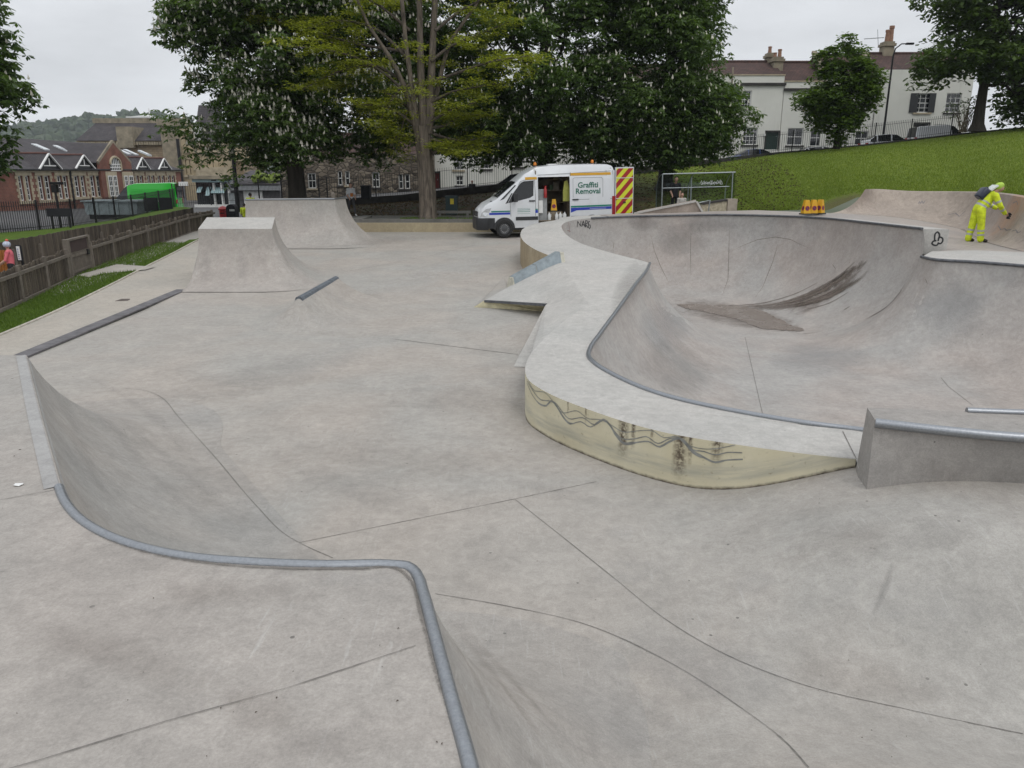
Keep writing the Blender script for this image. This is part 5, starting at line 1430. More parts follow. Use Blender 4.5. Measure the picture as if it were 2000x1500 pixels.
for k in range(9): xx = a + (b - a) * k / 8; mb.bar((xx, 7.95, z0 + .5), (m_ + (xx - m_) * .02, 10.9, z1 + .05), .12, .12)
mb.box(a - .2, b + .2, 7.8, 8.0, z0 + .4, z0 + .6); mb.tube([(m_, 11, z1), (m_, 11, z1 + 1)], .1, 5); bpart(mb, 'lantern_ribs', M_WHITE, lan)
# right-hand frontage
yf = 108.0
x0, z1 = fr(350, 256, yf); x1, _ = fr(376, 256, yf); x2, zc = fr(434, 279, yf)
fro = thing('stone_frontage', 'ornate honey stone frontage with tall narrow arched windows above the blue shop', 'building', (x0, yf, -1.5))
holes = []
def rel(px, py): p = fr(px, py, yf); return p[0] - x0, p[1] + 1.5
def hl(a, b, c, d): (u0, zz1), (u1, zz0) = rel(a, b), rel(c, d); return (u0, u1, zz0, zz1)
A_ = [hl(361, 312, 366, 341), hl(369, 312, 374, 341), hl(361, 266, 367, 293)]
B_ = [hl(379, 284, 384, 327), hl(390, 284, 395, 327), hl(401, 284, 406.5, 327), hl(412, 284, 417.5, 327), hl(423, 284, 428, 327)]
mb = MB(); wall_mesh(mb, 0, x1 - x0, 0, z1 + 1.5, A_, .3); mb.add([(0, 0, 0), (0, 12, 0), (0, 12, z1 + 1.5), (0, 0, z1 + 1.5)], [(0, 1, 2, 3)])
mb.add([(0, 0, z1 + 1.5), (x1 - x0, 0, z1 + 1.5), ((x1 - x0) * .5, 0, z1 + 4)], [(0, 1, 2)])
wall_mesh(mb, x1 - x0 + .01, x2 - x0, 0, zc + 1.5, B_, .3); mb.add([(x2 - x0, 0, 0), (x2 - x0, 12, 0), (x2 - x0, 12, zc + 1.5), (x2 - x0, 0, zc + 1.5)], [(0, 1, 2, 3)])
bpart(mb, 'wall', simple('honey_stone', (0.38, 0.31, 0.2), .85, 0, .2, 1.2, .3, 6), fro)
for h in A_ + B_:
    w_ = window(fro, *h, 1, 2, .2, .1, .06, M_DRESSED)
    bpart(MB().box(h[0] - .3, h[1] + .3, -.2, -.01, h[2] - .35, h[2] - .05), 'sill', M_DRESSED, fro)
    bpart(MB().box(h[0] - .25, h[1] + .25, -.12, -.01, h[3] + .05, h[3] + .3), 'hood_mould', M_DRESSED, fro)
for py, th in ((281, .5), (296, .3), (331, .6), (341, .7)):
    z = rel(380, py)[1]; bpart(MB().box(x1 - x0, x2 - x0 + .3, -.35, -.02, z - th / 2, z + th / 2), 'string_course', M_DRESSED, fro)
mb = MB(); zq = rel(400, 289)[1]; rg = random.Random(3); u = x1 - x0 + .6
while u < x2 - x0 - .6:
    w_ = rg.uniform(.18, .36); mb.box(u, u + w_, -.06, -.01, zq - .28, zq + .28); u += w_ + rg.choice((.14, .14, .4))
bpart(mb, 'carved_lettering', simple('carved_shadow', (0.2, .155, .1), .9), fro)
mb = MB(); zt_ = zc + 1.5; mb.add([(x1 - x0, -.1, zt_), (x2 - x0, -.1, zt_), (x2 - x0 - .6, 3, zt_ + 5), (x1 - x0, 3, zt_ + 5)], [(0, 1, 2, 3)]); fr_ = bpart(mb, 'mansard_roof', M_SLATE, fro)
h = hl(381, 252, 389, 273); bpart(MB().box(h[0] - .2, h[1] + .2, -.1, 2.5, h[2] - .2, h[3] + .3), 'dormer', M_WHITE, fr_); window(fr_, *h, 2, 2, -.2, .14, .08)
bpart(MB().tube([(-.25, -.3, z1 + .5), (-.25, -.3, 1)], .22, 6), 'downpipe', M_IRON, fro)
# lower stone wing further right and distant greenhouse roof
x0, z1 = fr(434, 315, 112); x1, _ = fr(475, 315, 112)
o = thing('stone_wing', 'plain low stone wing between the ornate frontage and the lamp column', 'building', (x0, 112, -1.5))
bpart(MB().box(0, x1 - x0, 0, 10, 0, z1 + 1.5), 'wall', M_ASHLAR, o); bpart(MB().box(-.2, x1 - x0 + .2, -.4, 10, z1 + 1.5, z1 + 2.0), 'parapet', M_DRESSED, o)

# ---- pale blue shop
ys = 82.0
x0, zt = fr(376, 345, ys); x1, _ = fr(449, 345, ys); zb = fr(400, 417, ys)[1]
M_BLUE = simple('pale_blue_paint', (0.30, 0.42, 0.44), .5, 0, .1)
shop = thing('blue_shop', 'small shop with a pale blue fascia, awnings and plate glass windows', 'shop', (x0, ys, zb))
W = x1 - x0; H = zt - zb
Q = lambda px, py: (fr(px, py, ys)[0] - x0, fr(px, py, ys)[1] - zb)
bpart(MB().box(0, W, 1.5, 12, 0, H), 'wall', M_ASHLAR, shop)
bpart(MB().box(-.3, W + .2, -.3, 1.6, H - .25, H + .1), 'cornice', M_PIER, shop)
bpart(MB().box(-.1, W, 0, 1.4, Q(0, 356)[1], H - .26), 'fascia', M_BLUE, shop)
bpart(MB().box(Q(377, 0)[0], Q(387, 0)[0], -.06, -.003, Q(0, 353.5)[1], Q(0, 351)[1]).box(Q(397, 0)[0], Q(416, 0)[0], -.06, -.003, Q(0, 353.5)[1], Q(0, 351)[1]), 'fascia_lettering', M_IRON, shop)
bpart(MB().box(0, W, .6, .7, .9, Q(0, 356)[1]), 'plate_glass', M_GLASS, shop)
for a, b, c, d in ((383, 365, 393, 376), (400, 365, 410, 382), (411, 366, 439, 377)):
    u0, z1_ = Q(a, b); u1, z0_ = Q(c, d); bpart(MB().add([(u0, -.2, z0_), (u1, -.2, z0_), (u1, .55, z1_), (u0, .55, z1_)], [(0, 1, 2, 3)]), 'awning', M_BLUE, shop)
for a, b in ((378, 381), (394, 397.5), (408, 411), (439, 446)):
    u0 = Q(a, 0)[0]; u1 = Q(b, 0)[0]; bpart(MB().box(u0, u1, .1, .5, 0, Q(0, 357)[1]), 'pilaster', M_WHITE, shop)
bpart(MB().box(-.2, W, .2, 1, 0, .9), 'stall_riser', M_WHITE, shop)
mb = MB()
for k in range(12): mb.box(.3 + k * W / 13, .7 + k * W / 13, .8, 1.2, 1.1, 1.3 + random.uniform(.2, 1.2))
bpart(mb, 'window_display', simple('shop_goods', (0.25, 0.16, 0.07), .7, 0, .6, 1.2), shop)
yl = 76.0
x0, zt = fr(448, 349, yl); x1, _ = fr(545, 352, yl); zb = fr(500, 400, yl)[1] - 1
low = thing('low_outbuilding', 'low dark roofed outbuilding with moss on its roof behind the railing', 'building', (x0, yl, zb))
W = x1 - x0; H = fr(470, 360, yl)[1] - zb
holes = []
bpart(MB().box(0, W, 0, 8, 0, H), 'wall', simple('dark_grey_wall', (0.10, 0.095, 0.10), .9, 0, .3, 1.5), low)
bpart(MB().box(-.2, W + .2, -.5, -.02, H - .55, H - .1), 'fascia_board', simple('grey_board', (0.26, 0.27, 0.28), .7), low)
mb = MB(); mb.add([(-.2, -.6, H), (W + .2, -.6, H), (W + .2, 7, H + 1.3), (-.2, 7, H + 1.3)], [(0, 1, 2, 3)]); lr = bpart(mb, 'roof', M_SLATE, low)
a, b = fr(497, 350, yl)[0] - x0, fr(540, 350, yl)[0] - x0
V, Fa = blobs(60, lambda rg: np.array([rg.uniform(a, b), rg.uniform(0, 3.5), H + .25 + rg.uniform(0, .4)]), .15, .45, 9)
me = bpy.data.meshes.new('roof_moss'); me.from_pydata(V.tolist(), [], Fa.tolist()); me.materials.append(simple('bright_moss', (0.14, 0.19, 0.03), .9, 0, .3, 3)); o = link_mesh('roof_moss', me, lr)
a, b = fr(476, 375, yl)[0] - x0, fr(513, 375, yl)[0] - x0; bpart(MB().box(a, b, -.1, -.01, 0, fr(0, 373, yl)[1] - zb), 'white_panel', M_WHITE, low)
a, b = fr(447, 375, yl)[0] - x0, fr(463, 375, yl)[0] - x0; bpart(MB().box(a, b, -.12, -.01, 0, fr(0, 377, yl)[1] - zb), 'service_door', simple('pale_grey_door', (.33, .36, .37), .6), low)
a, b = fr(453, 357, yl)[0] - x0, fr(461, 366, yl)[0] - x0; bpart(MB().box(a, b, -.5, -.01, fr(0, 367, yl)[1] - zb, fr(0, 357, yl)[1] - zb), 'air_unit', simple('grey_unit', (.35, .36, .36), .6), low)
# ------------------------------------------------------------------ trees and plants
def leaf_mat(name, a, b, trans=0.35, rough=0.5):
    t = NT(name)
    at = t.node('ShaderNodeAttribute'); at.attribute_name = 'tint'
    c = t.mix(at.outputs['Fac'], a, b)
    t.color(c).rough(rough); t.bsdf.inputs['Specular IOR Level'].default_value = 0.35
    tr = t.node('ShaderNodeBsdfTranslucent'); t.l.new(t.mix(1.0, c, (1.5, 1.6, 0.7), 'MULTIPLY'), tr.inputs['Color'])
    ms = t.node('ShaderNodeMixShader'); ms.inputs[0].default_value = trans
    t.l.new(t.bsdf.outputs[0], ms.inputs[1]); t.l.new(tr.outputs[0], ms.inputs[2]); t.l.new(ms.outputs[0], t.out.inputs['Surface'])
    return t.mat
M_CHEST = leaf_mat('chestnut_leaves', (0.034, 0.064, 0.020), (0.115, 0.180, 0.046))
M_ACACIA = leaf_mat('yellow_green_leaves', (0.15, 0.175, 0.022), (0.31, 0.33, 0.052), 0.45)
M_LIME = leaf_mat('fresh_green_leaves', (0.045, 0.085, 0.015), (0.11, 0.17, 0.032), 0.4)
M_SYC = leaf_mat('deep_green_leaves', (0.03, 0.055, 0.014), (0.095, 0.145, 0.036), 0.35)
M_BLOS = simple('cream_blossom', (0.58, 0.56, 0.48), 0.8, 0, 0.15, 9)
def bark(name, a, b, sc):
    t = NT(name)
    n = t.noise(1.0, 6, 0.7, vec=t.mapping(t.pos(), (sc, sc, sc * 0.16)), dist=0.7)
    t.color(t.mix(t.rng(n, 0.35, 0.65), a, b)).rough(0.95); t.bump(n, 0.9, 0.08); return t.mat
M_BARK_D = bark('dark_chestnut_bark', (0.020, 0.016, 0.013), (0.045, 0.038, 0.03), 5)
M_BARK_P = bark('furrowed_pale_bark', (0.055, 0.045, 0.036), (0.20, 0.165, 0.13), 7)
def quads_mesh(name, V, tint, mat, nper=4):
    n = len(V) // nper
    me = bpy.data.meshes.new(name)
    me.vertices.add(len(V)); me.vertices.foreach_set('co', V.astype(np.float32).ravel())
    me.loops.add(n * nper); me.loops.foreach_set('vertex_index', np.arange(n * nper, dtype=np.int32))
    me.polygons.add(n); me.polygons.foreach_set('loop_start', np.arange(0, n * nper, nper, dtype=np.int32))
    a = me.attributes.new('tint', 'FLOAT', 'POINT'); a.data.foreach_set('value', np.repeat(tint, nper).astype(np.float32))
    me.materials.append(mat); me.update(calc_edges=True); me.validate()
    return me
def norm(a): return a / np.maximum(np.linalg.norm(a, axis=-1, keepdims=True), 1e-9)
def leaflets(C, rg, m, length, width, droop, tint, flat=0.0):
    """m pointed leaflets fanned round every cluster centre C"""
    n = len(C); yaw = rg.uniform(0, 2 * np.pi, (n, 1)); k = np.arange(m)[None, :]
    an = yaw + k * 2 * np.pi / m + rg.normal(0, .25, (n, m))
    dr = rg.uniform(droop[0], droop[1], (n, m))
    L = np.stack([np.cos(an) * np.cos(dr), np.sin(an) * np.cos(dr), -np.sin(dr)], -1)
    up = norm(np.stack([rg.normal(0, .35, (n, m)), rg.normal(0, .35, (n, m)), np.ones((n, m))], -1))
    S = norm(np.cross(L, up))
    ln = (length * rg.uniform(.7, 1.25, (n, m)))[..., None]; wd = width * ln / length
    B = C[:, None, :] + L * 0.03
    V = np.stack([B, B + L * ln * .6 + S * wd * .5, B + L * ln, B + L * ln * .6 - S * wd * .5], 2)
    tt = np.clip(tint[:, None] + rg.normal(0, .12, (n, m)), 0, 1)
    return V.reshape(-1, 3), tt.ravel()
def crown_points(blobs_, rg, n, clumps, crad, fill=0.25, up_bias=0.35):
    """clumped points through a crown made of ellipsoids (cx,cy,cz,rx,ry,rz)"""
    w = np.array([b[3] * b[5] for b in blobs_]); w = w / w.sum(); CC = []
    for k in range(clumps):
        b = blobs_[rg.choice(len(blobs_), p=w)]; d = norm(rg.normal(size=3)); r = rg.uniform(.70, 1.0) if rg.random() > .2 else rg.uniform(.3, .7)
        CC.append(np.concatenate([np.array(b[:3]) + d * np.array(b[3:6]) * r, [rg.uniform(*crad)]]))
    CC = np.array(CC); idx = rg.integers(0, clumps, int(n * (1 - fill)))
    d = rg.normal(size=(len(idx), 3)); d[:, 2] += up_bias; d = norm(d)
    r = rg.uniform(.55, 1.08, (len(idx), 1)); p = CC[idx, :3] + d * r * CC[idx, 3:4] * np.array([1, 1, .75])
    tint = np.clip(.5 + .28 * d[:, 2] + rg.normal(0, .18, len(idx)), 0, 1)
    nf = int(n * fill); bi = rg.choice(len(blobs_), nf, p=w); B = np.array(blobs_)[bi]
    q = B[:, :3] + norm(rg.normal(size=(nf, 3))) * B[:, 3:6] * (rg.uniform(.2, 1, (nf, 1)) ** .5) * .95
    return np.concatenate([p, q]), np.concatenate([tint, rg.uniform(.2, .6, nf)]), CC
def branch_tube(mb, a, b, r0, r1, rg, n=7, sag=0.0, wob=0.25):
    a = np.array(a, float); b = np.array(b, float); P = []; Rr = []
    L = np.linalg.norm(b - a)
    for k in range(n + 1):
        s = k / n; p = a + (b - a) * s + np.array([0, 0, sag * L * math.sin(math.pi * s)]) + rg.normal(0, wob * .06 * L, 3) * math.sin(math.pi * s)
        P.append(p); Rr.append(r0 + (r1 - r0) * s)
    mb.tube(P, Rr, 7); return P
def tree(name, label, base, trunk, blobs_, mat, barkm, seed, n, clumps, crad, leaf, blossom=0, limbs=16, group=None, fill=.25, r0=.45, extra=None):
    rg = np.random.default_rng(seed); base = Vector(base)
    root = thing(name, label, 'tree', tuple(base), group=group); inv = Matrix.Translation(base).inverted()
    def part(o): o.parent = root; o.matrix_parent_inverse = inv; return o
    mb = MB(); tp = [np.array(p, float) for p in trunk]
    N_ = len(tp); P = []; Rr = []
    TT = catmull([tuple(p) for p in tp], .3) if N_ > 2 else np.array(tp)
    tl = np.linspace(0, 1, 14); TT = np.array([[np.interp(q, np.linspace(0, 1, len(TT)), TT[:, k]) for k in range(3)] for q in tl])
    for i, q in enumerate(tl): P.append(TT[i]); Rr.append(r0 * (1.0 + .55 * max(0, 1 - q * 9) ** 2) * (1 - .6 * q))
    ring = []
    for i, p in enumerate(P):     # fluted trunk
        ring.append([p + Rr[i] * (1 + .07 * math.sin(5 * a + i * .3) + .04 * math.sin(9 * a)) * np.array([math.cos(a), math.sin(a), 0]) for a in np.linspace(0, 2 * math.pi, 19)[:-1]])
    mb.loft(ring, closed=True); part(mb.build('trunk', barkm, None, 60))
    pts, tint, CC = crown_points(blobs_, rg, n, clumps, crad, fill)
    mb = MB(); top = P[-1]
    for k in range(limbs):
        c = CC[rg.integers(0, len(CC))]; s = rg.uniform(.45, 1.0); st = TT[int(s * 13)]
        if c[2] < st[2] - 2: st = TT[7]
        Q = branch_tube(mb, st, c[:3], r0 * .34 * (1.2 - s * .5), .03, rg, 7, .05)
        for e in range(3):
            c2 = CC[np.argsort(np.linalg.norm(CC[:, :3] - Q[4], axis=1))[rg.integers(1, 8)]]; branch_tube(mb, Q[rg.integers(3, 6)], c2[:3], .06, .015, rg, 4, .03)
    part(mb.build('limbs', barkm, None, 60))
    if extra is not None: pts = np.concatenate([pts, extra]); tint = np.concatenate([tint, rg.uniform(.3, .7, len(extra))])
    V, tt = leaflets(pts, rg, *leaf, tint)
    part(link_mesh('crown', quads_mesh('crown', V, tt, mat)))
    if blossom:
        idx = rg.choice(int(n * (1 - fill)), blossom, replace=False); B = pts[idx] + np.array([0, 0, .07])
        h = rg.uniform(.14, .27, (blossom, 1)); r = h * .28; T = []
        tl_ = rg.normal(0, .12, (blossom, 2))
        tip = B + np.concatenate([tl_ * h, h], 1)
        ring = [B + np.concatenate([r * math.cos(a), r * math.sin(a), h * .22], 1) for a in (0, 2.1, 4.2)]
        for k in range(3):
            T += [np.stack([ring[k], ring[(k + 1) % 3], tip], 1), np.stack([ring[(k + 1) % 3], ring[k], B], 1)]
        V = np.concatenate(T).reshape(-1, 3)
        o = part(link_mesh('blossom', quads_mesh('blossom', V, np.zeros(len(V) // 3), M_BLOS, 3))); o['kind'] = 'stuff'
    return root
CH = (6, .26, .11, (.15, .9))
def sub(px, py, y): return tuple(at_y(px, py, y))
# chestnut behind the tall quarter pipe
b0 = Vector((-10.6, 39.0, .75))
tree('chestnut_tree', 'big flowering chestnut whose dark trunk stands behind the tall quarter pipe', b0, [b0, (-10.6, 39, 4), (-10.5, 39.1, 7.5), (-10.7, 39, 12)],
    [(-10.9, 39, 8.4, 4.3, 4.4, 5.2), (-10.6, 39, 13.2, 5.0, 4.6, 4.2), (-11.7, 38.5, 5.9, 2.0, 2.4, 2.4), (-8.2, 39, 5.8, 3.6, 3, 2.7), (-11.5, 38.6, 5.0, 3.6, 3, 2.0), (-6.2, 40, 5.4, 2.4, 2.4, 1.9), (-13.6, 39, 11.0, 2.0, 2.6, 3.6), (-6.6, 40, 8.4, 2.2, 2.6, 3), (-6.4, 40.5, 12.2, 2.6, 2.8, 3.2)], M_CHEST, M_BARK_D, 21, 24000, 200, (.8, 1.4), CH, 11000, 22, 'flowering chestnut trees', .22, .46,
    np.concatenate([np.random.default_rng(2).normal((-16.0, 38.5, 5.2), (.55, .5, .35), (70, 3)), np.random.default_rng(3).normal((-14.8, 38.5, 3.6), (.5, .5, .3), (26, 3)), np.random.default_rng(4).normal((-13.4, 38, 2.9), (.5, .5, .3), (26, 3))]))
b0 = Vector((1.8, 43.5, 1.5))
tree('chestnut_tree', 'broad flowering chestnut spreading right above the roof of the white van', b0, [b0, (1.8, 43.5, 4), (1.7, 43.4, 8), (1.9, 43.5, 13)],
    [(1.6, 43, 8.8, 5.6, 4.6, 5.4), (1.8, 43.5, 13.6, 5.4, 4.6, 4.0), (-1.8, 42.6, 5.8, 3.0, 2.6, 2.4), (4.4, 42.6, 6.0, 3.0, 2.8, 2.6), (1.4, 42, 4.9, 3.6, 2.6, 1.7), (-3.0, 43, 5.0, 2.4, 2.4, 1.7), (-4.0, 44, 7.8, 2.6, 2.6, 2.6), (-3.4, 43.5, 11.5, 3.0, 3.0, 3.4), (4.8, 43, 4.9, 2.6, 2.4, 1.5)], M_CHEST, M_BARK_D, 22, 23000, 190, (.8, 1.6), CH, 2800, 20, 'flowering chestnut trees', .25, .5)
b0 = Vector((8.6, 44.5, 1.9))
tree('chestnut_tree', 'flowering chestnut reaching over the glass shelter towards the cream terrace', b0, [b0, (8.6, 44.5, 4.5), (8.5, 44.4, 8), (8.4, 44.5, 13)],
    [(7.9, 44, 9.2, 3.9, 4.2, 5.2), (7.2, 44, 13.2, 4.2, 4.4, 4.4), (9.4, 43.4, 6.4, 2.1, 2.5, 2.4), (8.2, 43, 5.4, 3.6, 2.6, 2.0), (10.9, 44, 7.0, 1.5, 2.2, 1.3), (6.2, 43, 4.9, 2.4, 2.2, 1.5), (10.3, 43.4, 4.9, 1.5, 1.8, 1.1), (9.6, 44, 10.5, 1.6, 2.2, 2.2), (11.3, 43.8, 6.0, 1.2, 1.6, 1.4)], M_CHEST, M_BARK_D, 23, 21000, 180, (.7, 1.4), CH, 2300, 20, 'flowering chestnut trees', .25, .42)
b0 = Vector((-22.0, 30.0, .9))
tree('chestnut_tree', 'dark leafy chestnut rising over the iron railing and verge', b0, [b0, (-22, 30, 4), (-22, 30, 10)],
    [(-21.2, 30, 5.2, 3.0, 3.0, 3.2), (-20.9, 30, 7.4, 2.7, 2.8, 2.6), (-21.8, 30, 10.5, 2.8, 2.8, 2.6), (-20.2, 29.6, 3.9, 1.8, 1.8, 1.7)], M_CHEST, M_BARK_D, 24, 7500, 95, (.6, 1.1), (6, .27, .115, (.2, .95)), 300, 14, 'flowering chestnut trees', .25, .4)
# small round tree and the big tree on the hill
p = at_y(1633, 291, 51)
tree('small_round_tree', 'small round fresh green tree standing on the grass hill before the terrace', p, [p, p + Vector((0, 0, 2)), p + Vector((.1, 0, 4.8))],
    [(p.x - .1, p.y, p.z + 3.2, 2.55, 2.2, 2.3), (p.x + .1, p.y, p.z + 5.2, 1.6, 1.5, 1.35), (p.x - .9, p.y, p.z + 2.6, 1.7, 1.5, 1.3), (p.x + .9, p.y - .2, p.z + 2.9, 1.6, 1.5, 1.3), (p.x, p.y, p.z + 1.5, 1.0, 1.0, 1.2)], M_LIME, M_BARK_D, 31, 7000, 90, (.35, .75), (3, .26, .16, (-.2, .8)), 0, 18, None, .25, .16)
p = at_y(1908, 257, 52)
tree('sycamore_tree', 'large dark green tree with a stout trunk at the top of the grass hill', p, [p, p + Vector((0, 0, 3)), p + Vector((.2, 0, 9))],
    [(p.x + 1.5, p.y, p.z + 6.2, 5.0, 4.2, 3.6), (p.x + 3.2, p.y, p.z + 10.5, 5.6, 4.4, 3.4), (p.x - 2.2, p.y - .5, p.z + 4.6, 2.6, 2.4, 1.9), (p.x + 5.4, p.y, p.z + 4.0, 3.6, 3.2, 3.4), (p.x + 4.2, p.y, p.z + 1.7, 2.6, 2.2, 1.8), (p.x - 2.4, p.y, p.z + 7.6, 2.4, 2.4, 1.5)], M_SYC, M_BARK_D, 32, 15000, 160, (.6, 1.3), (3, .34, .21, (-.1, .9)), 0, 22, None, .25, .36)
# shrub of bare stems beside it
p = at_y(1880, 258, 53); rg = np.random.default_rng(8); mb = MB()
sh = thing('twiggy_shrub', 'twiggy shrub with bare upright stems beside the stout hill tree', 'shrub', tuple(p)); inv = Matrix.Translation(p).inverted()
tips = []
for k in range(26):
    q = p + Vector((rg.uniform(-1.1, .9), rg.uniform(-.5, .5), rg.uniform(1.2, 2.3))); branch_tube(mb, p + Vector((rg.uniform(-.3, .3), 0, 0)), q, .025, .01, rg, 4, .02); tips.append(tuple(q))
o = mb.build('stems', simple('pale_stems', (.16, .13, .09), .9)); o.parent = sh; o.matrix_parent_inverse = inv
V, tt = leaflets(np.repeat(np.array(tips), 5, 0) + rg.normal(0, .2, (130, 3)), rg, 3, .2, .1, (-.2, .8), rg.uniform(.2, .8, 130))
o = link_mesh('leaves', quads_mesh('leaves', V, tt, M_SYC)); o.parent = sh; o.matrix_parent_inverse = inv

# yellow-green tree with furrowed trunk in front
rg = np.random.default_rng(44); AY = 35.7
base = at_y(836, 431, AY)
ac = thing('locust_tree', 'thin yellow green locust tree with a thick furrowed pale trunk beside the van', 'tree', tuple(base)); inv = Matrix.Translation(base).inverted()
def apart(o): o.parent = ac; o.matrix_parent_inverse = inv; return o
fork = at_y(823, 246, AY)
mb = MB(); P = []; ring = []
tr = catmull([tuple(base - Vector((0, 0, .2))), tuple(at_y(835, 400, AY)), tuple(at_y(831, 330, AY)), tuple(fork)], .15)
for i, p in enumerate(tr):
    s = i / (len(tr) - 1); r = .40 - .09 * s + .22 * max(0, 1 - s * 10) ** 2 + .05 * max(0, s - .8) * 5
    ring.append([p + r * (1 + .06 * math.sin(7 * a + 1.5 * math.sin(i * .15)) + .045 * math.sin(13 * a - i * .12)) * np.array([math.cos(a), math.sin(a), 0]) for a in np.linspace(0, 2 * math.pi, 41)[:-1]])
mb.loft(ring, closed=True); apart(mb.build('trunk', M_BARK_P, None, 60))
mb = MB(); pads = []
def limb(pxs, r0, r1, dy=0.0):
    P_ = [at_y(a, b, AY + dy * k / max(1, len(pxs) - 1)) for k, (a, b) in enumerate(pxs)]
    Q = catmull([tuple(p) for p in P_], .5); mb.tube(Q, np.linspace(r0, r1, len(Q)), 8); return Q
mb_main = MB(); mb_side = mb; mb = mb_main
mains = [limb([(828, 260), (822, 150), (820, 60), (818, -120)], .2, .10), limb([(836, 262), (842, 160), (846, 70), (856, -120)], .22, .10, .5), limb([(818, 262), (806, 180), (792, 80), (778, -100)], .14, .07, -.6),
    limb([(812, 255), (790, 170), (760, 110), (720, 50), (690, -20)], .13, .05, -1.2), limb([(840, 240), (858, 160), (880, 80), (930, 10), (960, -60)], .12, .04, 1.0)]
mb = mb_side
side_l = [[(812, 205), (760, 150), (690, 110), (620, 95), (560, 90)], [(806, 175), (740, 130), (660, 140), (590, 175)], [(815, 225), (770, 190), (700, 165), (640, 170)], [(800, 120), (740, 60), (660, 40), (590, 60)], [(816, 250), (770, 215), (730, 205), (690, 205)],
    [(842, 120), (880, 90), (930, 70), (1000, 40)], [(845, 160), (900, 140), (960, 120), (1045, 108)], [(842, 200), (880, 180), (930, 170), (990, 160)], [(842, 250), (870, 245), (900, 225), (940, 225)], [(845, 300), (860, 292), (880, 290)], [(838, 240), (880, 215), (930, 200)], [(850, 60), (900, 20), (960, -10)],
    [(800, 60), (740, 10), (680, -20)], [(818, 262), (780, 265), (760, 272)], [(846, 262), (900, 275), (950, 268)], [(840, 270), (890, 285), (930, 282)], [(792, 100), (720, 90), (640, 70), (560, 40), (500, 40)], [(822, 160), (780, 175), (740, 240)], [(818, 180), (790, 230), (775, 300)]]
for L in side_l:
    Q = limb(L, .075, .015, rg.uniform(-2.5, 1.5))
    for k in range(len(Q)):
        if k < len(Q) * .35: continue
        pads.append(Q[k] + rg.normal(0, .12, 3))
        if rg.random() < .5: pads.append(Q[k] + rg.normal(0, .45, 3) * np.array([1, 1.3, .5]))
for Q in mains:
    for k in range(int(len(Q) * .25), len(Q), 2): pads.append(Q[k] + rg.normal(0, .7, 3) * np.array([1, 1, .6]))
apart(mb_main.build('leaders', M_BARK_P, None, 60))
apart(mb.build('limbs', bark('dark_limb_bark', (0.04, 0.033, 0.027), (0.125, 0.103, 0.08), 7), None, 60))
pads = np.array(pads); idx = rg.integers(0, len(pads), 7600)
C = pads[idx] + rg.normal(0, 1, (len(idx), 3)) * np.array([.36, .40, .085])
V, tt = leaflets(C, rg, 4, .16, .055, (-.25, .55), np.clip(rg.normal(.5, .22, len(C)), 0, 1))
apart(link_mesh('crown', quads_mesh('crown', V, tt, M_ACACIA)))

# ------------------------------------------------------------------ grass blades
def blades(name, P, N, h, w, mat, rg, parent=None):
    n = len(P); a = rg.uniform(0, 2 * np.pi, n); d = np.stack([np.cos(a), np.sin(a), np.zeros(n)], 1)
    hh = h * rg.uniform(.5, 1.3, (n, 1)); ln = rg.normal(0, .35, (n, 2)) * hh
    V = np.stack([P - d * w / 2, P + d * w / 2, P + np.concatenate([ln, hh], 1)], 1).reshape(-1, 3)
    me = quads_mesh(name, V, rg.uniform(0, 1, n), mat, 3)
    return tag(link_mesh(name, me, parent), kind='stuff')
M_BLADE = leaf_mat('grass_blade', (0.065, 0.12, 0.016), (0.13, 0.20, 0.032), .3, .6)
rg = np.random.default_rng(5)
lx = np.array([tuple(p) for p in lawn_loop])
px_, py_ = rg.uniform(-15, -5, 400000), rg.uniform(8, 30, 400000)
ok = in_poly(px_, py_, [tuple(p) for p in lawn_loop]) & (rg.uniform(0, 1, len(px_)) < np.clip(12 / py_, .2, 1) ** 1.2)
gpp = [(p.x, p.y) for p in gp]; ok &= ~in_poly(px_, py_, gpp)
px_, py_ = px_[ok][:60000], py_[ok][:60000]
tag(blades('lawn_blades', np.stack([px_, py_, floor_z(px_, py_) + .02], 1), None, .075, .018, M_BLADE, rg), 'short mown grass growing on the lawn by the picket fence', 'grass')
n = 90000; ii = rg.integers(44, NS - 1, n); jj = (rg.uniform(0, 1, n) ** 1.6 * NR).astype(int).clip(0, NR - 1); fa, fb = rg.uniform(0, 1, n), rg.uniform(0, 1, n)
HR = np.array([[tuple(p) for p in r] for r in HILL_ROWS])
Ph = (HR[jj, ii] * (1 - fa)[:, None] + HR[jj, ii + 1] * fa[:, None]) * (1 - fb)[:, None] + (HR[jj + 1, ii] * (1 - fa)[:, None] + HR[jj + 1, ii + 1] * fa[:, None]) * fb[:, None]
keep_ = np.linalg.norm(Ph - np.array([12.1, 29.6, 1.9]), axis=1) > rg.uniform(.9, 2.2, n)
tag(blades('hill_blades', Ph[keep_], None, .075, .032, leaf_mat('hill_blade', (0.115, 0.170, 0.022), (0.20, 0.255, 0.040), .3, .6), rg), 'rough mown grass growing on the hill', 'grass')
c_ = np.array(tuple(base)); n = 2600; a = rg.uniform(0, 2 * np.pi, n); r = rg.uniform(.35, 1.0, n)
tag(blades('tree_foot_grass', c_ + np.stack([r * 1.3 * np.cos(a) + rg.choice([0, 0, 2.6], n), r * .6 * np.sin(a), np.zeros(n)], 1), None, .16, .03, M_BLADE, rg), 'unmown grass tufts round the foot of the furrowed trunk', 'grass')
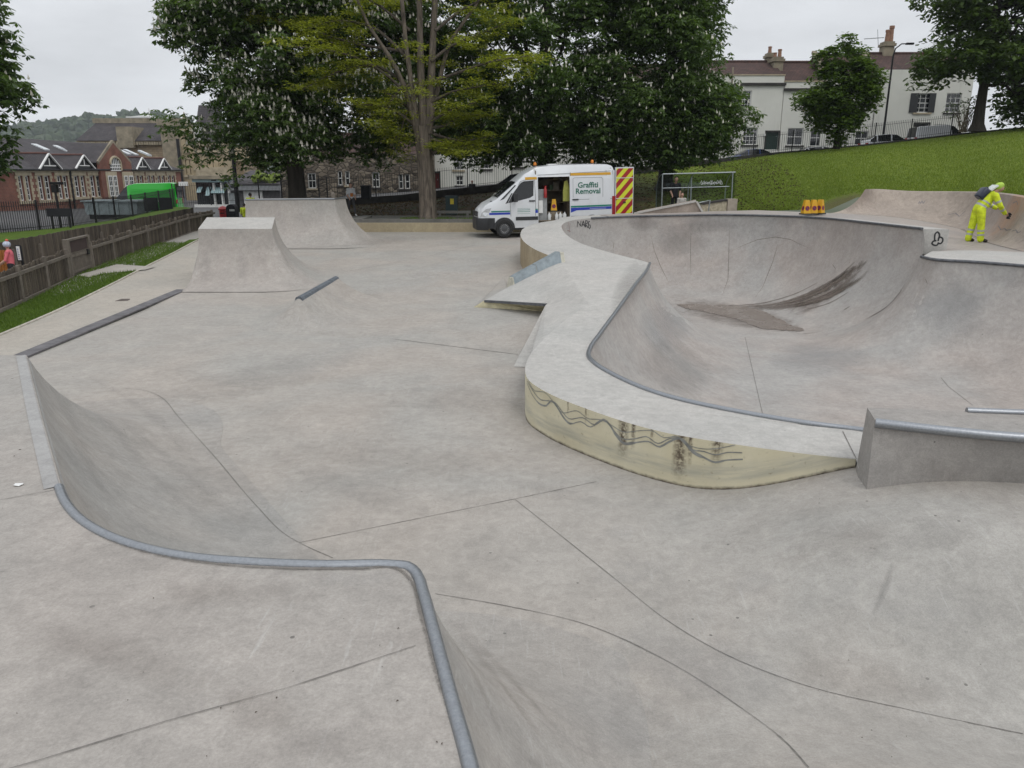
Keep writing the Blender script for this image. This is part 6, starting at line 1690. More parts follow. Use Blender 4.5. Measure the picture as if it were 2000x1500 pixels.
# fallen leaves and litter on the dark bank
n = 9000; ii = rg.integers(0, 52, n); jj = rg.integers(0, NR, n); fa, fb = rg.uniform(0, 1, n), rg.uniform(0, 1, n)
Ph = (HR[jj, ii] * (1 - fa)[:, None] + HR[jj, ii + 1] * fa[:, None]) * (1 - fb)[:, None] + (HR[jj + 1, ii] * (1 - fa)[:, None] + HR[jj + 1, ii + 1] * fa[:, None]) * fb[:, None]
tag(blades('leaf_litter', Ph + np.array([0, 0, .01]), None, .05, .12, leaf_mat('litter_leaf', (.035, .026, .016), (.11, .075, .04), .1, .8), rg), 'fallen leaves scattered on the dark bank under the trees', 'leaf litter')
# ------------------------------------------------------------------ people
M_SKIN = simple('skin', (0.42, 0.25, 0.18), 0.6, 0, 0.08)
def person(name, label, loc, rz, bones, mats, extras=None, voxel=0.014, scale=1.0, group=None, mirror=1, bands=None):
    """bones: (a, b, ra, rb, material index); the body is fused into one continuous skin"""
    root = thing(name, label, 'person', tuple(loc), (0, 0, rz), group)
    mb = MB()
    for a, b, ra, rb, m in bones:
        a = Vector(a); b = Vector(b); n = 5
        mb.tube([a.lerp(b, k / n) for k in range(n + 1)], [ra + (rb - ra) * k / n for k in range(n + 1)], 10)
        mb.sphere(a, ra, 10, 6); mb.sphere(b, rb, 10, 6)
    me = mb.mesh('tmp', mats[0]); o = bpy.data.objects.new('tmp', me); COL.objects.link(o)
    md = o.modifiers.new('r', 'REMESH'); md.mode = 'VOXEL'; md.voxel_size = voxel
    sm = o.modifiers.new('s', 'SMOOTH'); sm.iterations = 3; sm.factor = .5
    dg = bpy.context.evaluated_depsgraph_get(); dg.update()
    body = bpy.data.meshes.new_from_object(o.evaluated_get(dg)); bpy.data.objects.remove(o)
    body.name = 'body'; body.materials.clear()
    for m in mats: body.materials.append(m)
    A = np.array([tuple(b[0]) for b in bones]); B = np.array([tuple(b[1]) for b in bones]); ra = np.array([b[2] for b in bones]); rb = np.array([b[3] for b in bones]); mi = np.array([b[4] for b in bones])
    n = len(body.polygons); cen = np.empty(n * 3); body.polygons.foreach_get('center', cen); cen = cen.reshape(-1, 3)
    D = B - A; L2 = (D ** 2).sum(1)
    t_ = np.clip(((cen[:, None, :] - A[None]) * D[None]).sum(2) / L2[None], 0, 1)
    dist = np.linalg.norm(cen[:, None, :] - A[None] - t_[..., None] * D[None], axis=2) - (ra[None] + (rb - ra)[None] * t_)
    best = dist.argmin(1); mat = mi[best]
    if bands:
        tb = t_[np.arange(n), best]
        for bi, lo, hi, m in bands: mat = np.where((best == bi) & (tb > lo) & (tb < hi), m, mat)
    body.polygons.foreach_set('material_index', mat.astype(np.int32)); body.polygons.foreach_set('use_smooth', [True] * n); body.update()
    link_mesh('body', body, root); root.scale = (scale * mirror, scale, scale)
    return root
def hand(w, tip, up, m, s=1.0):
    """palm and five fingers from wrist w towards tip"""
    w = Vector(w); d = (Vector(tip) - w).normalized(); up = Vector(up); sd_ = d.cross(up).normalized(); up = sd_.cross(d)
    out = [(w, w + d * .07 * s, .026 * s, .032 * s, m)]
    for k, (o_, l) in enumerate(((-.028, .062), (-.009, .074), (.010, .070), (.028, .054))):
        k0 = w + d * .08 * s + sd_ * o_ * s; k1 = k0 + (d * .8 - up * .35).normalized() * l * .5 * s; k2 = k1 + (d * .4 - up * .9).normalized() * l * .5 * s
        out += [(k0, k1, .010 * s, .009 * s, m), (k1, k2, .009 * s, .008 * s, m)]
    b = w + d * .025 * s + sd_ * -.03 * s; k1 = b + (d * .6 - sd_ * .8).normalized() * .035 * s; out += [(b, k1, .012 * s, .010 * s, m), (k1, k1 + (d * .9 - up * .4).normalized() * .03 * s, .010 * s, .009 * s, m)]
    return out
M_HIVIS = simple('hi_vis_yellow', (0.58, 0.68, 0.02), 0.75, 0, 0.25, 9, 0.9, 11)
M_REFL = simple('reflective_band', (0.42, 0.43, 0.43), 0.4, 0.2)
M_BEANIE = simple('lime_beanie', (0.42, 0.60, 0.09), 0.9)
M_DARKCLOTH = simple('dark_cloth', (0.016, 0.016, 0.02), 0.9)
M_BOOT = simple('boot_leather', (0.025, 0.02, 0.017), 0.7)
M_HAIRD = simple('dark_hair', (0.02, 0.014, 0.01), 0.7)
# worker, facing +x, leaning to the wall
wz = 1.1; wp = at_y(1906, 472, 21.7); wp.z = wz
hipL, hipR = (-.06, .10, .84), (-.04, -.10, .84)
kL, kR = (-.10, .12, .47), (.01, -.11, .46); aL, aR = (-.16, .12, .09), (.04, -.12, .09)
shL, shR = (.20, .19, 1.27), (.23, -.19, 1.26); eL, eR = (.33, .22, 1.02), (.36, -.25, 1.0); wL, wR = (.47, .12, .93), (.57, -.16, .80)
neck = (.27, 0, 1.33); head = (.42, 0, 1.45)
bones = [(hipL, kL, .115, .095, 0), (kL, aL, .095, .085, 0), (hipR, kR, .115, .095, 0), (kR, aR, .095, .085, 0), ((-.05, .06, .88), (-.05, -.06, .88), .14, .14, 0), ((-.05, 0, .9), (.08, 0, 1.1), .165, .17, 0), ((.08, 0, 1.1), (.19, 0, 1.25), .17, .15, 0), (shL, shR, .095, .095, 0),
    (shL, eL, .085, .07, 0), (eL, wL, .068, .058, 0), (shR, eR, .085, .07, 0), (eR, wR, .068, .058, 0), (neck, head, .06, .06, 1), ((.42, 0, 1.45), (.45, 0, 1.46), .092, .088, 1), ((.53, 0, 1.425), (.545, 0, 1.42), .018, .014, 1), ((.39, 0, 1.51), (.44, 0, 1.53), .105, .09, 2),
    (aL, (-.02, .13, .045), .055, .045, 3), (aR, (.20, -.13, .045), .055, .045, 3)] + hand(wR, (.66, -.16, .76), (0, 0, 1), 4) + hand(wL, (.55, .05, .91), (0, 0, 1), 4)
worker = person('person', 'worker in yellow hi vis suit and lime beanie scrubbing the curved wall', wp, 0, bones, [M_HIVIS, M_SKIN, M_BEANIE, M_BOOT, M_SKIN, M_REFL], None, .013,
    bands=[(1, .30, .44, 5), (1, .60, .74, 5), (3, .30, .44, 5), (3, .60, .74, 5), (5, .25, .5, 5), (5, .8, 1.0, 5), (9, .35, .6, 5), (11, .35, .6, 5), (8, .5, .7, 5), (10, .5, .7, 5)])
MB().box(.0, .22, -.14, .14, -.02, .02).build('hood', simple('white_hood', (.6, .62, .6), .8), worker).matrix_local = Matrix.Translation((.12, 0, 1.40)) @ Matrix.Rotation(R(-38), 4, 'Y')
br = thing('scrubbing_brush', 'black scrubbing brush held against the curved wall by the worker', 'brush', tuple(wp + Vector((.66, -.16, .70))), (0, R(15), 0))
MB().box(.0, .035, -.03, .03, -.05, .12).build('brush_back', M_DARKCLOTH, br)
mb = MB()
for i in range(4):
    for j in range(3): mb.box(.036, .075, -.025 + i * .016, -.016 + i * .016, -.04 + j * .05, .0 + j * .05)
mb.build('bristles', M_DARKCLOTH, br)
kb = thing('knapsack_tank', 'dark blue knapsack spray tank on the back of the hi vis worker', 'spray tank', tuple(wp + Vector((-.03, 0, 1.33))), (0, R(38), 0))
kb.scale = (.82, .82, .82)
M_NAVY = simple('navy_plastic', (0.012, 0.018, 0.04), .35)
mb = MB(); rr_ = []
for z, w_, d_ in ((-.2, .13, .09), (-.17, .17, .12), (.12, .18, .13), (.17, .15, .1), (.19, .1, .07)): rr_.append([(d_ * math.copysign(abs(math.cos(a)) ** .5, math.cos(a)), w_ * math.copysign(abs(math.sin(a)) ** .5, math.sin(a)), z) for a in np.linspace(0, 2 * math.pi, 17)[:-1]])
mb.loft(rr_, closed=True); mb.ngon(rr_[-1]); mb.ngon(rr_[0]); mb.build('tank', M_NAVY, kb, 40, True)
MB().lathe([(.05, .19), (.055, .22), (.03, .24)], 10).build('cap', M_DARKCLOTH, kb); MB().tube([(.1, .1, .12), (.2, .11, .02), (.1, .1, -.15)], .012, 6).build('strap', M_DARKCLOTH, kb); MB().tube([(.1, -.1, .12), (.2, -.11, .02), (.1, -.1, -.15)], .012, 6).build('strap', M_DARKCLOTH, kb)

def walker(name, label, loc, rz, top, legs, hair, scale=1.0, stride=.25, shoe=None, arms=(.0, .1), extra_b=(), headtilt=0.0, legskin=None, bend=0.0):
    hL, hR = (0, .09, .88), (0, -.09, .88); kL, kR = (stride * .45, .09, .47), (-stride * .25, -.09, .47); aL, aR = (stride * .7, .09, .08), (-stride * .9, -.09, .13)
    sx = bend
    sL, sR = (sx, .18, 1.40), (sx, -.18, 1.40); eL, eR = (sx + arms[0], .22, 1.12), (sx + arms[0], -.22, 1.12); wL, wR = (sx + arms[1] + .12, .16, .92), (sx + arms[1] + .12, -.16, .92)
    hx_ = sx + .02 + headtilt
    bones = [(hL, kL, .085, .06, 1), (kL, aL, .058, .045, 1), (hR, kR, .085, .06, 1), (kR, aR, .058, .045, 1), ((0, .05, .92), (0, -.05, .92), .115, .115, 1), ((0, 0, .98), (sx * .8, 0, 1.32), .13, .15, 0), (sL, sR, .075, .075, 0),
        (sL, eL, .06, .05, 0), (eL, wL, .045, .036, 3 if arms[1] >= 0 else 0), (sR, eR, .06, .05, 0), (eR, wR, .045, .036, 3 if arms[1] >= 0 else 0), ((sx, 0, 1.42), (hx_, 0, 1.54), .05, .05, 3), ((hx_, 0, 1.60), (hx_ + .02, 0, 1.63), .085, .085, 3), ((hx_ + .1, 0, 1.585), (hx_ + .112, 0, 1.58), .016, .012, 3), ((hx_ - .03, 0, 1.64), (hx_ - .01, 0, 1.68), .088, .075, 4),
        (aL, (aL[0] + .15, .09, .04), .045, .038, 2), (aR, (aR[0] + .14, -.09, .05), .045, .038, 2)] + hand(wL, (wL[0] + .1, wL[1], wL[2] - .08), (0, 1, 0), 3) + hand(wR, (wR[0] + .1, wR[1], wR[2] - .08), (0, 1, 0), 3)
    return person(name, label, loc, rz, bones + list(extra_b), [top, legs, shoe or M_WHITE, M_SKIN, hair], None, .015, scale)
wl_ = at_y(688, 431, 39.4); wl_.z = .86
ped = walker('person', 'person in a white and orange printed top walking beside the planter', wl_, R(-60), simple('white_tee', (.55, .56, .58), .85), simple('grey_jeans', (.06, .06, .065), .9), M_HAIRD, .92, .5)
MB().box(.10, .165, -.075, .075, 1.02, 1.2).build('orange_print', simple('orange_print', (.45, .16, .04), .8), ped)
cl_ = at_y(13, 470, 20.2); cl_.z = -.02
ch = walker('person', 'child in a pink top and pale helmet holding its arms out in the play area', cl_, R(200), simple('pink_top', (.62, .14, .17), .8), M_DARKCLOTH, M_HAIRD, .72, .12, None, (.1, .26))
mb = MB(); mb.sphere((.02, 0, 1.66), (.135, .125, .12), 14, 8); hm = mb.build('helmet', simple('pale_blue_helmet', (.42, .46, .55), .35, 0, .3, 30), ch, 60)
MB().sphere((.0, 0, 1.80), .055, 8, 6).build('pom_pom', simple('coral_pom', (.6, .13, .08), .8), ch, 60)
sp_ = at_y(1317, 402, 36.3); sp_.z = 1.0
walker('person', 'person in black looking down inside the glass shelter', sp_, R(-90), M_DARKCLOTH, simple('black_jeans', (.012, .012, .015), .9), M_HAIRD, 1.02, .1, M_BOOT, (.05, .12), (), .1)
sp2 = at_y(1331, 402, 35.2); sp2.z = .62
walker('person', 'brown haired person sitting low behind the concrete wedge by the shelter', sp2, R(-90), simple('pale_top', (.4, .38, .35), .9), M_DARKCLOTH, simple('brown_hair', (.07, .04, .022), .8), .85, .1)
for px, py, lab, d_ in ((488, 377, 'person in a hi vis jacket standing behind the tall quarter pipe', 44), (476, 397, 'person in a hi vis vest by the black litter bin', 47)):
    q = at_y(px, py, d_); hz_ = q.z - 1.72; q.z = hz_
    walker('person', lab, q, R(90), M_HIVIS, simple('navy_trousers', (.015, .017, .03), .9), M_HAIRD, 1.0, .2, M_BOOT)
q = at_y(922, 352, 52.2); q.z -= 1.62
walker('person', 'person in dark clothes and a white cap beyond the railing by the bank', q, R(-90), M_DARKCLOTH, M_DARKCLOTH, M_WHITE, .95, .1)

# ------------------------------------------------------------------ the white service van
M_VANW = NT('white_van_paint'); t = M_VANW
dr = t.noise(1.0, 4, .6, vec=t.mapping(t.pos(), (3, 3, .8)))
t.color(t.mix(t.rng(dr, .45, .75, 0, .3), (.66, .68, .70), (.5, .5, .48))).rough(.28); t.bsdf.inputs['Coat Weight'].default_value = .4; M_VANW = t.mat
M_TRIM = simple('black_plastic_trim', (.028, .029, .032), .55)
M_TYRE = simple('tyre_rubber', (.018, .018, .018), .85)
M_VGLASS = NT('van_glass'); M_VGLASS.color((.012, .014, .016)).rough(.05); M_VGLASS.bsdf.inputs['Specular IOR Level'].default_value = .6; M_VGLASS = M_VGLASS.mat
M_BLUEST = simple('royal_blue_vinyl', (.02, .045, .38), .35, 0, .05); M_GREENST = simple('green_vinyl', (.01, .20, .13), .35, 0, .05); M_YELST = simple('amber_vinyl', (.62, .33, .02), .35, 0, .05)
vz = .40; va = R(10.0)
vloc = at_y(931, 459, 32.6); vloc.z = vz
van = thing('service_van', 'white high roof service van reading Graffiti Removal with its side door open', 'van', (vloc.x, vloc.y, fz(0, 32.6) + .0), (0, R(-1.2), va))
# local frame: x back along the van, y across (near side is y = -1), z up
LV = 5.66
def roof_z(x): return float(np.interp(x, [0, .04, .10, .35, .73, 1.62, 2.0, 2.44, 3.2, 4.5, 5.4, 5.6, 5.66], [.98, 1.06, 1.13, 1.34, 1.52, 2.22, 2.52, 2.73, 2.79, 2.80, 2.78, 2.72, 2.6]))
def half_w(x): return float(np.interp(x, [0, .08, .25, .6, 1.2, 5.4, 5.6, 5.66], [.66, .80, .90, .965, .985, .985, .965, .93]))
zs_ring = [.36, .50, .62, .76, .92, 1.06, 1.24, 1.5, 1.9, 2.2, 2.34]
def side_y(x, z):
    w = half_w(x); rz_ = roof_z(x)
    f = 1.0
    if z > 1.15: f -= .10 * ((z - 1.15) / 1.65) ** 1.5
    if z < .6: f -= .03
    near = rz_ - z
    if near < .22: f -= .09 * (1 - max(near, 0) / .22) ** 2
    return w * f
stations = [0.0, .04, .10, .2, .35, .54, .73, .9, 1.1, 1.3, 1.5, 1.62, 1.8, 2.0, 2.2, 2.44, 2.8, 3.3, 3.76, 4.2, 4.7, 5.2, 5.4, 5.55, 5.62, 5.66]
rows = []
for x in stations:
    rz_ = roof_z(x); zl = [min(z, rz_ - .02 - .001 * (len(zs_ring) - i)) for i, z in enumerate(zs_ring)]
    L_ = [(x, -side_y(x, z), z) for z in zl]
    ry = side_y(x, rz_ - .02)
    topn = [(x, -ry * .93, rz_ - .005), (x, -ry * .6, rz_ + .02), (x, 0, rz_ + .03), (x, ry * .6, rz_ + .02), (x, ry * .93, rz_ - .005)]
    R_ = [(x, side_y(x, z), z) for z in zl[::-1]]
    rows.append(L_ + topn + R_)
nr = len(rows[0]); mb = MB()
V_ = [p for r in rows for p in r]; F_ = []
for i in range(len(rows) - 1):
    x0_, x1_ = stations[i], stations[i + 1]
    for k in range(nr - 1):
        z0_ = rows[i][k][2]; z1_ = rows[i][k + 1][2]
        if k < 10 and 2.43 < x0_ and x1_ < 3.77 and zs_ring[k] >= .49 and zs_ring[min(k + 1, 10)] <= 2.35: continue
        # wheel arches cut
        xm = (x0_ + x1_) / 2
        F_.append((i * nr + k, i * nr + k + 1, (i + 1) * nr + k + 1, (i + 1) * nr + k))
F_.append(tuple(range(nr)))
mb.add(V_, F_)
vb = mb.build('body', M_VANW, van, 35, True)
# rear end frame (doors are open)
ring_ = rows[-1]
mb = MB(); mb.box(5.60, 5.66, -.93, -.84, .5, 2.55).box(5.60, 5.66, .84, .93, .5, 2.55).box(5.60, 5.66, -.84, .84, 2.42, 2.56).box(5.6, 5.66, -.84, .84, .5, .6)
mb.build('rear_frame', M_VANW, van)
# interior
M_PLY = simple('stained_plywood', (.17, .14, .10), .8, 0, .35, 3); M_GREYIN = simple('grey_cabinet', (.28, .29, .29), .6, 0, .2, 4)
mb = MB(); mb.box(2.3, 5.55, -.88, .88, .58, .62); mb.box(2.3, 5.55, .84, .88, .62, 2.6); mb.box(2.34, 2.38, -.88, .84, .62, 2.6); mb.box(2.3, 5.55, -.8, .84, 2.6, 2.64); mb.box(3.80, 3.84, -.5, .84, .62, 2.6)
mb.build('load_area', M_PLY, van)
lp = lambda *a: mb
def item(mbx, name, label, cat, mats, lx, ly, lz, rz=0, smooth=None):
    """a loose thing carried in the van"""
    Mw = Matrix.Translation(van.location) @ van.rotation_euler.to_matrix().to_4x4()
    o = mbx.build(name, mats, None, smooth); o.matrix_world = Mw @ Matrix.Translation((lx, ly, lz)) @ Matrix.Rotation(rz, 4, 'Z'); return tag(o, label, cat)
bpart(MB().box(2.46, 2.84, -.80, -.42, .62, 1.86), 'side_cabinet', M_GREYIN, van)
bpart(MB().box(2.47, 2.64, -.93, -.82, .92, 1.42), 'tool_box', M_WHITE, van)
mb = MB()
for z in (1.25, 1.75, 2.2): mb.box(2.85, 3.78, .2, .8, z, z + .04)
bpart(mb, 'shelf', M_PLY, van)
rgx = random.Random(4)
for k, z in enumerate((1.29, 1.29, 1.79, 1.79, 1.79, 2.24, 2.24)):
    w_ = rgx.uniform(.12, .25); x_ = rgx.uniform(2.9, 3.6)
    c_ = [(.10, .05, .03), (.05, .05, .06), (.16, .14, .11), (.05, .09, .04), (.13, .03, .02), (.12, .11, .05), (.08, .08, .09)][k]
    item(MB().box(-w_ / 2, w_ / 2, -.1, .1, 0, rgx.uniform(.15, .35)), 'tool_crate', ['brown crate on the lowest shelf inside the open van', 'black crate on the lowest shelf inside the open van', 'beige crate on the middle shelf inside the open van', 'green crate on the middle shelf inside the open van', 'dark red crate on the middle shelf inside the open van', 'olive crate on the top shelf inside the open van', 'grey crate on the top shelf inside the open van'][k], 'crate', simple('crate_paint', c_, .7), x_, .4 - .05 * (k % 3), z + .003)
mb = MB(); mb.lathe([(.06, 0), (.065, .03), (.065, .34), (.03, .40), (.03, .44)], 12); mb.box(-.02, .06, -.015, .015, .44, .47)
item(mb, 'fire_extinguisher', 'red fire extinguisher hanging inside the open van door', 'extinguisher', simple('red_enamel', (.33, .02, .02), .35), 2.76, -.86, 1.52, 0, 40)
M_JUG = simple('milky_plastic', (.60, .61, .60), .5)
for k, (x_, y_) in enumerate(((2.93, -.80), (3.24, -.82), (3.40, -.80), (3.58, -.83))):
    mb = MB(); mb.lathe([(.065, 0), (.072, .02), (.072, .20), (.03, .26), (.022, .27), (.022, .31)], 12); mb.tube([(.03, 0, .25), (.09, 0, .22), (.075, 0, .12)], .011, 6)
    o = item(mb, 'plastic_jug', ['milky plastic jug next to the grey cabinet on the van sill', 'milky plastic jug just past the gap on the van sill', 'milky plastic jug between two others on the van sill', 'milky plastic jug beside the closed part of the sliding door'][k], 'jug', M_JUG, x_, y_, .622, k, 40); tag(o, group='jugs on the van sill')
mb = MB(); mb.add([(-.12, 0, 0), (.14, -.03, .02), (.16, .0, .5), (.06, .03, .85), (-.05, .02, .8), (-.1, 0, .4)], [(0, 1, 2, 3, 4, 5)])
mb.prism([(-.12, 0, 0), (.12, 0, 0), (.14, 0, .5), (.06, 0, .8), (-.06, 0, .8), (-.12, 0, .4)], (0, .06, 0))
item(mb, 'hi_vis_vest', 'yellow hi vis vest hanging at the edge of the open van door', 'vest', simple('dull_hivis', (.35, .36, .08), .8), 3.66, -.72, 1.35)
# skin fittings on the near side
def side_panel(name, pts, mat, parent=van, lift=.006, thick=0.0):
    """thin panel following the near side; pts in (x, z)"""
    pts3 = [(x, -side_y(x, z) - lift, z) for x, z in pts]
    mb = MB()
    mb.ngon(pts3); return mb.build(name, mat, parent, None, True)
def strip(name, x0_, x1_, zf0, zf1, mat, parent=van, lift=.006, n=14):
    a_ = []; b_ = []
    for k in range(n + 1):
        x = x0_ + (x1_ - x0_) * k / n; z0_, z1_ = zf0(x), zf1(x); a_.append((x, -side_y(x, z0_) - lift, z0_)); b_.append((x, -side_y(x, z1_) - lift, z1_))
    mb = MB(); mb.loft([a_, b_]); return mb.build(name, mat, parent, None, True)
K = lambda v: (lambda x: v)
strip('blue_stripe', .42, 1.27, lambda x: .905 - .0 * x, lambda x: .99, M_BLUEST); strip('green_stripe', .50, 1.27, K(1.01), K(1.06), M_GREENST)
strip('blue_stripe', 2.31, 2.42, K(.935), K(1.05), M_BLUEST); strip('green_stripe', 2.31, 2.42, K(1.06), K(1.10), M_GREENST)
def sw(x): return .90 + .09 * min(1, (x - 3.80) / .25) if x < 4.05 else .99 + .02 * (x - 4.05) / 1.5
strip('blue_stripe', 3.80, 5.54, sw, lambda x: 1.09 + .02 * (x - 3.8) / 1.7, M_BLUEST); strip('green_stripe', 3.80, 5.54, lambda x: 1.105 + .02 * (x - 3.8) / 1.7, lambda x: 1.17 + .02 * (x - 3.8) / 1.7, M_GREENST)
strip('amber_stripe', 3.80, 5.50, K(2.37), K(2.47), M_YELST); strip('amber_stripe', 1.92, 2.40, K(2.25), K(2.35), M_YELST)
strip('sill_trim', 1.50, 2.42, K(.66), K(.80), M_TRIM, lift=.02); strip('sill_trim', 3.80, 5.5, K(.66), K(.76), M_TRIM, lift=.02)
side_panel('door_window', [(1.20, 1.36), (1.36, 1.38), (2.10, 1.54), (2.24, 1.62), (2.27, 2.22), (1.86, 2.19), (1.74, 2.14), (1.42, 1.75)], M_VGLASS)
side_panel('quarter_window', [(1.08, 1.33), (1.18, 1.355), (1.39, 1.74), (1.34, 1.74)], M_VGLASS)
def seam(name, pts, w=.014):
    mb = MB(); 
    for (a, b) in zip(pts[:-1], pts[1:]):
        P0 = Vector((a[0], -side_y(*a) - .003, a[1])); P1 = Vector((b[0], -side_y(*b) - .003, b[1])); mb.bar(P0, P1, w, .006, 0, (0, 1, 0))
    mb.build(name, simple('panel_gap', (.10, .10, .105), .8), van)
seam('door_seam', [(1.30, .82), (1.28, 1.33), (1.72, 2.18), (1.90, 2.24), (2.30, 2.26), (2.33, 1.5), (2.32, .82)])
seam('panel_seam', [(3.79, .55), (3.79, 2.5)]); seam('panel_seam', [(5.30, .62), (5.30, 2.55)]); seam('panel_seam', [(3.84, 1.42), (5.55, 1.42)]); seam('panel_seam', [(3.9, 1.5), (3.9, 2.24), (3.95, 2.28), (5.1, 2.28), (5.16, 2.2), (5.16, 1.5)], .01)
seam('roof_seam', [(2.44, 2.42), (5.5, 2.52)])
for x_, z_ in ((2.06, 1.42), (3.88, 1.42)): MB().box(x_, x_ + .24, -side_y(x_, z_) - .035, -side_y(x_, z_) - .001, z_ - .025, z_ + .025).build('door_handle', M_TRIM, van)
# mirror, bumper, lights, grille
mm = MB(); mm.box(1.40, 1.54, -1.28, -1.06, 1.40, 1.72); mm.build('mirror', M_TRIM, van); MB().bar((1.48, -1.08, 1.5), (1.5, -.93, 1.42), .05, .05).build('mirror_arm', M_TRIM, van)
mb = MB(); bp = []
for z, g in ((.30, -.02), (.34, .04), (.72, .05), (.78, .02)):
    row = []
    for q in np.linspace(-1, 1, 17): 
        ax = abs(q); x = -.06 - g * .4 + .62 * max(0, ax - .62) ** 1.6 * 3.4; y = q * 1.0 if ax < .9 else math.copysign(.985 + g * .3, q); row.append((x, y * (1.0 + g * .25), z))
    bp.append(row)
mb.loft(bp); mb.loft([bp[-1], [(p[0] + .2, p[1] * .93, p[2] + .01) for p in bp[-1]]]); mb.build('front_bumper', M_TRIM, van, 40, True)
strip('bumper_side', .18, .64, K(.36), K(.78), M_TRIM, lift=.014)
M_LAMP = NT('headlamp'); M_LAMP.color((.62, .64, .66)).rough(.08); M_LAMP.bsdf.inputs['Metallic'].default_value = .5; M_LAMP = M_LAMP.mat
side_panel('headlight', [(.07, .83), (.28, .84), (.40, 1.0), (.52, 1.18), (.30, 1.14), (.12, .98)], M_LAMP, lift=.012)
MB().box(-.06, .0, -.6, .6, .86, 1.04).build('grille', M_TRIM, van)
# windscreen and bonnet vent
ws = []
for x in (.80, 1.55): ws.append([(x - .02 + .0, y * (half_w(x) * .86), roof_z(x) + .035 - .02 * abs(y)) for y in np.linspace(-1, 1, 9)])
mb = MB(); mb.loft(ws); mb.build('windscreen', M_VGLASS, van, 60)
side_panel('windscreen_edge', [(.86, 1.46), (1.02, 1.52), (1.54, 2.04), (1.50, 2.06)], M_VGLASS)
MB().box(.50, .66, -.82, -.66, 1.425, 1.45).build('bonnet_vent', M_TRIM, van)
# wheels
def wheel(x, y, r=.355, w=.24, parent=van):
    o = MB()
    M = Matrix.Translation((x, y, r)) @ Matrix.Rotation(math.pi / 2, 4, 'X')
    o.lathe([(r * .58, -w * .2), (r * .66, -w / 2), (r * .93, -w / 2), (r, -w / 2 + .04), (r, w / 2 - .04), (r * .93, w / 2), (r * .66, w / 2), (r * .58, w * .2)], 28, 0, M)
    ty = o.build('wheel', M_TYRE, parent, 40)
    rm = MB(); rm.lathe([(r * .64, w * .30), (r * .60, w * .42), (r * .5, w * .34), (r * .28, w * .40), (r * .14, w * .46), (.01, w * .46)], 24, 0, M)
    rm.build('rim', simple('steel_wheel', (.085, .088, .092), .45, .4), ty, 40)
    b = MB()
    for k in range(14):
        a = 2 * math.pi * k / 14; b.sphere((M @ Vector((r * .42 * math.cos(a), r * .42 * math.sin(a), w * .38))), .018, 6, 4)
    b.build('wheel_nuts', simple('bright_nuts', (.4, .4, .4), .4, .6), ty)['kind'] = 'stuff'
    return ty
for x_ in (1.02, 4.69):
    for y_ in (-.92, .92):
        wheel(x_, y_)
        if y_ < 0:
            mb = MB(); pts = [(x_ + .44 * math.cos(a), .355 + .44 * math.sin(a)) for a in np.linspace(0, math.pi, 15)]
            mb.ngon([(x, -1.0, max(z, .30)) for x, z in pts]); mb.build('wheel_arch', M_TRIM, van, None, True)
MB().box(.7, 5.3, -.9, .9, .28, .42).build('underbody', M_TRIM, van)
# tail light, rear door with chevrons
MB().box(5.56, 5.70, -.985, -.86, .72, 1.52).build('tail_light', simple('red_lens', (.28, .015, .02), .2), van)
door = Matrix.Translation((5.70, -.90, 0)) @ Matrix.Rotation(R(8), 4, 'Z')
dw, dz0, dz1 = .82, .72, 2.66
rd = MB().box(0, dw, -.03, .03, dz0, dz1).build('rear_door', M_VANW, van); rd.matrix_local = door
M_CHR = simple('chevron_red', (.33, .012, .018), .4, 0, .05); M_CHY = simple('chevron_yellow', (.62, .66, .03), .4, 0, .05)
MB().add([(.03, -.034, dz0 + .08), (dw - .03, -.034, dz0 + .08), (dw - .03, -.034, dz1 - .05), (.03, -.034, dz1 - .05)], [(0, 1, 2, 3)]).build('chevron_sheet', M_CHY, rd)
def clip_band(c0, c1):
    """band c0 < z - x*1.05 < c1 clipped to the sheet"""
    poly = [(.03, dz0 + .08), (dw - .03, dz0 + .08), (dw - .03, dz1 - .05), (.03, dz1 - .05)]
    for sgn, c in ((1, c0), (-1, c1)):
        out = []
        for i in range(len(poly)):
            p, q = poly[i], poly[(i + 1) % len(poly)]; f = lambda r: sgn * ((r[1] - r[0] * 1.05) - c)
            if f(p) >= 0: out.append(p)
            if f(p) * f(q) < 0: s = f(p) / (f(p) - f(q)); out.append((p[0] + (q[0] - p[0]) * s, p[1] + (q[1] - p[1]) * s))
        poly = out
        if not poly: return None
    return poly
c = -.16
while c < 2.8:
    pl = clip_band(c, c + .24)
    if pl: MB().ngon([(x, -.038, z) for x, z in pl]).build('chevron', M_CHR, rd, None, True)
    c += .48
for z in (dz0 + .68, dz0 + 1.5): MB().box(.02, dw - .02, -.05, -.039, z, z + .025).build('door_rib', M_VANW, rd)
MB().box(.35, .47, -.06, -.04, dz0 + .5, dz0 + .56).build('door_handle', M_TRIM, rd)
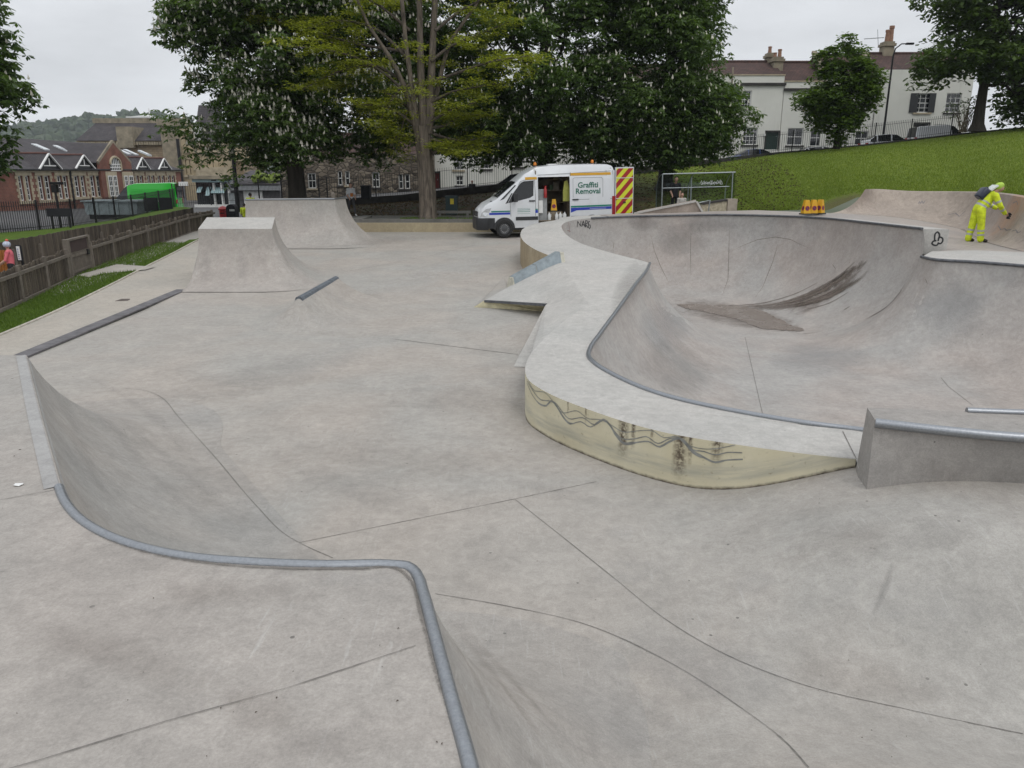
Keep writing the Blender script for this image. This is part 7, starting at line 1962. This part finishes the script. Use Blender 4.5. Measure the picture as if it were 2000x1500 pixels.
# lettering
def text(body, size, mat, parent, M, name='lettering', spacing=1.0, offset=0.0):
    cu = bpy.data.curves.new('t', 'FONT'); cu.body = body; cu.size = size; cu.align_x = 'CENTER'; cu.align_y = 'CENTER'; cu.extrude = .001; cu.offset = offset; cu.space_line = .8; cu.resolution_u = 3; cu.space_character = spacing
    ob = bpy.data.objects.new('t', cu); COL.objects.link(ob); dg = bpy.context.evaluated_depsgraph_get(); dg.update()
    me = bpy.data.meshes.new_from_object(ob.evaluated_get(dg)); bpy.data.objects.remove(ob); me.materials.clear(); me.materials.append(mat)
    o = link_mesh(name, me, parent); o.matrix_local = M; return o
yy = -side_y(4.5, 1.9) - .012
tilt = math.atan2(side_y(4.5, 1.6) - side_y(4.5, 2.2), .6)
MT = Matrix.Translation((4.53, yy, 1.86)) @ Matrix.Rotation(math.pi / 2 - tilt, 4, 'X')
text('Graffiti\nRemoval', .30, simple('green_letters', (.01, .13, .08), .4), van, MT, 'lettering', 1.02, .006)
for k, z in enumerate((1.12, 1.055, .99, .92)): strip('small_print', 1.57, 2.10, K(z), K(z + (.012 if k in (0, 3) else .028)), simple('grey_green_print', (.20, .33, .30), .5), lift=.004)
strip('small_print', 4.6, 5.3, K(1.035), K(1.055), simple('pale_print', (.4, .45, .6), .5), lift=.009)
# beacons, roof vent
for x_, y_ in ((2.46, -.3), (5.05, .3)):
    b = MB().lathe([(.07, 0), (.07, .04), (.055, .05)], 12, 0, Matrix.Translation((x_, y_, roof_z(x_) + .02))).build('beacon_base', M_TRIM, van)
    MB().lathe([(.065, .05), (.065, .13), (.04, .17), (.01, .18)], 12, 0, Matrix.Translation((x_, y_, roof_z(x_) + .02))).build('beacon', simple('amber_lens', (.55, .17, .01), .2), van, 40)
MB().box(3.05, 3.4, -.2, .2, 2.80, 2.85).build('roof_vent', M_WHITE, van)

# ------------------------------------------------------------------ no-waiting cones
M_CONEY = simple('cone_yellow', (.62, .34, .01), .5, 0, .08); M_CONEB = simple('cone_base', (.03, .03, .03), .8); M_NOWAIT = simple('sign_red', (.34, .015, .02), .5); M_SIGNB = simple('sign_blue', (.035, .025, .09), .5)
def nowait(label, loc, rz, s=1.0, group=None):
    root = thing('no_waiting_cone', label, 'cone', tuple(loc), (0, 0, rz), group); root.scale = (s, s, s)
    MB().box(-.17, .17, -.17, .17, 0, .045).build('base', M_CONEB, root)
    a, b, z0_, z1_ = .135, .075, .046, .52
    mb = MB(); mb.loft([[(-a, -a, z0_), (a, -a, z0_), (a, a, z0_), (-a, a, z0_)], [(-b, -b, z1_), (b, -b, z1_), (b, b, z1_), (-b, b, z1_)]], closed=True); mb.add([(-b, -b, z1_), (b, -b, z1_), (b, b, z1_), (-b, b, z1_)], [(0, 1, 2, 3)])
    mb.build('cone', M_CONEY, root)
    tl = math.atan2(a - b, z1_ - z0_)
    for k in range(4):
        Mx = Matrix.Rotation(k * math.pi / 2, 4, 'Z') @ Matrix.Translation((0, -(a + (b - a) * .38) - .003, z0_ + (z1_ - z0_) * .38)) @ Matrix.Rotation(math.pi / 2 - tl, 4, 'X')
        d = MB().add([(.088 * math.cos(q), .088 * math.sin(q), 0) for q in np.linspace(0, 2 * math.pi, 21)[:-1]], [tuple(range(20))]).build('sign_disc', M_NOWAIT, root); d.matrix_local = Mx
        i = MB().add([(.064 * math.cos(q), .064 * math.sin(q), .002) for q in np.linspace(0, 2 * math.pi, 21)[:-1]], [tuple(range(20))]).build('sign_centre', M_SIGNB, d)
        MB().bar((-.06, .06, .004), (.06, -.06, .004), .022, .002).build('sign_slash', M_NOWAIT, d)
    return root
for k, (px, py, rz_) in enumerate(((1573, 419.5, .1), (1587, 419, .05), (1600.5, 418.5, .75))):
    q = at_z(px, py, 1.6); q = Vector((q.x, q.y, 1.606)); nowait(['yellow no waiting cone next to the empty side of the row by the hill', 'middle yellow no waiting cone of the three at the foot of the hill', 'yellow no waiting cone turned cornerwise at the end of the row'][k], q, rz_, .92, 'no waiting cones')
Mw = Matrix.Translation(van.location) @ van.rotation_euler.to_matrix().to_4x4()
nowait('yellow no waiting cone standing inside the open van', Mw @ Vector((3.18, -.55, .95)), 0, .95, 'no waiting cones'); bpart(MB().box(2.9, 3.5, -.75, -.3, .62, .945), 'floor_crate', M_PLY, van)

# ------------------------------------------------------------------ shelter, wedge, walls by the hill
M_CLEAR = NT('shelter_glass'); t = M_CLEAR
gl = t.node('ShaderNodeBsdfTransparent'); gl.inputs[0].default_value = (.50, .58, .57, 1); gg = t.node('ShaderNodeBsdfGlossy'); gg.inputs['Roughness'].default_value = .12
ms = t.node('ShaderNodeMixShader'); ms.inputs[0].default_value = .14; t.l.new(gl.outputs[0], ms.inputs[1]); t.l.new(gg.outputs[0], ms.inputs[2]); t.l.new(ms.outputs[0], t.out.inputs['Surface']); M_CLEAR = t.mat
SY = 35.6
c0_ = at_y(1297, 340, SY); c1_ = at_y(1438, 335.5, SY)
sw_ = c1_.x - c0_.x; shz = .98
shel = thing('glass_shelter', 'curved clear panel youth shelter on steel posts at the foot of the hill', 'shelter', (c0_.x, SY, shz), (0, R(-1.4), 0))
HS = c0_.z - shz
M_ALU = simple('shelter_steel', (.32, .35, .36), .45, .6, .15, 9)
MB().tube([(0, 0, HS), (sw_, 0, HS)], .03, 8).build('front_beam', M_ALU, shel); MB().tube([(0, .02, HS * .68), (sw_ * .93, .02, HS * .68)], .022, 8).build('mid_rail', M_ALU, shel)
arc_ = [(0.0 + 1.5 * math.sin(a), HS * .55 + (HS * .45) * math.cos(a)) for a in np.linspace(0, math.pi / 2, 9)] + [(1.52, 0)]
for x_ in (0, sw_ * .46, sw_):
    MB().tube([(x_, y_, z_) for y_, z_ in arc_], .022, 8).build('arched_rib', M_ALU, shel)
for x_ in (-.02, sw_ - .1): MB().tube([(x_, 0, 0), (x_, 0, HS)], .026, 8).build('post', M_ALU, shel)
MB().tube([(sw_ * .46, .9, 0), (sw_ * .46, .9, HS * .9)], .035, 8).build('post', M_ALU, shel)
for x0_, x1_ in ((.03, sw_ * .455), (sw_ * .465, sw_ - .03)):
    mb = MB(); mb.loft([[(x0_, y_, z_ - .02) for y_, z_ in arc_], [(x1_, y_, z_ - .02) for y_, z_ in arc_]]); mb.build('clear_panel', M_CLEAR, shel, 60)
for x_ in (-.02, sw_ + .02):
    mb = MB(); mb.ngon([(x_, y_, z_ - .03) for y_, z_ in arc_] + [(x_, 0, 0)]); mb.build('end_panel', M_CLEAR, shel)
mb = MB(); rg2 = random.Random(6); 
for k in range(16):
    x_ = sw_ * (.52 + .3 * k / 16); mb.tube([(x_, .03, HS * .72 + rg2.uniform(0, .1)), (x_ + .06, .03, HS * .78 + rg2.uniform(0, .12)), (x_ + .11, .03, HS * .72 + rg2.uniform(0, .08))], .012, 5)
mb.build('scratched_tag', simple('pale_scratch', (.6, .62, .62), .7), shel)
MB().box(.6, sw_ - .3, 1.0, 1.35, .42, .48).build('bench', M_ALU, shel)
# stone faced wall
a = at_y(1372, 400, 33.0); b = at_y(1440, 389.5, 33.0); 
wl = thing('stone_faced_wall', 'short sloping stone faced wall with a plain end pier below the shelter', 'wall', (a.x, 33.0, .9))
b0x = b.x - a.x; zt0, zt1 = a.z + .1 - .9, b.z - .9
mb = MB(); mb.prism([(0, 0, -.4), (b0x - .42, 0, -.4), (b0x - .42, 0, zt1 - .05), (0, 0, zt0 - .1)], (0, .35, 0)); mb.build('wall_face', simple('pale_pebble_facing', (.42, .37, .27), .9, 0, .35, 10, .8, 14), wl, None, True)
MB().box(b0x - .40, b0x, -.06, .4, -.4, zt1 + .02).build('end_pier', simple('pier_stone', (.36, .31, .25), .9, 0, .2, 4), wl)
mb = MB(); mb.bar((0, .17, zt0 - .06), (b0x - .42, .17, zt1 - .02), .42, .07); mb.build('wall_cap', M_DSTONE, wl)
# concrete wedge
A_, B_, C_ = at_y(1238, 418, 29.6), at_y(1359, 394, 29.6), at_y(1373, 420, 29.6)
wd = thing('concrete_wedge', 'triangular buff concrete wedge ramp in front of the glass shelter', 'skate ramp', tuple(A_))
o_ = Vector(A_); zb_ = -0.5
mb = MB(); mb.prism([Vector((0, 0, zb_)), Vector((C_.x - o_.x, 0, zb_)), C_ - o_, B_ - o_, Vector((0, 0, 0))], (0.5, 2.2, 0)); mb.build('wedge_body', M_BUFF, wd, None, True)
mb = MB(); mb.bar(Vector((0, -.02, .02)), B_ - o_ + Vector((0, -.02, .02)), .08, .06); mb.build('top_edge', M_DECK, wd); mb = MB(); mb.bar(B_ - o_ + Vector((.03, -.02, 0)), C_ - o_ + Vector((.03, -.02, 0)), .07, .12, 0, (0, 1, 0)); mb.build('end_edge', M_DECK, wd)
r0_, r1_, r2_ = at_y(1382, 417, 31), at_y(1387, 391, 31), at_y(1366, 396, 31)
hr_ = thing('hand_rail', 'short bent steel hand rail beside the concrete wedge', 'rail', tuple(r0_))
MB().tube([(0, 0, -.2), tuple(r1_ - r0_), tuple(r2_ - r0_)], .03, 8).build('rail_tube', M_ALU, hr_)

# ------------------------------------------------------------------ cars and vans in the streets
def car(name, label, cat, loc, rz, prof, W_, paint, glass_spans, wheels_x, belt, group=None, wr_=.31, roof_in=.78, lights=True):
    """prof: (x, roof z) along the length, front at x = 0"""
    root = thing(name, label, cat, tuple(loc), (0, 0, rz), group)
    L_ = prof[-1][0]; xs_ = sorted(set([p[0] for p in prof] + [x for s in glass_spans for x in s]))
    rz_ = lambda x: float(np.interp(x, [p[0] for p in prof], [p[1] for p in prof]))
    rows_ = []
    for x in xs_:
        e = min(x, L_ - x); w = W_ / 2 * (1 - .16 * max(0, 1 - e / .45) ** 2); top = rz_(x); b_ = min(belt, top - .015)
        wt = w * (roof_in if top > belt + .15 else .93); rows_.append([(x, -w * .92, .2), (x, -w, .42), (x, -w, b_ - .06), (x, -w * .97, b_), (x, -wt, top - .02), (x, -wt * .9, top), (x, 0, top + .02), (x, wt * .9, top), (x, wt, top - .02), (x, w * .97, b_), (x, w, b_ - .06), (x, w, .42), (x, w * .92, .2)])
    n = len(rows_[0]); V_ = [p for r in rows_ for p in r]; F_ = []; Ms = []
    for i in range(len(rows_) - 1):
        xm = (xs_[i] + xs_[i + 1]) / 2; t0 = rows_[i][6][2]; t1 = rows_[i + 1][6][2]
        for k in range(n - 1):
            m = 0
            if k in (3, 8) and any(s[0] < xm < s[1] for s in glass_spans) and max(t0, t1) > belt + .2: m = 1
            if k in (5, 6) and abs(t1 - t0) / (xs_[i + 1] - xs_[i]) > .35 and max(t0, t1) > belt + .25: m = 1
            F_.append((i * n + k, i * n + k + 1, (i + 1) * n + k + 1, (i + 1) * n + k)); Ms.append(m)
    F_ += [tuple(range(n)), tuple(reversed(range((len(rows_) - 1) * n, len(rows_) * n)))]; Ms += [0, 0]
    mb = MB(); mb.v = V_; mb.f = F_; mb.m = Ms; mb.build('body', [paint, M_VGLASS], root, 35, True)
    for x in wheels_x:
        for y in (-W_ / 2 + .1, W_ / 2 - .1): wheel(x, y, wr_, .2, root)
    if lights:
        for y in (-W_ / 2 + .22, W_ / 2 - .22):
            MB().box(L_ - .06, L_ + .012, y - .14, y + .14, belt - .32, belt - .02).build('tail_light', simple('red_lens', (.28, .015, .02), .2), root); MB().box(-.012, .1, y - .16, y + .16, .55, .72).build('headlight', M_LAMP, root)
    return root
HATCH = [(0, .62), (.12, .74), (.85, .92), (1.0, 1.0), (1.65, 1.42), (2.2, 1.48), (3.1, 1.45), (3.55, 1.15), (3.7, .9), (3.75, .6)]
SALOON = [(0, .6), (.12, .7), (1.0, .88), (1.2, .95), (2.0, 1.38), (2.5, 1.43), (3.1, 1.40), (3.75, 1.02), (4.25, .98), (4.4, .6)]
CVAN = [(0, .68), (.15, .85), (.8, 1.02), (.95, 1.12), (1.55, 1.72), (2.0, 1.82), (3.9, 1.82), (4.1, 1.75), (4.2, 1.1), (4.22, .6)]
def paint(n, c): 
    t = NT(n); t.color(c).rough(.25); t.bsdf.inputs['Coat Weight'].default_value = .5; return t.mat
P_WH = paint('white_car_paint', (.62, .63, .65)); P_BL = paint('blue_car_paint', (.012, .035, .14)); P_SI = paint('silver_car_paint', (.34, .36, .38)); P_BK = paint('black_car_paint', (.012, .012, .014)); P_GR = paint('bright_green_paint', (.012, .42, .022)); P_RD = paint('dark_red_car_paint', (.10, .012, .014))
def on_street(px, py, d, dz=0): q = at_y(px, py, d); return q
def slope_at(x): return math.atan2(.02, 1)
def park_car(kind, label, pxl, pxr, pytop, d, facing, pnt, group='cars parked up the hill street'):
    """nose to the right when facing = 1"""
    pr = {'h': HATCH, 's': SALOON, 'v': CVAN}[kind]; top = max(p[1] for p in pr); L_ = pr[-1][0]
    qm = at_y((pxl + pxr) / 2, pytop, d); z = qm.z - top
    sp = {'h': [(1.05, 2.0), (2.1, 3.0), (3.1, 3.5)], 's': [(1.3, 2.2), (2.3, 3.0), (3.1, 3.6)], 'v': [(1.0, 1.75)]}[kind]
    wx = {'h': (.7, 3.1), 's': (.85, 3.5), 'v': (.8, 3.4)}[kind]
    rz = math.pi if facing == 1 else 0
    x = qm.x + (L_ / 2 if facing == 1 else -L_ / 2)
    c = car('parked_van' if kind == 'v' else 'parked_car', label, 'van' if kind == 'v' else 'car', (x, d, z), rz, pr, 1.68 if kind != 'v' else 1.8, pnt, sp, wx, {'h': 1.0, 's': .96, 'v': 1.12}[kind], group)
    c.rotation_euler = (0, R(3.2) if facing == 1 else R(-3.2), rz)
    return c
park_car('s', 'dark blue saloon parked below the green front door', 1440, 1525, 287, 57, 1, P_BL)
park_car('h', 'white hatchback mostly hidden behind the small round tree', 1565, 1650, 283, 57, 1, P_WH)
park_car('h', 'white hatchback parked beside the tall black lamp post', 1697, 1783, 259, 57.5, 1, P_WH)
park_car('v', 'white delivery van parked outside the taller cream house', 1798, 1885, 241.5, 58, 1, P_WH)
park_car('h', 'silver hatchback parked under the chestnut beside the blue saloon', 1312, 1400, 304, 56, 1, P_SI)
park_car('s', 'black saloon parked above the roof of the white service van', 1130, 1225, 322, 54, -1, P_BK)
park_car('h', 'black hatchback parked beyond the bonnet of the white service van', 966, 1045, 342, 53, -1, P_BK)
park_car('h', 'red hatchback parked between the two black cars', 1050, 1126, 334, 54, -1, P_RD)
# green hire van in front of the school
gv = at_y(205, 415, 62); gz_ = -.45
GV = [(0, .75), (.12, 1.0), (.9, 1.25), (1.1, 1.4), (1.75, 2.2), (2.1, 2.42), (2.6, 2.55), (5.2, 2.6), (5.5, 2.55), (5.58, 1.4), (5.6, .6)]
g = car('hire_van', 'bright green high roof hire van with white lettering in front of the school', 'van', (at_y(207, 400, 62).x, 62, gz_), R(8), GV, 2.0, P_GR, [(1.15, 2.0)], (.95, 4.5), 1.35, None, .34, .86)
mb = MB(); rg3 = random.Random(9); x_ = 2.3
while x_ < 4.9:
    w_ = rg3.uniform(.12, .2); h_ = rg3.choice((.28, .2, .2)); mb.box(x_, x_ + .045, -1.012, -1.0, 1.16, 1.16 + h_); mb.box(x_ + .05, x_ + w_, -1.012, -1.0, 1.16 + rg3.choice((0, .09, .15)), 1.21 + rg3.choice((0, .09, .15))); x_ += w_ + .06
mb.build('white_lettering', simple('white_vinyl', (.7, .7, .7), .5), g)
MB().box(5.6, 5.63, -.8, .8, 1.5, 2.3).build('rear_window', M_VGLASS, g)
for k in range(6): MB().box(2.2, 5.3, -.99, -.975, 1.5 + k * .12, 1.53 + k * .12).build('side_rib', P_GR, g)
# skip, boards
sk = at_y(180, 425, 43)
skip = thing('steel_skip', 'pale blue grey steel container behind the iron railing', 'container', (at_y(172, 440, 44).x, 44, lv(44)))
M_SKIP = simple('pale_container_paint', (.30, .36, .37), .6, 0, .15, 3)
skw = at_y(270, 440, 44).x - at_y(172, 440, 44).x
mb = MB(); mb.prism([(0, 0, .25), (skw, 0, .25), (skw + .1, 0, 1.0), (-.1, 0, .92)], (0, 1.7, 0)); mb.build('tub', M_SKIP, skip, None, True)
for k in range(5): MB().box(skw * k / 5 + .1, skw * k / 5 + .18, -.06, -.002, .25, .92).build('rib', M_SKIP, skip)
MB().box(-.2, skw + .2, -.08, 1.78, .94, 1.02).build('rim', M_SKIP, skip); MB().box(.1, skw - .1, .1, 1.5, 0, .25).build('skids', M_IRON, skip)
for px0, px1, lab in ((283, 307, 'black site board fixed to the railing beside the green van rear'), (313, 335, 'black site board fixed to the railing nearest the shop sign'), (92, 137, 'long black site board on the railing below the lamp column')):
    d_ = 43 if px0 > 200 else 29.5; yt, yb2 = (386, 412) if px0 > 200 else (407, 423)
    a = at_y(px0, yb2, d_); b = at_y(px1, yt, d_)
    bo = thing('site_board', lab, 'board', (a.x, d_, a.z)); MB().box(0, b.x - a.x, 0, .05, 0, b.z - a.z).build('panel', M_DARKCLOTH, bo); MB().box(.1, .16, .05, .1, -.6, b.z - a.z).build('leg', M_IRON, bo); MB().box(b.x - a.x - .16, b.x - a.x - .1, .05, .1, -.6, b.z - a.z).build('leg', M_IRON, bo)

# ------------------------------------------------------------------ street furniture
def lamp(label, px, py0, py1, d, r, headk):
    a = at_y(px, py1, d); b = at_y(px, py0, d); h = b.z - a.z
    o = thing('lamp_post', label, 'lamp post', (a.x, d, a.z - .5)); h += .5
    MB().tube([(0, 0, 0), (0, 0, 1.2), (0, 0, h)], [r * 1.5, r * 1.3, r], 10).build('column', M_IRON, o)
    if headk == 'box': MB().box(-.12, .32, -.1, .1, h - .05, h + .05).build('lamp_head', M_IRON, o); MB().box(-.1, .1, -.1, .1, h - .35, h - .06).build('lantern', M_IRON, o)
    elif headk == 'curve':
        MB().tube([(0, 0, h), (.1, 0, h + .5), (.45, -.1, h + .8), (.8, -.15, h + .8)], [r, r * .8, r * .7, r * .6], 8).build('arm', M_IRON, o); MB().box(.75, 1.25, -.28, -.02, h + .74, h + .86).build('lamp_head', M_IRON, o)
    else: MB().lathe([(.12, 0), (.16, .25), (.05, .4)], 8, 0, Matrix.Translation((0, 0, h))).build('lamp_head', M_IRON, o)
    return o
lamp('short black lamp column with a box head on the verge by the railing', 117, 358, 432, 31, .035, 'box')
lamp('tall black lamp column between the blue shop and the chestnut', 464, 205, 398, 48, .1, 'curve')
lamp('tall thin black lamp post standing between the two end houses', 1724, 110, 275, 58.5, .062, 'curve')
lamp('grey lamp column rising through the chestnut crown behind the van', 1210, 235, 334, 55, .09, 'cap')
# post box, litter bins
q = at_y(435, 402, 44.5)
pb = thing('post_box', 'red pillar post box at the end of the picket fence', 'post box', (q.x, 44.5, q.z - 1.6)); M_RED = simple('post_box_red', (.36, .012, .014), .35)
MB().lathe([(.25, 0), (.25, .12), (.22, .14), (.22, 1.35)], 20).build('pillar', M_RED, pb, 40); MB().lathe([(.22, 1.352), (.27, 1.38), (.27, 1.44), (.18, 1.54), (.02, 1.6)], 20).build('cap', M_RED, pb, 40); MB().box(-.12, .12, -.235, -.2, 1.18, 1.23).build('slot', M_DARKCLOTH, pb)
q0, q1 = at_y(440, 399, 42), at_y(461, 430, 42)
lb_ = thing('litter_bin', 'black round topped litter bin with small white lettering by the post box', 'litter bin', (q0.x, 42, q1.z - .3)); w_ = q1.x - q0.x; h_ = q0.z - q1.z + .3
mb = MB(); mb.prism([(0, 0, 0), (w_, 0, 0), (w_, 0, h_ - .25)] + [(w_ / 2 + w_ / 2 * math.cos(a), 0, h_ - .25 + .25 * math.sin(a)) for a in np.linspace(.2, math.pi - .2, 9)] + [(0, 0, h_ - .25)], (0, .55, 0)); mb.build('bin_body', M_DARKCLOTH, lb_, None, True)
for k in range(4): MB().box(.2 + k * .07, .245 + k * .07, -.006, -.001, h_ - .36, h_ - .26).build('white_letter', M_WHITE, lb_)
MB().box(.1, w_ - .1, -.02, -.001, h_ - .52, h_ - .48).build('slot', M_IRON, lb_)
q0, q1 = at_y(870, 383, 38), at_y(893, 419, 38)
gb = thing('green_litter_bin', 'dark green litter bin with a yellow label behind the furrowed tree trunk', 'litter bin', (q0.x, 38, q1.z)); w_ = q1.x - q0.x; h_ = q0.z - q1.z
M_GBIN = simple('dark_green_bin', (.012, .032, .035), .5)
MB().box(0, w_, 0, .55, 0, h_ - .1).build('bin_body', M_GBIN, gb); MB().box(-.03, w_ + .03, -.03, .58, h_ - .098, h_).build('lid', M_GBIN, gb); MB().box(w_ * .4, w_ * .72, -.012, -.001, h_ - .38, h_ - .12).build('label_plate', simple('yellow_label', (.55, .45, .03), .6), gb)
q0, q1 = at_y(704, 362, 45.5), at_y(722, 388, 45.5)
db = thing('dark_litter_bin', 'dark square litter bin against the kerb wall under the chestnut', 'litter bin', (q0.x, 45.5, q1.z)); w_ = q1.x - q0.x; h_ = q0.z - q1.z
MB().box(0, w_, 0, .6, 0, h_ - .08).build('bin_body', M_DARKCLOTH, db); MB().box(-.04, w_ + .04, -.04, .64, h_ - .078, h_).build('lid', M_DARKCLOTH, db)
q = at_y(651, 389, 31.2)
bo_ = thing('timber_bollard', 'small round topped timber bollard at the corner of the tall quarter pipe', 'bollard', (q.x, 31.2, q.z - .6)); MB().lathe([(.085, 0), (.085, .78), (.07, .84), (.03, .87)], 10).build('post', M_RAILWOOD, bo_, 40)
q = at_y(853, 419, 37)
lr_ = thing('low_rail', 'low pale rail on short legs behind the furrowed tree trunk', 'rail', (q.x, 37, .88)); MB().box(0, 1.6, -.06, .06, .22, .34).build('beam', M_SLAB, lr_); MB().box(.1, .2, -.05, .05, 0, .22).build('leg', M_SLAB, lr_); MB().box(1.4, 1.5, -.05, .05, 0, .22).build('leg', M_SLAB, lr_)
# play area sign and orange panel
q0, q1 = at_y(31, 481, 20.6), at_y(42, 508, 20.6)
sg = thing('play_area_sign', 'white notice board on a dark post beside the child in pink', 'sign', (q0.x, 20.6, 0)); 
MB().box(-.03, q1.x - q0.x + .03, .005, .03, q1.z - .03, q0.z + .03).build('backing', M_DARKCLOTH, sg); MB().box(0, q1.x - q0.x, -.005, .004, q1.z, q0.z).build('board', M_WHITE, sg); MB().box(.05, .1, .031, .08, 0, q0.z).build('post', M_IRON, sg)
for k in range(6): MB().box(.02, (q1.x - q0.x) * random.uniform(.5, .9), -.009, -.006, q1.z + .03 + k * .05, q1.z + .05 + k * .05).build('printed_line', simple('blue_print', (.08, .12, .3), .6), sg)
op = thing('orange_play_panel', 'orange slatted play panel behind the child in pink', 'play panel', (at_y(-14, 530, 21.0).x, 21.0, 0))
for k in range(6): MB().box(k * .085, k * .085 + .07, 0, .03, 0, .95).build('slat', simple('orange_stain', (.30, .11, .02), .7), op)
MB().box(-.02, .5, .031, .06, .8, .87).build('rail', M_RAILWOOD, op)
# street name board and white sign near the shop
q = at_y(358, 359, 60); ss = thing('street_sign', 'small white sign on a post beside the school corner', 'sign', (q.x, 60, q.z - 2.6)); MB().box(-.35, .35, -.02, .02, 2.45, 2.75).build('plate', M_WHITE, ss); MB().tube([(0, .03, 0), (0, .03, 2.75)], .04, 8).build('post', M_STEEL, ss)
# scraps on the concrete
for px, py, lab in ((37, 948, 'small white scrap lying on the near deck beside the curved coping'),):
    l, n = hit(px, py); mb = MB(); mb.add([(l.x + .03 * math.cos(a) * random.uniform(.7, 1.2), l.y + .022 * math.sin(a), l.z + .004 + .004 * (k % 2)) for k, a in enumerate(np.linspace(0, 6.0, 8))], [tuple(range(8))]); tag(mb.build('paper_scrap', M_WHITE), lab, 'litter')

# grit and bits of leaf lying about on the floor
rg = np.random.default_rng(77); mb = MB()
for k in range(110):
    px, py = rg.uniform(0, 2000), rg.uniform(560, 1500) ** 1.0
    l, n = hit(px, py)
    if l is None or n.z < .9: continue
    s_ = rg.uniform(.003, .009) * (1.4 if py < 900 else .7); a = rg.uniform(0, 6.28)
    d = Vector((math.cos(a), math.sin(a), 0)); e = Vector((-d.y, d.x, 0))
    mb.add([l + n * .003 + d * s_, l + n * .007 + e * s_ * .4, l + n * .003 - d * s_, l + n * .005 - e * s_ * .5], [(0, 1, 2, 3)])
o = mb.build('grit', simple('dark_grit', (.06, .045, .032), .9, 0, .5, 3)); tag(o, 'grit and leaf crumbs scattered over the concrete', 'grit', kind='stuff')
# ------------------------------------------------------------------ air
hz = MB().box(-1700, 1700, -60, 1200, -2.6, 130).build('haze', bpy.data.materials.new('thin_haze'))
hm_ = hz.data.materials[0]; hm_.use_nodes = True; hn = hm_.node_tree.nodes; hn.clear()
ho = hn.new('ShaderNodeOutputMaterial'); hv = hn.new('ShaderNodeVolumePrincipled')
hv.inputs['Color'].default_value = (.86, .92, .97, 1); hv.inputs['Density'].default_value = .00022; hv.inputs['Anisotropy'].default_value = .2
hm_.node_tree.links.new(hv.outputs[0], ho.inputs['Volume'])
tag(hz, 'thin pale haze lying over the far hillside', 'haze', kind='stuff')
